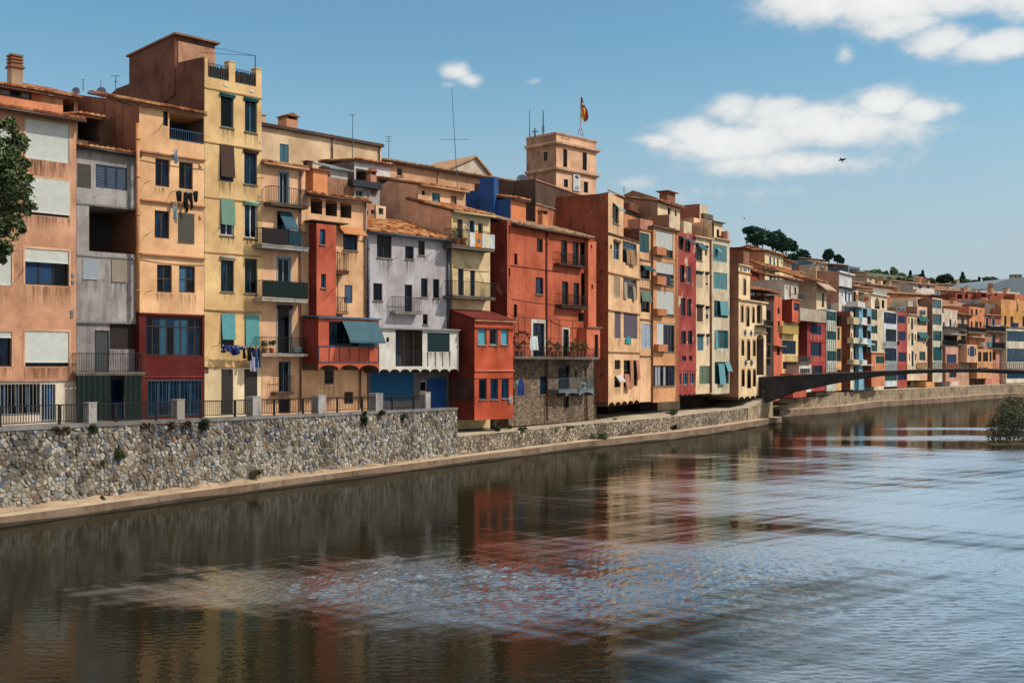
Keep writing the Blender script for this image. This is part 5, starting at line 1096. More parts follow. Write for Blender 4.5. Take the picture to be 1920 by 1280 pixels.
h.tiles(-.3, h.W + .2, -.5, 7, h.z_(870, 325, -.5), h.z_(870, 325, -.5) + 1.45, stops=((146, 110, 86), (186, 146, 112), (206, 170, 136), (166, 126, 96)), key='roof_tile_dusty', pitch=.36)
h.pipe(680 + 605 / 4.267, 320, 372, (206, 150, 106))
h = back('grey_gable_house', 'pale gable end peeping over the long tiled roof', 835, 922, 32)
a, b = h.s_(835), h.s_(929); z0 = h.z_(880, 330); m = MB(); c_ = h.s_(890); zt = h.z_(889, 295); m.prism([(a, -6), (b, -6), (b, z0 - .4), (c_, zt), (a, z0 + 0)], 'y', 0, 6)
m.build('wall', stucco((206, 190, 170), .3), h.root); m = MB(); m.prism([(a - .3, z0), (c_, zt), (c_, zt + .2), (a - .3, z0 + .2)], 'y', -.3, 6); m.prism([(c_, zt), (b + .3, z0 - .5), (b + .3, z0 - .3), (c_, zt + .2)], 'y', -.3, 6); m.build('roof', tilemat(((150, 112, 84), (190, 146, 108), (206, 170, 136)), 'roof_tile_dusty2'), h.root)
# square tower
h = back('square_tower', 'square peach lookout tower with grimy left face, cornices and rooftop flag', 1042.8, 1118, 26, cat='tower')
tw = stucco((232, 176, 132), .25, None, (110, 84, 66)); tws = stucco((170, 128, 100), .9, (96, 80, 70), (70, 60, 54))
ws = V(A7, *[cs(a, b, c, d, fr='black', nx=1, glass=(16, 20, 24), sur=(236, 196, 156), surw=.12, sill=False) for a, b, c, d in ((1602, 512, 1637, 655), (1758, 537, 1793, 680), (1608, 752, 1643, 815), (1767, 772, 1803, 860))])
yd = h.side(987, 262)[0]; yd = min(yd, 8)
h.block(top=257, mat=tw, side=tws, depth=yd, wins=ws)
for (py, p, hh) in ((273, .35, .22), (320.5, .3, .22), (256, .12, .12)):
    z = h.z_(1080, py); m = MB(); m.box(-p, h.W + p, -p, yd + .02, z - hh, z); m.box(-p * .6, h.W + p * .6, -p * .6, yd + .01, z - hh - .12, z - hh); m.build('cornice', stucco((206, 160, 122), .5), h.root)
y0, z0 = h.side(1019.5, 302); y1, z1 = h.side(1027.5, 284); m = MB(); m.box(-.03, .05, min(y0, y1), max(y0, y1), z0, z1); o = m.build('window', paint(C('black')), h.root)
m = MB(); m.box(-.05, -.01, min(y0, y1) - .1, min(y0, y1), z0, z1); m.box(-.05, -.01, max(y0, y1), max(y0, y1) + .1, z0, z1); m.box(-.05, -.01, min(y0, y1) - .1, max(y0, y1) + .1, z1, z1 + .12); m.build('surround', stucco((206, 166, 130), .3), o)
a, b, z0, z1 = h.R(*pxv(A7, 1684, 682), *pxv(A7, 1740, 845), -.1); m = MB(); m.box(a, b, -.12, -.09, z0, z1); o = m.build('banner', paint((206, 208, 206), .8), h.root)
m = MB(); w = b - a
for (fx0, fx1, fz0, fz1) in ((.3, .75, .60, .70), (.2, .6, .66, .72), (.35, .7, .72, .75), (.15, .85, .14, .17), (.2, .8, .21, .24), (.15, .7, .07, .10)): m.box(a + w * fx0, a + w * fx1, -.13, -.121, z0 + (z1 - z0) * fz0, z0 + (z1 - z0) * fz1)
m.build('banner_print', paint((70, 84, 110), .8), o)
m = MB(); z = h.z_(1060, 260); x0 = h.s_(1053)      # sprayed scrawl on the parapet
zz = h.z_(1058, 259); sx = h.s_(1052); ex = h.s_(1068)
for k in range(9):
    x = sx + (ex - sx) * k / 8; m.tube((x, -.02, zz - .16 + .1 * (k % 2)), (x + .16, -.02, zz + .14 - .08 * (k % 3)), .025, 4)
m.build('graffiti', paint((40, 34, 34)), h.root)
TW = h
zr = h.z_(1080, 256)
# rooftop clutter between the houses
h = back('white_roof_house', 'small white rooftop house with dark doorway and shed roof behind the loggia house', 664, 732, 7.5)
h.block(top=305, mat=stucco((206, 204, 204), .35, None, (120, 120, 140)), side=stucco((130, 100, 84), .6), depth=4, wins=V(A5, vo(800, 502, 905, 600, rec=1.2, col=(70, 60, 60))))
h.front_roof(664, 734, 304, back=4, rise=.4, over=.25)
h.block(664, 712, top=346, y=-1.6, mat=stucco((170, 168, 170), .7), depth=1.5, name='lower_wall', wins=V(A5, cs(800, 668, 858, 718, fr='ltblue', nx=2)))
m = MB(); a, b, z0, z1 = h.R(660, 340, 715, 352, -1.9); m.box(a, b, -2.0, -1.0, z0, z1); m.build('canopy', paint((36, 44, 56)), h.root)
h.chimney(695, 328, 706, 343, -1.6, .45, stucco((206, 130, 96), .3), 'tent')
h = back('brown_roof_terrace', 'brown walled roof terrace with glazed shed behind the orange chimney', 574, 664, 6)
tb = stucco((166, 116, 84), .7, None, (70, 54, 46)); h.block(614, 664, top=335, mat=tb, side=tb, depth=5); h.block(572, 613, top=318, y=1.0, mat=stucco((130, 92, 72), .8), depth=4, name='rear_wall')
m = MB(); a, b, z0, z1 = h.R(620, 303, 652, 329, 1.0); m.box(a, b, 1.0, 3.0, z0 - .5, z1 - .6); m.build('shed_wall', stucco((190, 194, 196), .4), h.root); m = MB(); m.prism([(.7, z1 - .6), (3.2, z1 + .1), (3.2, z1 + .18), (.7, z1 - .52)], 'x', a - .3, b + .3); m.build('shed_roof', paint((120, 140, 150), .3), h.root)
h.chimney(577, 303, 586, 316, 1.6, .5, stucco((96, 70, 60), .5), 'slab')
h = back('vent_hut', 'small beige rooftop hut with square vents above the lilac roof', 683, 723, 3.6)
h.block(705, 723.5, top=386, mat=stucco((226, 190, 150), .2), depth=1.5, wins=V(A5, br(983, 812, 1017, 862, fr='grey', nx=1, sill=False))); h.block(683, 705, top=381, y=.1, mat=stucco((206, 144, 106), .25), depth=2, name='rear_wall', wins=V(A5, br(868, 832, 897, 868, fr='brown', nx=1, sill=False), br(920, 825, 948, 862, fr='brown', nx=1, sill=False)))
# ------------------------------------------------------------------ the far row
FZ = [(1400, 106), (1437, 113), (1464, 120), (1500, 126), (1586, 142), (1637, 156), (1681, 166), (1760, 177), (1860, 200), (1920, 209), (2010, 222), (2100, 232)]
def zfar(px):
    for (a, za), (b, zb) in zip(FZ, FZ[1:]):
        if px <= b: return za + (zb - za) * (px - a) / (b - a)
    return FZ[-1][1]
def far(name, label, x0, x1, dz=0, zb=2.0, group='houses beyond the footbridge', **k): return House(name, label, x0, x1, zfar(x0) + dz, zfar(x1) + dz, zb, group=group, **k)
def nv(*r, **k): return cs(*r, **dict(dict(fr='navy', nx=2, sill=False, glass=(14, 38, 92)), **k))
def gn(*r, **k): return cs(*r, **dict(dict(fr=(50, 110, 110), nx=3, sill=False, glass=(16, 70, 78)), **k))
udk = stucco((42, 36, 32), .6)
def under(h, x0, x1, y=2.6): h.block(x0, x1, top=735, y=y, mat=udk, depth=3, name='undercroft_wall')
# dark timber gallery beside the ornate house
h = far('dark_gallery_house', 'dark narrow house with brown timber galleries right of the ornate house', 1433, 1450)
dkb = stucco((72, 50, 42), .5); h.block(top=556, mat=dkb, side=dkb, depth=5, wins=V(B5, vo(535, 10, 610, 130, col=(40, 34, 32)), vo(535, 200, 610, 400, col=(40, 34, 32)), cs(540, 430, 600, 580, fr='black', nx=1, glass=(30, 30, 36)), vo(540, 590, 600, 670, col=(40, 34, 32))))
h.balcony(1432, 1451, 611, 613, 601, p=.8, rail='black'); h.front_roof(1430, 1452, 545, back=3, rise=.5, over=.6)
h = far('gallery_loggia_house', 'brown gallery with dark windows under tiled eave behind the arched house', 1406, 1436, dz=9, group=GB)
h.block(top=541, mat=stucco((150, 92, 70), .4), depth=5, wins=V(B4, cs(368, 935, 440, 1048, fr='dkbrown', nx=2, glass=(40, 40, 44), sill=False), cs(485, 940, 515, 1050, fr='dkbrown', nx=1, glass=(40, 40, 44), sill=False)))
h.front_roof(1404, 1438, 541, back=3, rise=.8, over=.5); h.block(1406, 1424, top=508, y=3, z0=h.z_(1415, 545), mat=stucco((176, 54, 34), .2), depth=3, name='upper_wall'); h.front_roof(1404, 1426, 508, back=4, rise=.7, over=.4, y=3)
h = House('blue_shutter_house', 'cream house with blue shutters and orange gable wall above the far row', 1434, 1469.5, 150, 158, 2.0, group=GB)
og = stucco((206, 122, 74), .45); h.block(top=474, mat=stucco((236, 212, 156), .2), side=og, depth=8, wins=V(B4, *[lv(a, b, c, d, col=(40, 88, 140), n=2) for a, b, c, d in ((590, 520, 615, 665), (640, 532, 660, 675), (683, 542, 705, 690), (590, 712, 625, 895), (640, 722, 667, 900), (685, 732, 715, 905))], cs(735, 570, 747, 610, nx=1, sill=False)))
h.sidewall([(1434, 560), (1434, 467), (1402, 458), (1370, 470), (1366, 560)], og); h.front_roof(1433, 1471, 474, back=5, rise=.6, over=.4)
h.balcony(1438, 1462, 506, 507.5, 497, p=.7, rail=(90, 90, 96)); h.balcony(1440, 1466, 542, 546, 534, p=.8, col=(176, 130, 70), rail=(90, 90, 96))
h.chimney(1394, 466, 1405, 486, -6, 2, stucco((150, 96, 70), .5), 'slab')
h = House('peach_eave_house', 'small peach house with deep eave right of the blue-shuttered house', 1470, 1484, 158, 161, 2.0, group=GB)
h.block(top=489, mat=stucco((226, 170, 120), .3), depth=8); h.front_roof(1469, 1487, 489, back=5, rise=1.6, over=.6)
h = far('orange_sliver_house', 'thin bright orange house with three small windows above the bridge end', 1450.5, 1466)
h.block(top=556, mat=stucco((222, 98, 52), .2), side=stucco((130, 84, 80), .4), depth=5, wins=V(B5, nv(690, -20, 718, 55), nv(693, 140, 720, 280), nv(680, 450, 720, 550, glass=(20, 20, 24)))); under(h, 1451, 1466)
h.ledge(1450, 1467, 648, (180, 140, 110), p=.5)
h = far('yellow_balustrade_house', 'yellow house with balustrade balcony below a red projecting box', 1466.3, 1496.5)
y_ = stucco((232, 190, 112), .2); h.block(top=603, bot=735, mat=y_, side=y_, depth=5, wins=V(B5, nv(745, 372, 910, 535, nx=4), nv(755, 627, 910, 712, nx=2)))
h.block(1467, 1496.5, top=612, bot=626, mat=stucco((236, 196, 110), .2), y=-.5, depth=.5, name='balustrade_wall'); h.bars(h.s_(1467, -.5), h.s_(1496, -.5), -.52, h.z_(1481, 626, -.5), h.z_(1481, 611, -.5), (236, 200, 120), h.root, .28, r=.06)
rd = stucco((222, 90, 48), .15); h.block(1485.2, 1500.2, top=562, bot=604, mat=rd, side=stucco((150, 46, 30), .2), y=-.9, depth=1.6, name='red_box_wall', wins=V(B4, nv(885, 1077, 955, 1165, nx=4)))
h.ledge(1484, 1501, 561, (190, 70, 40), y=-.9, p=.1); under(h, 1467, 1496)
h = far('white_terrace_house', 'white house with narrow windows and side terrace above the red box', 1471, 1497, dz=4, group=GB)
h.block(top=526, mat=stucco((206, 196, 178), .2), depth=5, wins=V(B4, cs(890, 882, 915, 975, nx=1, sur=(220, 210, 190), sill=False), cs(833, 872, 850, 1010, nx=1, fr='brown', sill=False), cs(795, 868, 806, 910, nx=1, sill=False)))
h.front_roof(1470, 1498, 523, back=3, rise=.7, over=.5); h.balcony(1496, 1508, 562, 565, 551, p=.8, rail=(80, 80, 84))
h = far('shaded_alley_house', 'brown recessed house with grey balconies left of the crimson house', 1497, 1514, dz=3)
bz = stucco((96, 66, 54), .4); h.block(top=600, bot=735, mat=bz, depth=5, wins=V(D3, vo(175, 500, 250, 770, col=(60, 44, 38)), vo(175, 800, 250, 1010, col=(60, 44, 38)))); h.balcony(1500, 1521, 679, 682, 668, p=2.4, rail=(90, 88, 88)); h.balcony(1500, 1513, 598, 600, 587, p=1, rail=(90, 88, 88))
h.block(1498.5, 1521, top=683, bot=735, y=-2.2, mat=stucco((214, 206, 190), .2), depth=2.2, name='white_wall', wins=V(D3, gz(160, 1203, 312, 1290, nx=5, fr='white', sill=False)))
h = far('crimson_house', 'crimson house with three wide deep blue windows just above the bridge', 1513.5, 1549.7, dz=-1)
cz = stucco((184, 52, 50), .15); h.block(top=604, bot=732, mat=cz, side=stucco((130, 38, 38), .2), depth=5, under=udk, wins=V(D3, rl(318, 547, 480, 690, col=(16, 42, 92), fr='ltblue', sill=False), nv(320, 815, 480, 1020, nx=4, fr='blue'), nv(345, 1163, 490, 1320, nx=4)))
h.ledge(1512, 1550.5, 602.5, (110, 84, 70), p=.15); h.ledge(1513.5, 1550, 640, (150, 40, 40), p=.05); h.scallop(1514, 1549.5, 732, 6, .2, cz, depth=3); under(h, 1514, 1549)
m = MB()
for xx in (320, 373, 425, 478):
    for (ya, yb) in ((695, 770), (1035, 1100)):
        a, b, z0, z1 = h.R(*pxv(D3, xx - 4, ya), *pxv(D3, xx + 4, yb)); m.box(a, b, -.05, -.002, z0, z1)
m.build('panel_strips', paint((206, 150, 110)), h.root)
h = far('orange_underbox', 'small orange-red box hanging below the footbridge', 1487, 1512, dz=-5, cat='house'); h.block(top=700, bot=744, mat=stucco((206, 76, 52), .2), depth=4, under=udk); h.scallop(1487, 1512, 744, 6, .12, stucco((206, 76, 52), .2), depth=2); h.block(1490, 1510, top=744, y=2, mat=udk, depth=2, name='undercroft_wall')
h = far('beige_terrace_house', 'big beige house with overhanging eave and roof terrace above the crimson house', 1530.5, 1550, dz=4, group=GB)
be = stucco((206, 178, 138), .2); h.block(top=526, mat=stucco((214, 190, 152), .2), side=be, depth=9, wins=V(B4, nv(1222, 957, 1250, 1125, nx=1, fr='dkgreen', glass=(20, 44, 40))))
h.sidewall([(1530.5, 600), (1530.5, 500), (1491, 519), (1491, 600)], be); m = MB(); z = h.z_(1540, 542); m.prism([(-1.1, z - .2), (0, z + .7), (0, z + .8), (-1.1, z - .05)], 'x', -.2, h.W + .6); m.build('eave', stucco((180, 150, 120), .3), h.root)
h.front_roof(1490, 1551, 524, back=6, rise=2.2, over=.1)
h.block(1500, 1549, top=580, bot=603, y=-2.5, mat=stucco((176, 162, 142), .3), depth=.3, name='terrace_parapet')
h = far('pale_green_bay_house', 'slim white house with stacked green glazed bays right of the crimson house', 1549.9, 1568, dz=-1.5)
pw_ = stucco((196, 200, 186), .2); h.block(top=581, bot=732, mat=pw_, side=pw_, depth=5, under=udk, wins=V(D3, gn(553, 350, 702, 490), gn(562, 647, 702, 777), gn(565, 942, 705, 1095), gn(570, 1255, 700, 1330))); h.scallop(1550, 1568, 732, 3, .2, pw_, depth=3); under(h, 1550, 1568)
m = MB()
for yy in ((500, 635), (785, 930), (1110, 1240)):
    for k in range(5): a, b, z0, z1 = h.R(*pxv(D3, 572 + k * 28, yy[0]), *pxv(D3, 578 + k * 28, yy[1])); m.box(a, b, -.05, -.002, z0, z1)
m.build('panel_strips', paint((150, 150, 140)), h.root)
h = far('narrow_orange_house', 'narrow orange house with teal tall windows beside the green bays', 1568.2, 1577.5, dz=-1)
oo = stucco((230, 164, 90), .2); h.block(top=612, bot=732, mat=oo, side=oo, depth=5, under=udk, wins=V(D3, gn(720, 592, 756, 780, nx=1), gn(708, 907, 778, 1100, nx=2, glass=(10, 40, 56)), nv(712, 1225, 778, 1300))); under(h, 1568, 1577)
h = far('brick_side_house', 'tall house with big brown brick side wall and slim cream front', 1594.5, 1600, dz=-3)
bs = stucco((140, 80, 62), .3); h.block(top=584, bot=730, mat=stucco((226, 196, 160), .2), side=bs, depth=7, under=udk, wins=V(D3, nv(918, 410, 938, 535, nx=1), nv(925, 675, 942, 810, nx=1), nv(928, 955, 944, 1100, nx=1)))
h.sidewall([(1594.5, 730), (1594.5, 584), (1575.5, 587), (1575.5, 646), (1580, 730)], bs); under(h, 1586, 1600, 2)
h = far('white_turret_house', 'white and blue turret house with round corner above the brick wall', 1573, 1597, dz=6, group=GB)
wt_ = stucco((206, 210, 216), .15); h.block(top=512, bot=586, mat=wt_, side=stucco((190, 130, 104), .3), depth=6, wins=V(B4, nv(1500, 935, 1520, 1060, nx=1), nv(1460, 940, 1472, 1000, nx=1), nv(1540, 960, 1560, 1070, nx=1)))
h.sidewall([(1573, 590), (1573, 512), (1533, 520), (1533, 590)], stucco((190, 128, 100), .3)); h.ledge(1572, 1598, 539.5, (40, 44, 60), p=.5, h=.2); h.ledge(1571, 1599, 511, (226, 220, 210), p=.3, h=.2); h.block(1573, 1597, top=570, bot=586, y=-1.0, mat=stucco((214, 204, 190), .2), depth=1, name='balcony_wall')
h = far('light_blue_house', 'light blue house with white balcony fronts and navy shaded galleries', 1600.2, 1633, dz=-2)
lb = stucco((104, 156, 246), .12); wb_ = stucco((208, 208, 204), .2)
h.block(top=575, bot=730, mat=lb, side=lb, depth=5, under=udk, wins=V(D3, *[vo(x0, y0, x1, y1, rec=1.0, col=(30, 44, 96), door=(60, 70, 110)) for y0, y1 in ((310, 440), (560, 745), (870, 1060), (1170, 1280)) for x0, x1 in ((962, 1040), (1104, 1165))], *[vo(1170, y0, 1220, y1, rec=1.0, col=(24, 40, 110)) for y0, y1 in ((420, 545), (640, 760), (880, 1070))]))
for (y0, y1) in ((595, 608), (633, 643.5), (674, 683)):
    h.block(1600.4, 1610, top=y0, bot=y1, y=-.8, mat=stucco((214, 196, 150), .2), depth=.8, name='balcony_front'); h.block(1617, 1626, top=y0 + 1, bot=y1, y=-.8, mat=wb_, depth=.8, name='balcony_front'); h.ledge(1600, 1627, y1, (206, 206, 200), y=0, p=.95, h=.14)
h.block(1610.5, 1617, top=575, bot=728, y=-.5, mat=stucco((112, 166, 255), .1), depth=.5, name='pilaster'); h.block(1609, 1622, top=566, bot=576, y=-.9, mat=stucco((214, 210, 206), .15), depth=1.5, name='canopy_hood'); h.scallop(1600.5, 1630, 730, 9, .14, stucco((170, 196, 226), .2), depth=2); under(h, 1600, 1633)
h.block(1600.2, 1626, top=546, y=2.5, z0=h.z_(1613, 576), mat=stucco((206, 176, 144), .2), depth=4, name='upper_wall', wins=V(D3, vo(935, 50, 1000, 260, col=(30, 34, 70)), vo(1035, 60, 1125, 200, col=(30, 34, 70))))
h = far('mint_bay_house', 'cream house with green glazed bays and tall bare beige wall', 1633.3, 1657, dz=-1)
cb = stucco((214, 196, 160), .2); h.block(top=579, bot=735, mat=cb, side=cb, depth=5, wins=V(D4, gn(270, 317, 360, 480), gn(270, 552, 362, 680), gn(272, 782, 360, 950)))
h.block(1634, 1659, top=661, bot=724, y=-1.4, mat=stucco((222, 130, 76), .2), side=stucco((150, 60, 36), .2), depth=1.4, name='orange_box_wall', under=udk, wins=V(D4, gn(338, 1022, 465, 1130))); h.ledge(1633, 1660, 661, (200, 110, 80), y=-1.4, p=.15); under(h, 1634, 1657)
h = far('arched_roof_house', 'cream rooftop house with arch and white railing above the mint bays', 1633, 1663, dz=5, group=GB)
h.block(top=553, mat=stucco((222, 200, 164), .2), depth=6, wins=V(D4, vo(320, 145, 395, 330, arch=True, rise=.9, rec=1, col=(90, 76, 66)), vo(425, 180, 465, 300, rec=1, col=(80, 84, 70)))); h.ledge(1632, 1664, 552, (232, 220, 196), p=.3, h=.15)
h.bars(h.s_(1637), h.s_(1660), -.1, h.z_(1648, 551), h.z_(1648, 542), (220, 214, 200), h.root, .5, r=.09)
h = far('navy_glazed_house', 'white framed house with three storeys of navy glazing and balustrades', 1657.2, 1682, dz=-1)
wf = stucco((196, 206, 216), .15); h.block(top=583, bot=724, mat=wf, side=wf, depth=5, under=udk, wins=V(D4, nv(458, 370, 645, 535, nx=4, glass=(14, 40, 100)), nv(485, 617, 645, 800, nx=3, glass=(10, 20, 50)), nv(470, 900, 650, 1095, nx=4)) + V(D7, gn(470, 345, 655, 430, nx=5)))
for (y0, y1) in ((640, 651), (677.5, 694)): h.bars(h.s_(1659, -.3), h.s_(1681, -.3), -.3, h.z_(1670, y1, -.3), h.z_(1670, y0, -.3), (206, 210, 212), h.root, .3, r=.06)
h.scallop(1657.2, 1682, 724, 8, .12, wf, depth=2); under(h, 1657, 1682)
h = far('brick_red_house', 'flat red house with four square blue windows and roof air conditioners', 1682.2, 1701, dz=-1)
rr = stucco((186, 74, 62), .15); h.block(top=585, bot=727, mat=rr, side=rr, depth=5, under=udk, wins=V(D4, rl(665, 415, 780, 522, col=(18, 40, 88), fr='ltblue', sill=False), rl(672, 650, 785, 782, col=(18, 40, 88), fr='ltblue', sill=False), rl(676, 962, 795, 1097, col=(18, 38, 84), fr='ltblue', sill=False)) + V(D7, nv(668, 325, 800, 415))); under(h, 1682, 1701)
h = far('slit_window_house', 'cream house with groups of three slim slit windows', 1701.2, 1719.5, dz=-1)
ci = stucco((234, 206, 166), .15); sl = [(825, 455, 843, 540), (865, 450, 897, 620), (918, 460, 935, 545), (830, 690, 846, 782), (868, 672, 903, 862), (920, 690, 940, 782), (835, 985, 851, 1090), (873, 945, 905, 1172), (925, 985, 942, 1090)]
h.block(top=590, bot=713, mat=ci, side=ci, depth=5, under=udk, wins=V(D4, *[gn(*q, nx=1, glass=(14, 50, 50)) for q in sl])); h.block(1703, 1716, top=565, y=2, z0=h.z_(1710, 592), mat=stucco((190, 184, 166), .2), depth=3, name='upper_wall'); h.ledge(1700, 1720, 589, (214, 180, 150), p=.3); under(h, 1701, 1719)
h = far('green_awning_house', 'cream house with dark green awnings and white air conditioner', 1719.8, 1738.5, dz=-1)
h.block(top=575, bot=713, mat=stucco((230, 184, 146), .2), side=stucco((150, 104, 84), .3), depth=5, under=udk, wins=V(D4, gn(962, 425, 1100, 560, awn=(20, 90, 90), ah=.7, ap=.35), gn(962, 665, 1100, 805, awn=(20, 90, 90), ah=.8, ap=.4), gn(990, 952, 1080, 1085))); under(h, 1720, 1738)
h.block(1719, 1736, top=558, y=1.6, z0=h.z_(1728, 577), mat=stucco((230, 190, 150), .2), depth=4, name='upper_wall', wins=V(D4, nv(962, 167, 1080, 250, glass=(10, 24, 30))))
h.bars(h.s_(1720, -.2), h.s_(1738.5, -.2), -.2, h.z_(1729, 689), h.z_(1729, 679), (214, 176, 130), h.root, .3, r=.07)
h.block(1736, 1752, top=716, bot=726, y=-.8, mat=stucco((226, 150, 80), .2), depth=2, under=udk, name='orange_panel_wall')
h = far('teal_tower_house', 'slim tower of teal glazed bays with brown side wall', 1748.5, 1766.5, dz=-2)
h.block(top=559, bot=716, mat=stucco((206, 196, 168), .2), side=stucco((150, 104, 80), .3), depth=6, under=udk, wins=V(B6, gn(740, 560, 855, 672, nx=4, glass=(16, 90, 104)), gn(745, 748, 858, 885, nx=4, glass=(14, 74, 90)), gn(750, 962, 862, 1090, nx=4, glass=(12, 60, 80))) + V(B7, gn(540, 248, 620, 375, nx=3, glass=(14, 80, 100)))); under(h, 1748, 1766)
h.sidewall([(1748.5, 700), (1748.5, 559), (1736, 557), (1736, 700)], stucco((156, 108, 84), .3)); h.bars(h.s_(1752, -.2), h.s_(1766, -.2), -.2, h.z_(1759, 690), h.z_(1759, 677), (214, 206, 196), h.root, .3, r=.06)
h = far('white_terrace_cottage', 'small whitewashed house with blue door and shaded canopy terrace', 1766.8, 1796, dz=1)
h.block(top=580, bot=735, mat=stucco((214, 194, 172), .3, (190, 130, 104)), depth=5, wins=V(D5, nv(160, 305, 190, 450, nx=1), nv(245, 328, 260, 372, nx=1), cs(45, 140, 75, 215, nx=1, sill=False), nv(65, 350, 92, 420, nx=1), vo(70, 550, 275, 690, rec=1.4, col=(60, 54, 54)))); h.balcony(1767, 1796, 648, 650, 639, p=1.2, rail='black'); h.ledge(1768, 1796, 626.5, (206, 206, 200), p=1.3, h=.1, name='canopy'); h.balcony(1766, 1797, 619, 621, 612, p=.7, rail=(90, 90, 90))
h.block(1773, 1796.5, top=650.5, bot=715, y=-1.2, mat=stucco((214, 150, 122), .25), depth=1.2, name='pink_wall', under=udk, wins=V(D5, rl(120, 832, 265, 962, col=(24, 44, 110), fr='white', sill=False), nv(160, 1100, 265, 1180))); h.bars(h.s_(1773, -1.25), h.s_(1796, -1.25), -1.3, h.z_(1785, 691, -1.2), h.z_(1785, 681, -1.2), (190, 120, 100), h.root, .25, r=.05); under(h, 1767, 1796)
h = far('black_balcony_house', 'beige house with black balcony panel and low tiled roof', 1796.3, 1817, dz=1)
h.block(top=590, bot=735, mat=stucco((196, 150, 118), .3), depth=5, wins=V(D5, cs(340, 265, 380, 375, nx=1, fr='dkgreen', glass=(14, 30, 30), sill=False), cs(337, 500, 395, 672, nx=1, fr='dkgreen', glass=(14, 34, 36), sill=False))); h.front_roof(1795, 1819, 590, back=4, rise=1.2, over=.6); h.balcony(1796, 1815.5, 617, 618.5, 607, p=.8, panels=((0, 1, (26, 22, 24)),)); h.balcony(1796, 1812, 645, 647, 637, p=.6, rail='black'); under(h, 1796, 1817)
h = far('orange_corner_house', 'orange house with six green windows and pink oriel below', 1817.3, 1846, dz=0)
h.block(top=576, bot=650, mat=stucco((222, 134, 72), .2), side=stucco((206, 110, 70), .2), depth=5, wins=V(D5, *[cs(*q, nx=1, fr='dkgreen', glass=(14, 50, 54), sill=False) for q in ((475, 157, 515, 245), (545, 157, 582, 245), (622, 172, 638, 210), (480, 342, 510, 440), (545, 342, 590, 500), (612, 347, 640, 430))]))
h.block(1817.3, 1846, top=650.2, bot=735, y=.4, mat=stucco((84, 66, 54), .4), depth=5, name='lower_wall'); h.balcony(1816, 1850, 622, 625, 614, p=.8, rail='black'); h.balcony(1823, 1860, 631.5, 633, 630, p=1.2, rail=None, col=(200, 190, 180))
h.block(1813, 1832.5, top=646, bot=679, y=-1.0, mat=stucco((226, 168, 128), .2), depth=1.4, name='oriel_wall', under=udk, wins=V(D5, nv(435, 740, 455, 850, nx=1), rl(463, 712, 535, 862, col=(26, 56, 120), fr='ltblue', sill=False), nv(540, 742, 560, 850, nx=1))); h.scallop(1813, 1832.5, 679, 5, .1, stucco((226, 168, 128), .2), y=-1.0, depth=1)
h.block(1832, 1861, top=654, bot=709, y=-.8, mat=stucco((222, 150, 88), .2), depth=1.4, name='gallery_wall', under=udk, wins=V(D5, nv(592, 797, 640, 940, nx=1, glass=(10, 16, 16)), nv(665, 797, 742, 940, nx=2, glass=(10, 16, 16)), nv(762, 797, 792, 940, nx=1, glass=(10, 16, 16)), nv(592, 1032, 640, 1056, nx=1), nv(665, 1032, 742, 1056))); under(h, 1817, 1861, 2)
h = far('striped_house', 'house with red and pink striped brick bands and tall dark windows', 1846.3, 1877, dz=1)
h.block(top=592, bot=735, mat=stucco((206, 130, 104), .3), depth=5, wins=V(D5, cs(705, 292, 742, 462, nx=1, sur=(226, 190, 160), fr='dkgreen', sill=False, glass=(16, 24, 30)), cs(792, 292, 840, 402, nx=1, sur=(226, 190, 160), fr='dkgreen', sill=False, glass=(16, 24, 30)), cs(800, 540, 850, 700, nx=1, sur=(170, 140, 120), fr='black', sill=False), cs(808, 800, 855, 920, nx=1, fr='black', sill=False)))
h.ledge(1845, 1878, 590, (214, 130, 110), p=.5, h=.15)
for k in range(5):
    for (x0, x1) in ((752, 786), (852, 918)):
        a, b, z0, z1 = h.R(*pxv(D5, x0, 272 + k * 25), *pxv(D5, x1, 284 + k * 25)); m = MB(); m.box(a, b, -.03, -.002, z0, z1); m.build('brick_band', stucco((170, 62, 50), .2), h.root)
h.balcony(1848, 1885, 620.5, 622.5, 611, p=.9, rail='black'); h.balcony(1860, 1886, 653, 655, 642, p=.7, rail='black'); under(h, 1846, 1877)
h.block(1846, 1877, top=570, y=2, z0=h.z_(1860, 594), mat=stucco((120, 100, 90), .5), depth=4, name='upper_wall')
h = far('ochre_house', 'ochre yellow house with white framed blue glazed bays at the right edge', 1877.3, 1990, dz=1)
h.block(top=582, bot=735, mat=stucco((222, 152, 58), .2), side=stucco((190, 120, 60), .3), depth=5, wins=V(D5, *[cs(*q, nx=1, fr='dkbrown', glass=(20, 26, 32), sill=False) for q in ((980, 257, 1016, 410), (1076, 262, 1118, 410), (1255, 262, 1292, 420))]))
h.block(1887, 1990, top=614, bot=717, y=-1.0, mat=stucco((214, 204, 184), .15), depth=1.0, name='bay_wall', under=udk, wins=[('glaz', 1887.8, y0, 1989, y1, dict(fr=(40, 90, 130), nx=12, glass=(14, 56, 100), sill=False)) for y0, y1 in ((622, 641), (654, 678.5), (697, 709))]); h.ledge(1886, 1990, 614, (206, 190, 170), y=-1.0, p=.3)
h.bars(h.s_(1888, -1.1), h.s_(1989, -1.1), -1.1, h.z_(1930, 690, -1), h.z_(1930, 679, -1), (214, 206, 190), h.root, .3, r=.07); under(h, 1887, 1989); h.pipe(1908, 560, 582, (222, 170, 100), r=.2)
h.block(1877, 1990, top=565, y=1.5, z0=h.z_(1930, 584), mat=stucco((216, 150, 86), .2), depth=4, name='upper_wall')
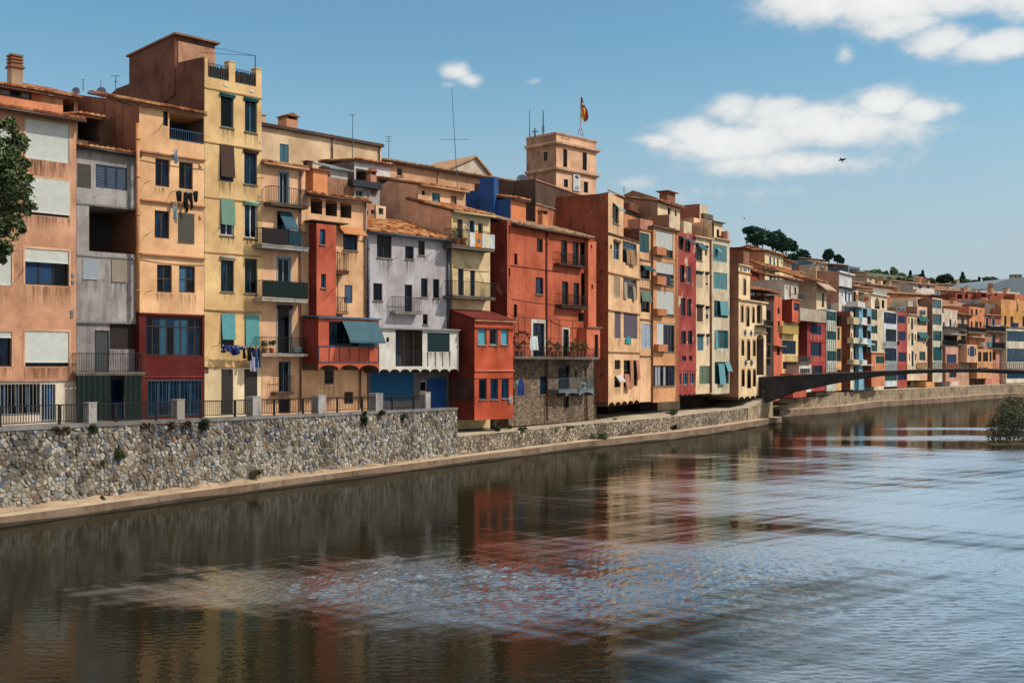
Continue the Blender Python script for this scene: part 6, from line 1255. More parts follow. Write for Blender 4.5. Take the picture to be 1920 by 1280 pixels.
# ------------------------------------------------------------------ roofs and hill behind the far row
GR = 'far houses on the slope'
def slope(name, label, x0, x1, Z, top, col, side=None, wins=(), roof=None, dZ=6, depth=8, bot=640, **k):
    h = House(name, label, x0, x1, Z, Z + dZ, 2.0, group=GR, **k)
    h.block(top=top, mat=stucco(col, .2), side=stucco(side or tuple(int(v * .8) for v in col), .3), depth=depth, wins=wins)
    if roof: h.front_roof(x0 - .5, x1 + .5, top + .5, back=roof[0], rise=roof[1] * .5, over=.4, pitch=.34, stops=((186, 136, 104), (212, 164, 128), (226, 188, 152), (204, 152, 118)), key='roof_tile_far')
    if x1 - x0 > 18 and Z < 280: h.chimney(x0 + (x1 - x0) * .3, top - 9 - 3 * rnd(), x0 + (x1 - x0) * .3 + 3.2, top - 2, 2.5, .9, stucco(random.choice([(196, 140, 104), (206, 190, 170), (150, 96, 76)]), .3), random.choice(['slab', 'tent'])); h.chimney(x0 + (x1 - x0) * .72, top - 7 - 3 * rnd(), x0 + (x1 - x0) * .72 + 2.6, top - 2, 3.5, .8, stucco((206, 170, 140), .3), 'slab')
    return h
slope('pink_gable_house', 'pink house with tiled gable roof behind the arched rooftop house', 1640, 1680, 205, 536, (216, 170, 140), roof=(7, 2.6))
slope('orange_long_roof_house', 'orange house with long sloping roof above the red and slit-window houses', 1660, 1738, 190, 551, (214, 134, 76), roof=(7, 2.0))
slope('white_villa', 'white villa with two small windows among the far roofs', 1712, 1752, 225, 533, (214, 208, 196), wins=V(B6, cs(560, 378, 605, 415, nx=1, sill=False), cs(672, 380, 702, 415, nx=1, sill=False)), roof=(8, 2.8))
slope('broad_tiled_house', 'broad pale house under a wide ribbed tile roof', 1755, 1838, 235, 546, (214, 186, 154), roof=(12, 4.2))
slope('cream_long_house', 'long cream house on the skyline left of the blue dome', 1690, 1838, 270, 533, (222, 196, 160), roof=(6, 1.2))
slope('salmon_slope_house', 'salmon house with roof sloping down to the right', 1765, 1843, 208, 575, (214, 122, 86), roof=(9, 3.8))
slope('red_terrace_house', 'red walled terrace house under a white canopy', 1792, 1845, 222, 551, (176, 74, 48), wins=V(B6, vo(1060, 490, 1130, 550, col=(60, 40, 36)), vo(1160, 490, 1200, 550, col=(60, 40, 36))))
slope('brick_red_terrace', 'brick red roof terrace with white low wall near the right edge', 1840, 1904, 224, 549, (190, 86, 50), wins=V(B6, vo(1370, 480, 1440, 530, col=(50, 40, 40)), nv(1540, 485, 1575, 515)))
slope('white_attic_house', 'small white attic with blue window near the right edge', 1848, 1874, 216, 562, (206, 206, 208), wins=V(B6, nv(1540, 565, 1577, 603, nx=1)))
slope('orange_top_house', 'orange house with parapet at the right edge of the skyline', 1903, 1990, 226, 554, (206, 110, 62), dZ=8)
h = House('blue_dome_hall', 'large hall with a low blue-grey curved roof at the right edge', 1843, 2010, 255, 262, 2.0, group=GR, cat='hall')
a, b = h.s_(1843), h.s_(2010); z0 = h.z_(1920, 543); zt = h.z_(1905, 519); n = 14; pts = [(a, -8)]
for k in range(n + 1):
    t = k / n; pts.append((a + (b - a) * t, z0 + (zt - z0) * min(1, math.sin(min(1, t * 2.1) * math.pi / 2))))
pts.append((b, -8)); m = MB(); m.prism(pts, 'y', 0, 30); m.build('roof', paint((124, 138, 164), .6), h.root)
m = MB(); m.box(a, b, -1.0, -.02, z0 - 4, z0 - 2.0); m.build('wall', stucco((206, 190, 170), .2), h.root)
for px in (1899, 1906, 1913): h.chimney(px, 515, px + 3.5, 520, 6, 1.2, stucco((150, 130, 120), .3), 'slab')
slope('white_canopy_house', 'house with a white tent canopy below the blue dome', 1836, 1912, 236, 546.5, (222, 214, 200), depth=3)
# villas on the hill
for (nm, lb, x0, x1, Z, top, col, rf, ws) in (
        ('blue_villa', 'blue-grey villa with lantern tower on the hill right of the pines', 1524, 1545, 330, 486, (112, 140, 166), (5, 1.6), ((1530, 490, 1534, 498), (1537, 489, 1541, 498))),
        ('white_gable_villa', 'white gabled villa on the hill below the blue one', 1543, 1566, 320, 495, (222, 210, 198), (6, 3), ((1549, 498, 1553, 503),)),
        ('brown_roof_villa', 'dark villa with brown roof on the hill crest', 1566, 1590, 320, 496, (110, 96, 96), (5, 1.4), ((1570, 500, 1575, 505),)),
        ('navy_block', 'navy and white modern block on the hillside', 1590, 1612, 300, 500, (96, 116, 156), None, ((1593, 505, 1610, 511), (1593, 516, 1610, 523))),
        ('terraced_block', 'beige terraced block right of the navy one', 1612, 1625, 300, 510, (190, 160, 140), (4, .8), ((1614, 514, 1623, 519),)),
        ('small_cream_villa', 'small cream villa near the hillside trees', 1626, 1641, 290, 518, (222, 190, 156), (5, 1.8), ((1630, 522, 1634, 526),)),
        ('stone_wall_villa', 'low pale house with garden wall under the hill villas', 1520, 1560, 270, 508, (206, 186, 160), (5, 1.2), ((1530, 513, 1534, 519), (1544, 513, 1548, 519))),
        ('pale_roof_house', 'pale house with flat roof terrace below the dark pines', 1484, 1532, 240, 511, (214, 196, 170), (6, 2.0), ((1492, 518, 1496, 524),)),
        ('orange_ridge_house', 'orange ridge-roofed house left of the hillside trees', 1596, 1640, 230, 543, (214, 160, 120), (7, 2.4), ((1604, 548, 1608, 553), (1622, 548, 1626, 553))),
        ('gabled_town_house', 'gabled peach house above the light blue house', 1623, 1648, 200, 541, (222, 178, 140), (6, 2.2), ((1630, 546, 1633, 552),)),
        ('beige_step_house', 'beige stepped house above the brick side wall', 1548, 1592, 200, 520, (206, 170, 140), (6, 1.6), ((1556, 526, 1560, 532), (1574, 527, 1578, 533))),
        ('ridge_chapel', 'cream chapel gable on the skyline beside the round dark tree', 1736, 1757, 330, 527, (226, 200, 160), (5, 3.4), ((1745, 530, 1748, 534),))):
    slope(nm, lb, x0, x1, Z, top, col, wins=[('case', a, b, c, d, dict(fr='navy', nx=1, sill=False)) for a, b, c, d in ws], roof=rf, dZ=4)
# hill
prof = [(1100, 560), (1300, 520), (1400, 497), (1480, 497), (1560, 505), (1620, 516), (1700, 524), (1800, 534), (1900, 540), (2100, 548), (2400, 560)]
def py_of(px):
    for (a, ya), (b, yb) in zip(prof, prof[1:]):
        if px <= b: return ya + (yb - ya) * max(0, (px - a)) / (b - a)
    return 560
def hz(x, y):
    px = CX + F * x / 400; zc = H - (py_of(px) - YH) / F * 400; t = min(1, max(0, (y - 225) / 175)); t = t * t * (3 - 2 * t)
    return 1.4 + (zc - 1.4) * t + 1.2 * math.sin(x * .11) * math.cos(y * .07) * t
m = MB(); nx, ny = 60, 30; X0, X1, Y0, Y1 = -20, 330, 220, 640
for j in range(ny + 1):
    for i in range(nx + 1):
        x = X0 + (X1 - X0) * i / nx; y = Y0 + (Y1 - Y0) * j / ny; m.v.append((x, y, hz(x, y)))
for j in range(ny):
    for i in range(nx): k = j * (nx + 1) + i; m.f.append((k, k + 1, k + nx + 2, k + nx + 1)); m.m.append(0)
def hillm(N, L, B):
    geo = N.new('ShaderNodeNewGeometry'); n = noise(N, L, geo.outputs['Position'], .09, 6, .65)
    L.new(mixc(N, L, mrange(N, L, n, .4, .62), (.028, .045, .022), (.09, .09, .05)), B.inputs['Base Color']); B.inputs['Roughness'].default_value = 1
struct(m.build('hill', flat2(hillm, 'hill_ground'), smooth=True))
# ------------------------------------------------------------------ trees
def leaves(m, c, r, n, size, flat=1.0, shell=.55):
    for _ in range(n):
        while True:
            v = Vector((rnd() * 2 - 1, rnd() * 2 - 1, rnd() * 2 - 1))
            if .02 < v.length < 1: break
        v = v.normalized() * (shell + (1 - shell) * rnd()) * (.86 + .28 * rnd()); p = Vector((c[0] + v.x * r[0], c[1] + v.y * r[1], c[2] + v.z * r[2]))
        a = Vector((rnd() - .5, rnd() - .5, (rnd() - .5) * flat)).normalized(); b = a.orthogonal().normalized(); s_ = size * (.6 + .8 * rnd()); b = (b * math.cos(rnd() * 6) + a.cross(b) * math.sin(rnd() * 6))
        m.poly([p - a * s_, p + b * s_ * .45, p + a * s_, p - b * s_ * .45])
def tree(name, label, base, blobs, n, size, mat, limbs, cat='tree', group=None, bark=(70, 56, 46), local=True):
    """blobs are (centre, radii) in world space; limbs are polylines with radii"""
    root = empty(name, base, 0, label, cat, group); B0 = Vector(base)
    vol = sum((b[1][0] * b[1][1] * b[1][2]) ** .667 for b in blobs); m = MB()
    for c, r in blobs:
        k = max(20, int(n * (r[0] * r[1] * r[2]) ** .667 / vol)); cl = max(3, k // 60)
        cc = Vector(c) - B0
        for _ in range(cl):     # clumps inside the blob keep the outline ragged
            v = Vector((rnd() * 2 - 1, rnd() * 2 - 1, rnd() * 2 - 1)); v = v.normalized() * (.45 + .5 * rnd())
            q = (cc.x + v.x * r[0] * .8, cc.y + v.y * r[1] * .8, cc.z + v.z * r[2] * .8); f = .30 + .22 * rnd()
            leaves(m, q, (r[0] * f, r[1] * f, r[2] * f * 1.1), k // cl, size, shell=.3)
    m.build('crown', mat, root)
    m = MB()
    for pl in limbs:
        for (p, r), (q, r2) in zip(pl, pl[1:]): m.tube(Vector(p) - B0, Vector(q) - B0, r, 7, r2)
    m.build('trunk', stucco(bark, .5), root, smooth=True)
    return root
pine = leafmat((24, 52, 44), (52, 88, 66), 'pine_leaf'); dkleaf = leafmat((16, 34, 22), (40, 62, 34), 'dark_leaf'); ol = leafmat((60, 84, 58), (128, 146, 104), 'olive_leaf'); con = leafmat((18, 40, 40), (40, 70, 60), 'conifer_leaf')
ZP = 400
def gpt(px, py, Z): return P(px, py, Z)
for (lb, blobs, tr) in (
        ('umbrella pine with the topmost flat crown, leftmost on the hill', ((1410, 433, 13, 5),), (1418, 1421, 505)),
        ('large umbrella pine with forked trunk second from the left on the hill', ((1423, 446, 21, 12), (1412, 443, 9, 6), (1434, 442, 10, 7)), (1428, 1427, 508)),
        ('umbrella pine with a single straight trunk in the middle of the group', ((1452, 450, 17, 12), (1444, 446, 10, 8)), (1449, 1446, 508)),
        ('lowest umbrella pine with drooping crown at the right of the group', ((1470, 458, 17, 11), (1484, 463, 11, 8), (1462, 455, 9, 8)), (1470, 1466, 510))):
    bl = [(gpt(x, y - 1, ZP), (rx * 1.3 * ZP / F, rx * ZP / F, ry * 1.3 * ZP / F)) for x, y, rx, ry in blobs]; base = gpt(tr[1], tr[2], ZP); c = gpt(blobs[0][0], blobs[0][1], ZP)
    fork = base.lerp(c, .55); fork.x += .4
    tree('umbrella_pine', lb, base, bl, 6500, .62, pine, [[(base, .42), (fork, .32), (c + Vector((-2, 0, .3)), .10)], [(fork, .28), (c + Vector((2.2, 0, .2)), .08)]], group='pines on the hill')
def simple(name, lb, blobs, Z, n, size, mat, py0, group):
    bl = [(gpt(x, y, Z), (rx * Z / F, rx * Z / F * .9, ry * Z / F)) for x, y, rx, ry in blobs]; b = gpt(blobs[0][0], py0, Z); c = gpt(blobs[0][0], blobs[0][1], Z)
    return tree(name, lb, b, bl, n, size, mat, [[(b, .35), (c, .12)]], group=group)
TG = 'trees on the hill'
for a in (('broad_pine', 'dark bushy pine below the umbrella pines', ((1476, 488, 12, 12), (1484, 484, 8, 9))), ('broad_pine', 'round dark pine standing right of the umbrella pines', ((1505, 478, 14, 11), (1500, 490, 16, 10))), ('broad_pine', 'low spreading dark tree under the round pine', ((1505, 498, 18, 8), (1490, 499, 12, 7))),
          ('broad_pine', 'dark pine behind the blue villa on the crest', ((1554, 477, 10, 10), (1548, 483, 6, 7))), ('broad_pine', 'dark pine filling the slope between umbrella pines and round pine', ((1490, 491, 13, 10), (1496, 484, 8, 8))), ('broad_pine', 'spreading dark pine right of the low spreading tree', ((1519, 497, 12, 8), (1526, 500, 8, 5))), ('broad_pine', 'dark tree on the slope left of the blue villa', ((1512, 487, 9, 9), (1516, 493, 8, 7))), ('broad_pine', 'smaller dark pine right of the crest pine', ((1570, 484, 7, 6), (1577, 488, 5, 5)))):
    simple(a[0], a[1], a[2], 360, 3800, .55, pine, a[2][0][1] + 24, TG)
for a in (((1642, 512, 14, 7), 'olive green tree mass left end of the hillside wood'), ((1658, 517, 14, 8), 'pale olive tree in the hillside wood above the gabled roofs'), ((1676, 511, 9, 10), 'tallest olive tree of the hillside wood'), ((1690, 519, 10, 7), 'low olive tree right of the tallest one'), ((1716, 522, 9, 6), 'small olive tree between two dark conifers'), ((1624, 513, 8, 5), 'far small olive tree beside the terraced block')):
    simple('olive_tree', a[1], (a[0], (a[0][0] + 5, a[0][1] + 3, a[0][2] * .7, a[0][3] * .7)), 370, 1400, .55, ol, a[0][1] + 14, TG)
for i, (x, y, rx, ry, lb) in enumerate(((1600, 519, 8, 6, 'bushy olive tree below the terraced block'), (1634, 524, 11, 6, 'olive tree in front of the small cream villa'), (1650, 527, 12, 6, 'broad olive tree low on the hillside wood'), (1668, 526, 10, 6, 'olive tree below the tallest one'), (1684, 527, 10, 5, 'olive tree above the long orange roof'), (1700, 525, 8, 5, 'grey olive tree left of the slender conifer'), (1744, 526, 8, 4, 'olive bush left of the chapel'), (1790, 530, 8, 4, 'olive bush right of the wide dark tree'), (1826, 530, 8, 4, 'olive bush left of the thin cypress'))):
    simple('olive_tree', lb, ((x, y, rx, ry), (x + 5, y + 2, rx * .7, ry * .8)), 330, 1300, .5, ol if i % 2 else leafmat((48, 66, 44), (96, 112, 76), 'mid_leaf'), y + 12, TG)
simple('holm_oak', 'wide dark rounded tree on the skyline right of the chapel', ((1771, 522, 15, 8), (1762, 525, 9, 6), (1781, 525, 9, 6)), 330, 2600, .4, dkleaf, 534, TG)
simple('holm_oak', 'olive rounded tree left of the blue dome', ((1858, 525, 17, 6), (1846, 528, 8, 5)), 330, 1600, .4, leafmat((48, 66, 44), (96, 112, 76), 'mid_leaf'), 534, TG)
def conifer(lb, px, y0, y1, w, Z, tiers=9):
    b = gpt(px, y1, Z); hgt = (y1 - y0) * Z / F; R = w * Z / F; root = empty('conifer', b, 0, lb, 'tree', TG); m = MB()
    for k in range(tiers):
        t = k / tiers; r = R * (1 - t) ** .9 * (.8 + .4 * rnd())
        leaves(m, (0, 0, hgt * (.12 + .86 * t)), (r, r, hgt * .07), 170, .32, .4, .2)
    m.build('crown', con, root); m = MB(); m.tube((0, 0, 0), (0, 0, hgt), .25, 6, .03); m.build('trunk', stucco((70, 56, 46), .5), root)
conifer('dark slender conifer standing left of the paired conifers', 1707, 506, 526, 5, 360); conifer('pointed conifer right of the slim cypress', 1730, 506, 524, 4.5, 360); conifer('slim cypress between two conifers', 1725, 514, 527, 1.8, 360); conifer('large tiered fir right of the round dark tree', 1805, 509, 531, 8.5, 340); conifer('thin cypress left of the blue dome', 1836, 519, 531, 1.4, 330)
simple('holm_oak', 'low pale bush at the foot of the tiered fir', ((1812, 527, 9, 4), (1818, 529, 6, 3)), 335, 700, .35, ol, 534, TG)
# plane tree leaning in from the left
leafy = leafmat((34, 50, 28), (100, 112, 70), 'plane_leaf')
ZT = 46.0
b = Vector((P(-70, 780, ZT).x, ZT, 3.0)); bl = []
for (x, y, r) in ((-20, 250, 38), (15, 240, 26), (30, 270, 30), (5, 300, 46), (40, 300, 24), (25, 345, 38), (45, 385, 22), (0, 385, 42), (20, 420, 34), (-20, 340, 60), (38, 425, 16), (15, 460, 24), (-15, 450, 40), (2, 485, 16), (50, 330, 14), (-70, 300, 60), (-80, 400, 60)):
    k = ZT / F; bl.append((P(x, y, ZT + (rnd() - .5) * 1.5), (r * k, r * k * 1.1, r * k * .9)))
tp = P(-45, 330, ZT); mid = P(-62, 560, ZT)
tree('plane_tree', 'leafy plane tree reaching into the picture at the left edge', b, bl, 17000, .10, leafy, [[(b, .30), (mid, .24), (tp, .12)], [(mid, .14), (P(0, 430, ZT), .05)], [(tp, .10), (P(20, 300, ZT), .03)], [(tp, .09), (P(5, 380, ZT), .03)]], bark=(128, 116, 96))
# shrubs rooted in the walls and on the terrace
def shrub(lb, px, py, Z, rx, ry, mat, n=420, size=.06, name='shrub'):
    c = P(px, py, Z); k = Z / F; root = empty(name, (c.x, c.y, c.z - ry * k), 0, lb, 'shrub', 'wild plants on the quay'); m = MB()
    for j in range(7): v = ((rnd() - .5) * 1.2 * rx * k, (rnd() - .5) * .5 * rx * k, ry * k * (.55 + .9 * rnd())); leaves(m, v, (rx * k * .5, rx * k * .35, ry * k * .45), n // 7, size, shell=.2)
    m.build('foliage', mat, root); m = MB()
    for j in range(5): m.tube((0, .05, 0), ((rnd() - .5) * rx * k, (rnd() - .5) * .3, ry * k * (.6 + rnd())), .012, 4, .004)
    m.build('stem', stucco((90, 76, 56), .3), root)
gsh = leafmat((44, 58, 30), (96, 104, 62), 'shrub_leaf'); dsh = leafmat((58, 50, 38), (112, 96, 70), 'dry_leaf'); ksh = leafmat((26, 38, 24), (60, 72, 44), 'dark_shrub_leaf')
def zw(px): return WL.ray(px)[1] - .25
for (lb, x, y, rx, ry, mt, n) in (('round green bush growing from the middle of the wall at left', 225, 850, 10, 14, gsh, 600), ('brown drooping plant under the coping left of the first post', 108, 806, 8, 10, dsh, 260), ('dry tuft under the coping right of the brown one', 125, 806, 8, 10, dsh, 260), ('dark tuft hanging below the first concrete post', 178, 802, 8, 11, ksh, 300), ('dry tuft under the coping between first and second post', 274, 799, 10, 10, dsh, 260), ('dry tuft left of the second post', 322, 797, 11, 10, dsh, 260), ('dry brown tuft right of the second post', 352, 796, 12, 10, dsh, 300), ('big dark bush on the coping right of the second post', 385, 794, 15, 15, ksh, 700), ('tiny green plant on the vertical joint of the wall', 192, 868, 5, 8, gsh, 160), ('small green plant at the foot of the wall joint', 193, 934, 6, 7, gsh, 200), ('tall dark bush on the wall below the fifth post', 684, 783, 11, 20, ksh, 600), ('small dark bush beside the tall one on the wall', 715, 773, 8, 7, ksh, 260), ('dark tuft on the wall under the blue door', 757, 783, 6, 11, ksh, 240), ('brown dry bush low on the wall at its middle', 480, 888, 18, 14, dsh, 420)):
    shrub(lb, x, y, zw(x), rx, ry, mt, n)
for (lb, x, y, Z, rx, ry, mt, n) in (('dark round bush on the terrace under the orange overhang', 934, 805, 71.5, 10, 9, ksh, 500), ('low bush right of the round one on the terrace', 980, 805, 72.5, 11, 6, ksh, 360), ('spreading bush below the low wall under the peach house', 1120, 818, 79.6, 22, 9, gsh, 700), ('small bush against the low wall by the kerb joint', 1264, 801, 86.6, 9, 7, ksh, 340), ('grassy bush on the terrace below the bay house', 1258, 773, 90, 14, 7, gsh, 420), ('grass tuft on the terrace below the stone base', 1065, 800, 77.5, 18, 4, gsh, 300), ('grass tuft beside the terrace edge', 1040, 806, 76.0, 10, 4, gsh, 220), ('dark weeds under the shuttered house', 1150, 787, 84.5, 16, 5, ksh, 300), ('weeds on the terrace right of the overhang props', 955, 800, 73.0, 8, 5, gsh, 220)):
    shrub(lb, x, y, Z, rx, ry, mt, n, .07)
# willow thicket on the islet at the right edge
c = wl(1905, 832); root = empty('willow_thicket', (c.x, c.y, 0), 0, 'dense grey-green willow thicket standing in the river at the right edge', 'bush'); m = MB()
for _ in range(95):
    bx, by = (rnd() - .5) * 4.6 + .6, (rnd() - .5) * 2.2; hh = 3.7 * max(.35, 1 - .13 * (bx - .6) ** 2); z = .15 + hh * rnd() ** .8; f = .45 + .3 * rnd()
    leaves(m, (bx * (1 - .05 * z), by, z), (f, f * .9, f * 1.1), 90, .085, shell=.2)
m.build('foliage', leafmat((40, 48, 32), (104, 108, 80), 'willow_leaf'), root); m = MB()
for _ in range(40): x = (rnd() - .5) * 4 + .5; m.tube((x, (rnd() - .5) * 2, -.2), (x * 1.25, (rnd() - .5) * 2.4, 2.2 + rnd()), .02, 4, .006)
m.build('stem', stucco((84, 74, 56), .3), root)
m = MB(); m.prism([(-3.0, -.3), (8.5, -.3), (8.0, .10), (4, .22), (-1.0, .16), (-2.6, .06)], 'y', -1.4, 2.0); o = m.build('islet', stucco((130, 116, 70), .4)); o.location = (c.x + .6, c.y + .2, 0); struct(o)
# ------------------------------------------------------------------ footbridge
BR = House('footbridge', 'dark arched footbridge springing from the quay across the river', 1425, 1920, 109.5, 98.3, 0.0, 'bridge', None)
top = [(1405, 709), (1425, 707.5), (1480, 704), (1560, 700.4), (1640, 697), (1700, 694.6), (1760, 692.7), (1830, 692), (1920, 695), (2000, 699), (2150, 710)]
bot = [(1405, 765), (1425, 757), (1480, 736), (1549, 721), (1586, 714), (1640, 706), (1700, 701), (1760, 698.5), (1830, 698), (1920, 701.5), (2000, 709), (2150, 728)]
tp = [(BR.s_(x), BR.z_(x, y)) for x, y in top]; bt = [(BR.s_(x), BR.z_(x, y)) for x, y in bot]
def interp(pl, s):
    for (a, za), (b, zb) in zip(pl, pl[1:]):
        if s <= b: return za + (zb - za) * (s - a) / (b - a)
    return pl[-1][1]
n = 60; sa, sb = tp[0][0], tp[-1][0]; dkc = stucco((62, 62, 66), .6, None, (30, 30, 34)); m = MB()
for k in range(n):
    a, b = sa + (sb - sa) * k / n, sa + (sb - sa) * (k + 1) / n; A_, B_, C_, D_ = interp(bt, a), interp(bt, b), interp(tp, b), interp(tp, a)
    for y in (0, 2.4): m.poly([(a, y, A_), (b, y, B_), (b, y, C_), (a, y, D_)])
    m.poly([(a, 0, A_), (b, 0, B_), (b, 2.4, B_), (a, 2.4, A_)]); m.poly([(a, 0, D_), (b, 0, C_), (b, 2.4, C_), (a, 2.4, D_)])
m.poly([(sa, 0, interp(bt, sa)), (sa, 2.4, interp(bt, sa)), (sa, 2.4, interp(tp, sa)), (sa, 0, interp(tp, sa))]); m.build('arch_girder', dkc, BR.root)
for y in (-.06, 2.3):
    m = MB(); pts = [sa + (sb - sa) * k / n for k in range(n + 1)]
    m.prism([(a, interp(tp, a) + .002) for a in pts] + [(a, interp(tp, a) + .09) for a in reversed(pts)], 'y', y, y + .16)
    m.build('coping', stucco((150, 140, 128), .4), BR.root)
m = MB(); k = 0; s = BR.s_(1520)
while s < sb:
    z = interp(tp, s) + .09; m.box(s - .012, s + .012, 0.0, .024, z, z + .5); s += .16
m.build('railing_bars', paint((34, 34, 36)), BR.root, kind='stuff')
m = MB(); s = BR.s_(1438); m.tube((s - .3, -.1, 2.4), (s - .3, -.1, 3.4), .25, 8); m.build('bearing', stucco((70, 66, 62), .4), BR.root)
# ------------------------------------------------------------------ masts, aerials, flag
def mast(label, px, y0, y1, Z, r=.03, arms=(), name='aerial', cat='antenna', tilt=0):
    b = P(px, y1, Z); t = P(px + tilt, y0, Z); root = empty(name, b, 0, label, cat, 'roof aerials'); m = MB(); m.tube((0, 0, 0), t - b, r, 6, r * .6); m.build('mast', paint((72, 96, 104), .4), root)
    for (fy, w) in arms:
        m = MB(); q = (t - b) * fy; w = w * Z / F; m.tube(q + Vector((-w, 0, 0)), q + Vector((w, 0, 0)), r * .5, 5); m.build('arm', paint((72, 96, 104), .4), root)
    return root
mast('tall thin leaning radio mast on the roofs left of the tower', 858, 168, 355, 88, .035, ((.50, 27),), tilt=-11)
mast('straight pole aerial in front of the long cream building', 661, 214, 302, 76, .035, ((.98, 6),))
mast('small branched television aerial right of the long cream building', 729, 254, 298, 80, .03, ((.75, 6), (.95, 7), (.85, 4)))
mast('thin double aerial on the left corner of the tower roof', 993, 205, 258, 95, .04, ((.1, 3),)); mast('thick ribbed aerial in the middle of the tower roof', 1018.5, 207, 252, 95, .07, ((.15, 3), (.22, 2.5), (.3, 3)))
mast('short panel aerial on the tower roof beside the ribbed one', 1003, 240, 257, 95, .09, ((.6, 6),))
mast('short aerial on the roof left of the brown penthouse', 156, 148, 170, 66, .03, ((.9, 3),)); mast('thin roof pole right of the short aerial', 189, 149, 176, 66, .025)
mast('bent aerial frame beside the brown penthouse wall', 217, 142, 178, 67, .035, ((.98, 9), (.7, 4)))
mast('small aerial on the roof right of the shuttered house', 1170, 350, 366, 92, .025, ((.8, 4), (.5, 3)))
m = MB()
b = P(1088.5, 253, 96); root = empty('flagpole', b, 0, 'white flagpole on the tower roof', 'flagpole'); t = P(1088.5, 179, 96); m.tube((0, 0, 0), t - b, .05, 8, .03); m.build('pole', paint((206, 210, 214), .4), root)
m = MB(); m.tube((0, 0, 0), (.25, .1, 0), .03, 5); m.tube((.25, .1, 0), (0, 0, .7), .025, 5); m.tube((-.25, .1, 0), (0, 0, .7), .025, 5); m.build('foot', paint((90, 96, 100), .4), root)
fl = tag(bpy.data.objects.new('flag', None), 'drooping flag with blue star triangle and red and yellow stripes', 'flag'); COL.objects.link(fl); fl.location = P(1088.5, 182, 96)
# cloth hanging in folds: u along the fly, v down the hoist
nu, nv_ = 18, 8; k = 96 / F
ext = [(0, 0, 2.5), (.2, 0, 5), (.4, 0, 8), (.55, 0, 12), (.85, 1, 13.5), (.95, 3, 12), (1, 5, 10)]      # hanging outline: near and far edge, pixels from the pole
def edge_(v):
    for (a, p, q), (b, r, t) in zip(ext, ext[1:]):
        if v <= b: f = (v - a) / (b - a); return p + (r - p) * f, q + (t - q) * f
    return ext[-1][1:]
def fpt(u, v):
    p, q = edge_(v); return ((p + (q - p) * u) * k * 1.1, .25 * math.sin(u * 7 + v * 4) * v, -v * 46 * k)
mb = {c: MB() for c in ('blue', 'red', 'yellow', 'white')}
for i in range(nu):
    for j in range(nv_):
        v0, v1, u0, u1 = i / nu, (i + 1) / nu, j / nv_, (j + 1) / nv_
        c = 'blue' if v0 < .40 + .1 * (u0 - .5) else ('red' if (j // 2) % 2 else 'yellow')
        if c == 'blue' and .2 < v0 < .32 and .3 < u0 < .7: c = 'white'
        mb[c].poly([fpt(u0, v0), fpt(u1, v0), fpt(u1, v1), fpt(u0, v1)])
for c, col in (('blue', (28, 44, 110)), ('red', (176, 34, 36)), ('yellow', (226, 172, 40)), ('white', (220, 220, 220))): mb[c].build({'blue': 'blue_triangle', 'red': 'red_stripes', 'yellow': 'yellow_stripes', 'white': 'star'}[c], paint(col, .8), fl)
# ------------------------------------------------------------------ laundry
def cloth(label, h, x0, y0, x1, y1, y, col, name='laundry', fold=.05, droop=0.0, cat='laundry', taper=0.0):
    a, b, z0, z1 = h.R(x0, y0, x1, y1, y); o = bpy.data.objects.new(name, None); COL.objects.link(o); tag(o, label, cat, 'washing hung out'); w = Vector((h.A.x + h.d.x * a + h.i.x * y, h.A.y + h.d.y * a + h.i.y * y, h.zb + z0)); o.location = w; o.rotation_euler = h.root.rotation_euler
    m = MB(); nx, nz = 8, 6; W, Hh = b - a, z1 - z0
    def pt(i, j):
        u, v = i / nx, j / nz; e = 1 - taper * (1 - v); return (W * (.5 + (u - .5) * e), fold * math.sin(u * 11 + v * 1.5) * (1.2 - v), Hh * v + (1 - v) * (droop * math.sin(u * 5 + 1)))
    for i in range(nx):
        for j in range(nz): m.poly([pt(i, j), pt(i + 1, j), pt(i + 1, j + 1), pt(i, j + 1)])
    m.build('fabric', paint(col, .9, .2), o, smooth=True)
    for u in (.1, .9): m = MB(); m.box(W * u - .02, W * u + .02, -.03, .03, Hh - .05, Hh + .04); m.build('peg', paint((190, 170, 140)), o)
def line(label, h, p0, p1, y, r=.012):
    a, z0 = h.s_(p0[0], y), h.z_(*p0, y); b, z1 = h.s_(p1[0], y), h.z_(*p1, y); o = bpy.data.objects.new('clothes_line', None); COL.objects.link(o); tag(o, label, 'clothes line', 'clothes lines'); o.location = h.root.location; o.rotation_euler = h.root.rotation_euler
    m = MB(); m.tube((a, y, z0), (b, y, z1), r, 5); m.build('rope', paint((60, 60, 60)), o); m = MB()
    for (q, zz) in ((a, z0), (b, z1)): m.tube((q, 0, zz - .02), (q, y, zz), .015, 5)
    m.build('bracket', paint((50, 50, 52)), o)
h = PEACH; line('line carrying black laundry between the windows of the peach house', h, (329, 358), (372, 358), -.45)
cloth('black shirt hanging leftmost on the peach house line', h, 329.5, 358, 341.5, 378, -.45, (22, 20, 22), taper=.4); cloth('black trousers hanging mid-line on the peach house', h, 344, 360, 352, 394, -.45, (20, 18, 20), droop=.15); cloth('black sweater hanging right of the trousers', h, 352.5, 361, 361, 384, -.45, (26, 22, 24), droop=.3); cloth('black cloth at the right end of the peach house line', h, 361.5, 359, 372, 379, -.45, (20, 20, 22), taper=.6)
cloth('pale blue towel hanging between the upper peach house windows', h, 326.5, 282, 333, 307, -.3, (150, 180, 200), taper=.3); cloth('pale blue towel hanging between the middle peach house windows', h, 324.5, 384, 331.5, 412, -.3, (140, 170, 196), taper=.3)
h = YEL; line('line carrying blue laundry below the turquoise blinds', h, (410, 648), (496, 651), -.6)
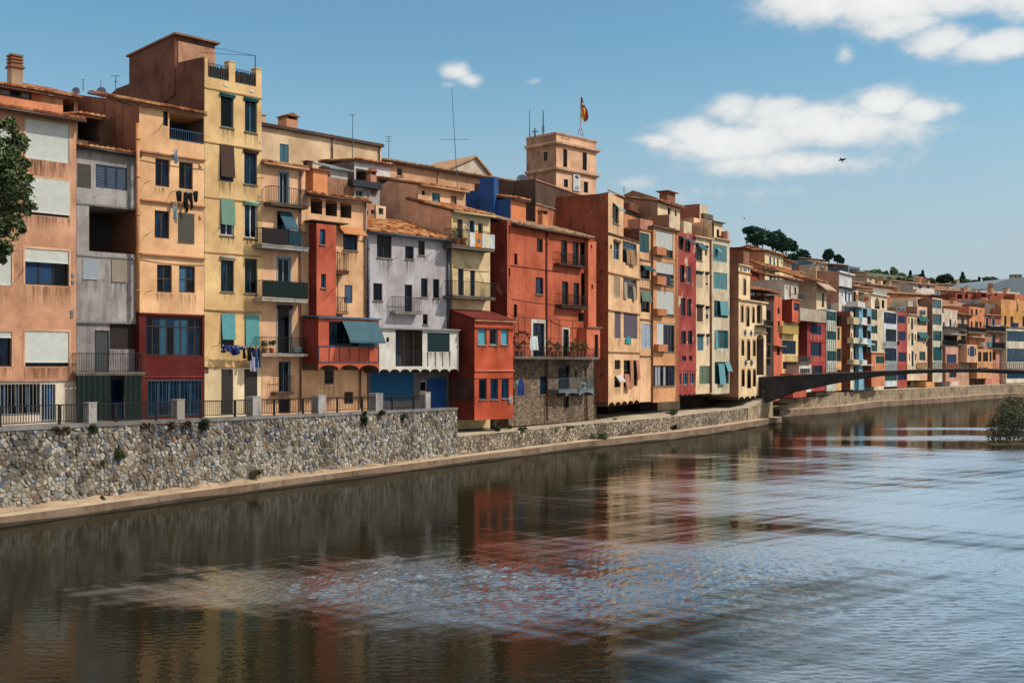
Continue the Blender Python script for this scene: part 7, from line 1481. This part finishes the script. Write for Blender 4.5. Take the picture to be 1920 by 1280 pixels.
cloth('royal blue sheet bunched on the yellow house line', h, 415, 647, 448, 661, -.6, (28, 34, 150), fold=.1, droop=.15); cloth('royal blue cloth hanging in a point', h, 436, 650, 447, 664, -.62, (24, 30, 130), taper=.7); cloth('blue shirt right of the bunched sheet', h, 449, 649, 460, 656, -.6, (30, 40, 150)); cloth('black stocking hanging left on the yellow house line', h, 455.5, 651, 459.5, 672, -.6, (18, 18, 24)); cloth('black trousers on the yellow house line', h, 464, 650, 471, 676, -.6, (16, 16, 22)); cloth('dark shirt above the lilac towel', h, 471, 650, 486, 668, -.62, (20, 24, 60)); cloth('lilac towel hanging lowest on the yellow house line', h, 470, 662, 484, 696, -.58, (160, 150, 206), taper=-.1); cloth('bright blue towel right of the lilac one', h, 479, 655, 488, 688, -.6, (52, 90, 180)); cloth('teal and red cloth over the line', h, 472, 648, 484, 653, -.64, (60, 150, 150)); cloth('red and white cloth over the line', h, 475, 651, 482, 654, -.66, (200, 90, 80)); cloth('dark blue shirt under the turquoise blind', h, 415, 655, 423, 661, -.6, (20, 24, 70))
h = TER; cloth('white towel hung over the planted terrace rail', h, *pxv(B1, 830, 332), *pxv(B1, 890, 455), -1.2, (206, 212, 214), fold=.06, taper=-.1); cloth('royal blue garment hanging beside the orange overhang', h, *pxv(B1, 718, 715), *pxv(B1, 766, 858), -.5, (30, 34, 150), fold=.05, taper=-.2); cloth('small mint cloth beside the blue garment', h, *pxv(B1, 700, 730), *pxv(B1, 716, 765), -.5, (120, 200, 190))
cloth('pale cloth hanging at the corner of the orange overhang', CRM, *pxv(B1, 640, 865), *pxv(B1, 664, 930), -2.45, (180, 196, 206))
fh = House.__new__(House)
def wash(label, px0, y0, px1, y1, col):
    Z = zfar((px0 + px1) / 2) - 4; a = P(px0, y1, Z); b = P(px1, y0, Z); o = bpy.data.objects.new('laundry', None); COL.objects.link(o); tag(o, label, 'laundry', 'washing hung out'); o.location = a; m = MB(); w, hh = b.x - a.x, b.z - a.z; n = 6
    for i in range(n):
        u0, u1 = i / n, (i + 1) / n; m.poly([(w * u0, .1 * math.sin(u0 * 9), 0), (w * u1, .1 * math.sin(u1 * 9), 0), (w * u1, 0, hh), (w * u0, 0, hh)])
    m.build('fabric', paint(col, .9), o)
wash('white sheet hanging under the orange house at the far right', 1838.5, 642, 1849, 650, (206, 208, 206)); wash('turquoise towel beside the white sheet at the far right', 1850, 641, 1860.5, 649.5, (80, 180, 190)); wash('blue cloth on the ochre house terrace', 1895, 605, 1910, 613, (52, 76, 170)); wash('white linen over the striped house balcony', 1856, 609, 1884, 612, (210, 210, 210)); wash('dark red cloth on the red house balcony', 1682, 639, 1687, 647, (130, 30, 30)); wash('blue towel on the green awning house', 1736, 640, 1740.5, 649, (60, 90, 190)); wash('yellow and red cloth on the green awning house', 1730, 639, 1735, 644, (220, 150, 40))
wash('black clothes hung beside the narrow orange house', 1569, 591, 1577, 610, (24, 24, 30)); wash('orange cloth under the navy terrace of the light blue house', 1604, 552, 1609, 563, (214, 150, 90)); wash('red awning cloth right of the navy terrace', 1620, 557, 1628, 564, (200, 80, 50))
# ------------------------------------------------------------------ pots, boxes, dishes
def worldpt(h, px, py, y): s, Z = h.ray(px, y); return P(px, py, Z)
def pot(label, h, px, py, y, r=.14, plant=True, col=(176, 96, 62), fol=None):
    b = worldpt(h, px, py, y); root = empty('potted_plant', b, 0, label, 'plant', 'potted plants'); m = MB(); m.tube((0, 0, 0), (0, 0, r * 1.7), r * .75, 9, r); m.tube((0, 0, r * 1.7), (0, 0, r * 2), r * 1.1, 9, r * 1.1); m.build('pot', paint(col, .8), root); m = MB()
    for _ in range(5): leaves(m, ((rnd() - .5) * r * 2, (rnd() - .5) * r, r * (2.6 + 2.4 * rnd())), (r * 1.2, r, r * 1.2), 26, .07, shell=.1)
    m.build('foliage', fol or gsh, root)
h5 = [o for o in bpy.data.objects if o.name == 'balcony_house'][0]
fl1 = leafmat((120, 50, 36), (90, 110, 60), 'flower_leaf')
for (i, (x, y, c)) in enumerate(((1029, 669, gsh), (1036, 669, fl1), (1043, 669, gsh), (1050, 669, ksh), (1070, 669, gsh), (1076, 669, ksh), (1083, 669, fl1), (1090, 669, gsh), (1096, 669, ksh), (970, 669, ksh), (978, 669, ksh))):
    pot(('%s potted plant on the red house terrace' % ['first leafy', 'flowering red', 'second leafy', 'dark bushy', 'tall leafy', 'dark low', 'flowering rust', 'broad leafy', 'last dark', 'leftmost dark', 'left dark'][i]), TER, x, y, -.8, .20, fol=c)
pot('red flowering plant on the cream house upper balcony', CRM, 868, 461, -.5, .25, fol=fl1); pot('dark plant at the left of the cream house upper balcony', CRM, 856, 461, -.5, .22, fol=ksh)
for (lb, x, y) in (('terracotta pot plant at the left end of the lowest balcony', 497, 662), ('second pot plant on the lowest balcony', 509, 662)): pot(lb, LOG, x, y, -.5, .14)
def ac(label, px0, y0, px1, y1, Z):
    b = P(px0, y1, Z); t = P(px1, y0, Z); root = empty('air_conditioner', b, 0, label, 'air conditioner', 'outdoor air conditioners'); w, hh = t.x - b.x, t.z - b.z; m = MB(); m.box(0, w, 0, w * .5, 0, hh); m.build('casing', paint((206, 206, 204), .5), root); m = MB(); m.tube((w * .5, -.01, hh * .5), (w * .5, -.06, hh * .5), hh * .36, 12); m.build('fan_grille', paint((110, 120, 140), .5), root); m = MB(); m.box(w * .1, w * .2, 0, w * .5, -hh * .15, 0); m.box(w * .8, w * .9, 0, w * .5, -hh * .15, 0); m.build('foot', paint((90, 90, 90)), root)
ac('left air conditioner on the roof of the brick red house', 1682, 575.5, 1688, 583, 164.5); ac('right air conditioner on the roof of the brick red house', 1690, 575.5, 1698, 583.5, 164.5); ac('left of two white air conditioners on the green awning house', 1721, 581, 1728, 590.5, 171); ac('right of two white air conditioners on the green awning house', 1728.5, 581, 1735, 590.5, 171); ac('white air conditioner on the far roof terrace', 1754, 546, 1763, 553, 190); ac('air conditioner beside the stone base balcony door', 1089, 716.5, 1099, 728.5, 80.5); ac('small unit in the bay house window', 1257, 523, 1263, 534, 94.0)
def dish(label, px, py, Z, r=.35):
    c = P(px, py, Z); root = empty('satellite_dish', c, 0, label, 'satellite dish', 'satellite dishes'); m = MB(); n = 12
    for k in range(n):
        t0, t1 = 2 * math.pi * k / n, 2 * math.pi * (k + 1) / n; m.poly([(0, .12, 0), (r * math.cos(t0), 0, r * math.sin(t0)), (r * math.cos(t1), 0, r * math.sin(t1))])
    m.build('reflector', paint((150, 160, 170), .4), root); m = MB(); m.tube((0, .1, 0), (0, .3, -r * 1.8), .03, 5); m.tube((0, .1, -.2), (0, -.3, 0), .015, 4); m.build('arm', paint((90, 96, 104)), root)
dish('grey satellite dish on the roof beside the tower', 979, 339, 88, .5); dish('small dish on the roof left of the brown penthouse', 190, 173, 65, .3); dish('white dish on the roof terrace behind the grey house', 142, 172, 64, .25)
# white wash basket and cushion on the lowest balcony
b = worldpt(LOG, 558, 661, -.2); b = Vector((P(558, 661, 63.2).x, 63.2, P(558, 661, 63.2).z)); root = empty('laundry_basket', b, 0, 'pale blue plastic laundry basket on the lowest balcony', 'basket'); m = MB(); m.tube((0, 0, 0), (0, 0, .3), .2, 10, .27); m.build('tub', paint((170, 200, 220), .4), root); m = MB(); m.tube((0, 0, .27), (0, 0, .31), .29, 10, .29); m.build('rim', paint((190, 214, 230), .4), root)
# ------------------------------------------------------------------ birds
def bird(label, px, py, Z, span, roll, col=(36, 40, 48)):
    c = P(px, py, Z); root = empty('bird', c, 0, label, 'bird', 'birds in the sky'); root.rotation_euler = (0, roll, .5); m = MB(); s = span; n = 8
    prof = [(-.26, .01), (-.2, .045), (-.05, .06), (.1, .045), (.17, .035), (.22, .04), (.27, .008)]; i0 = None
    for (x, r) in prof:
        i = len(m.v)
        for k in range(n): t = 2 * math.pi * k / n; m.v.append((x * s, r * s * math.cos(t), r * s * math.sin(t)))
        if i0 is not None:
            for k in range(n): m.f.append((i0 + k, i0 + (k + 1) % n, i + (k + 1) % n, i + k)); m.m.append(0)
        i0 = i
    for sg in (-1, 1):   # two-segment wings and tail
        a = [(.10 * s, sg * .03 * s, .02 * s), (.13 * s, sg * .24 * s, .12 * s), (.02 * s, sg * .52 * s, .06 * s), (-.04 * s, sg * .26 * s, .10 * s), (-.08 * s, sg * .03 * s, .02 * s)]
        m.poly([a[0], a[1], a[3], a[4]]); m.poly([a[1], a[2], a[3]]); m.poly([(-.24 * s, 0, 0), (-.38 * s, sg * .07 * s, 0), (-.24 * s, sg * .03 * s, 0)])
    m.build('body', paint(col, .8), root)
bird('dark gull flying in front of the cloud, nearer of two birds', 1578, 300, 60, .62, .9); bird('small bird gliding above the roofs left of the pines', 1395, 410, 70, .30, .5)
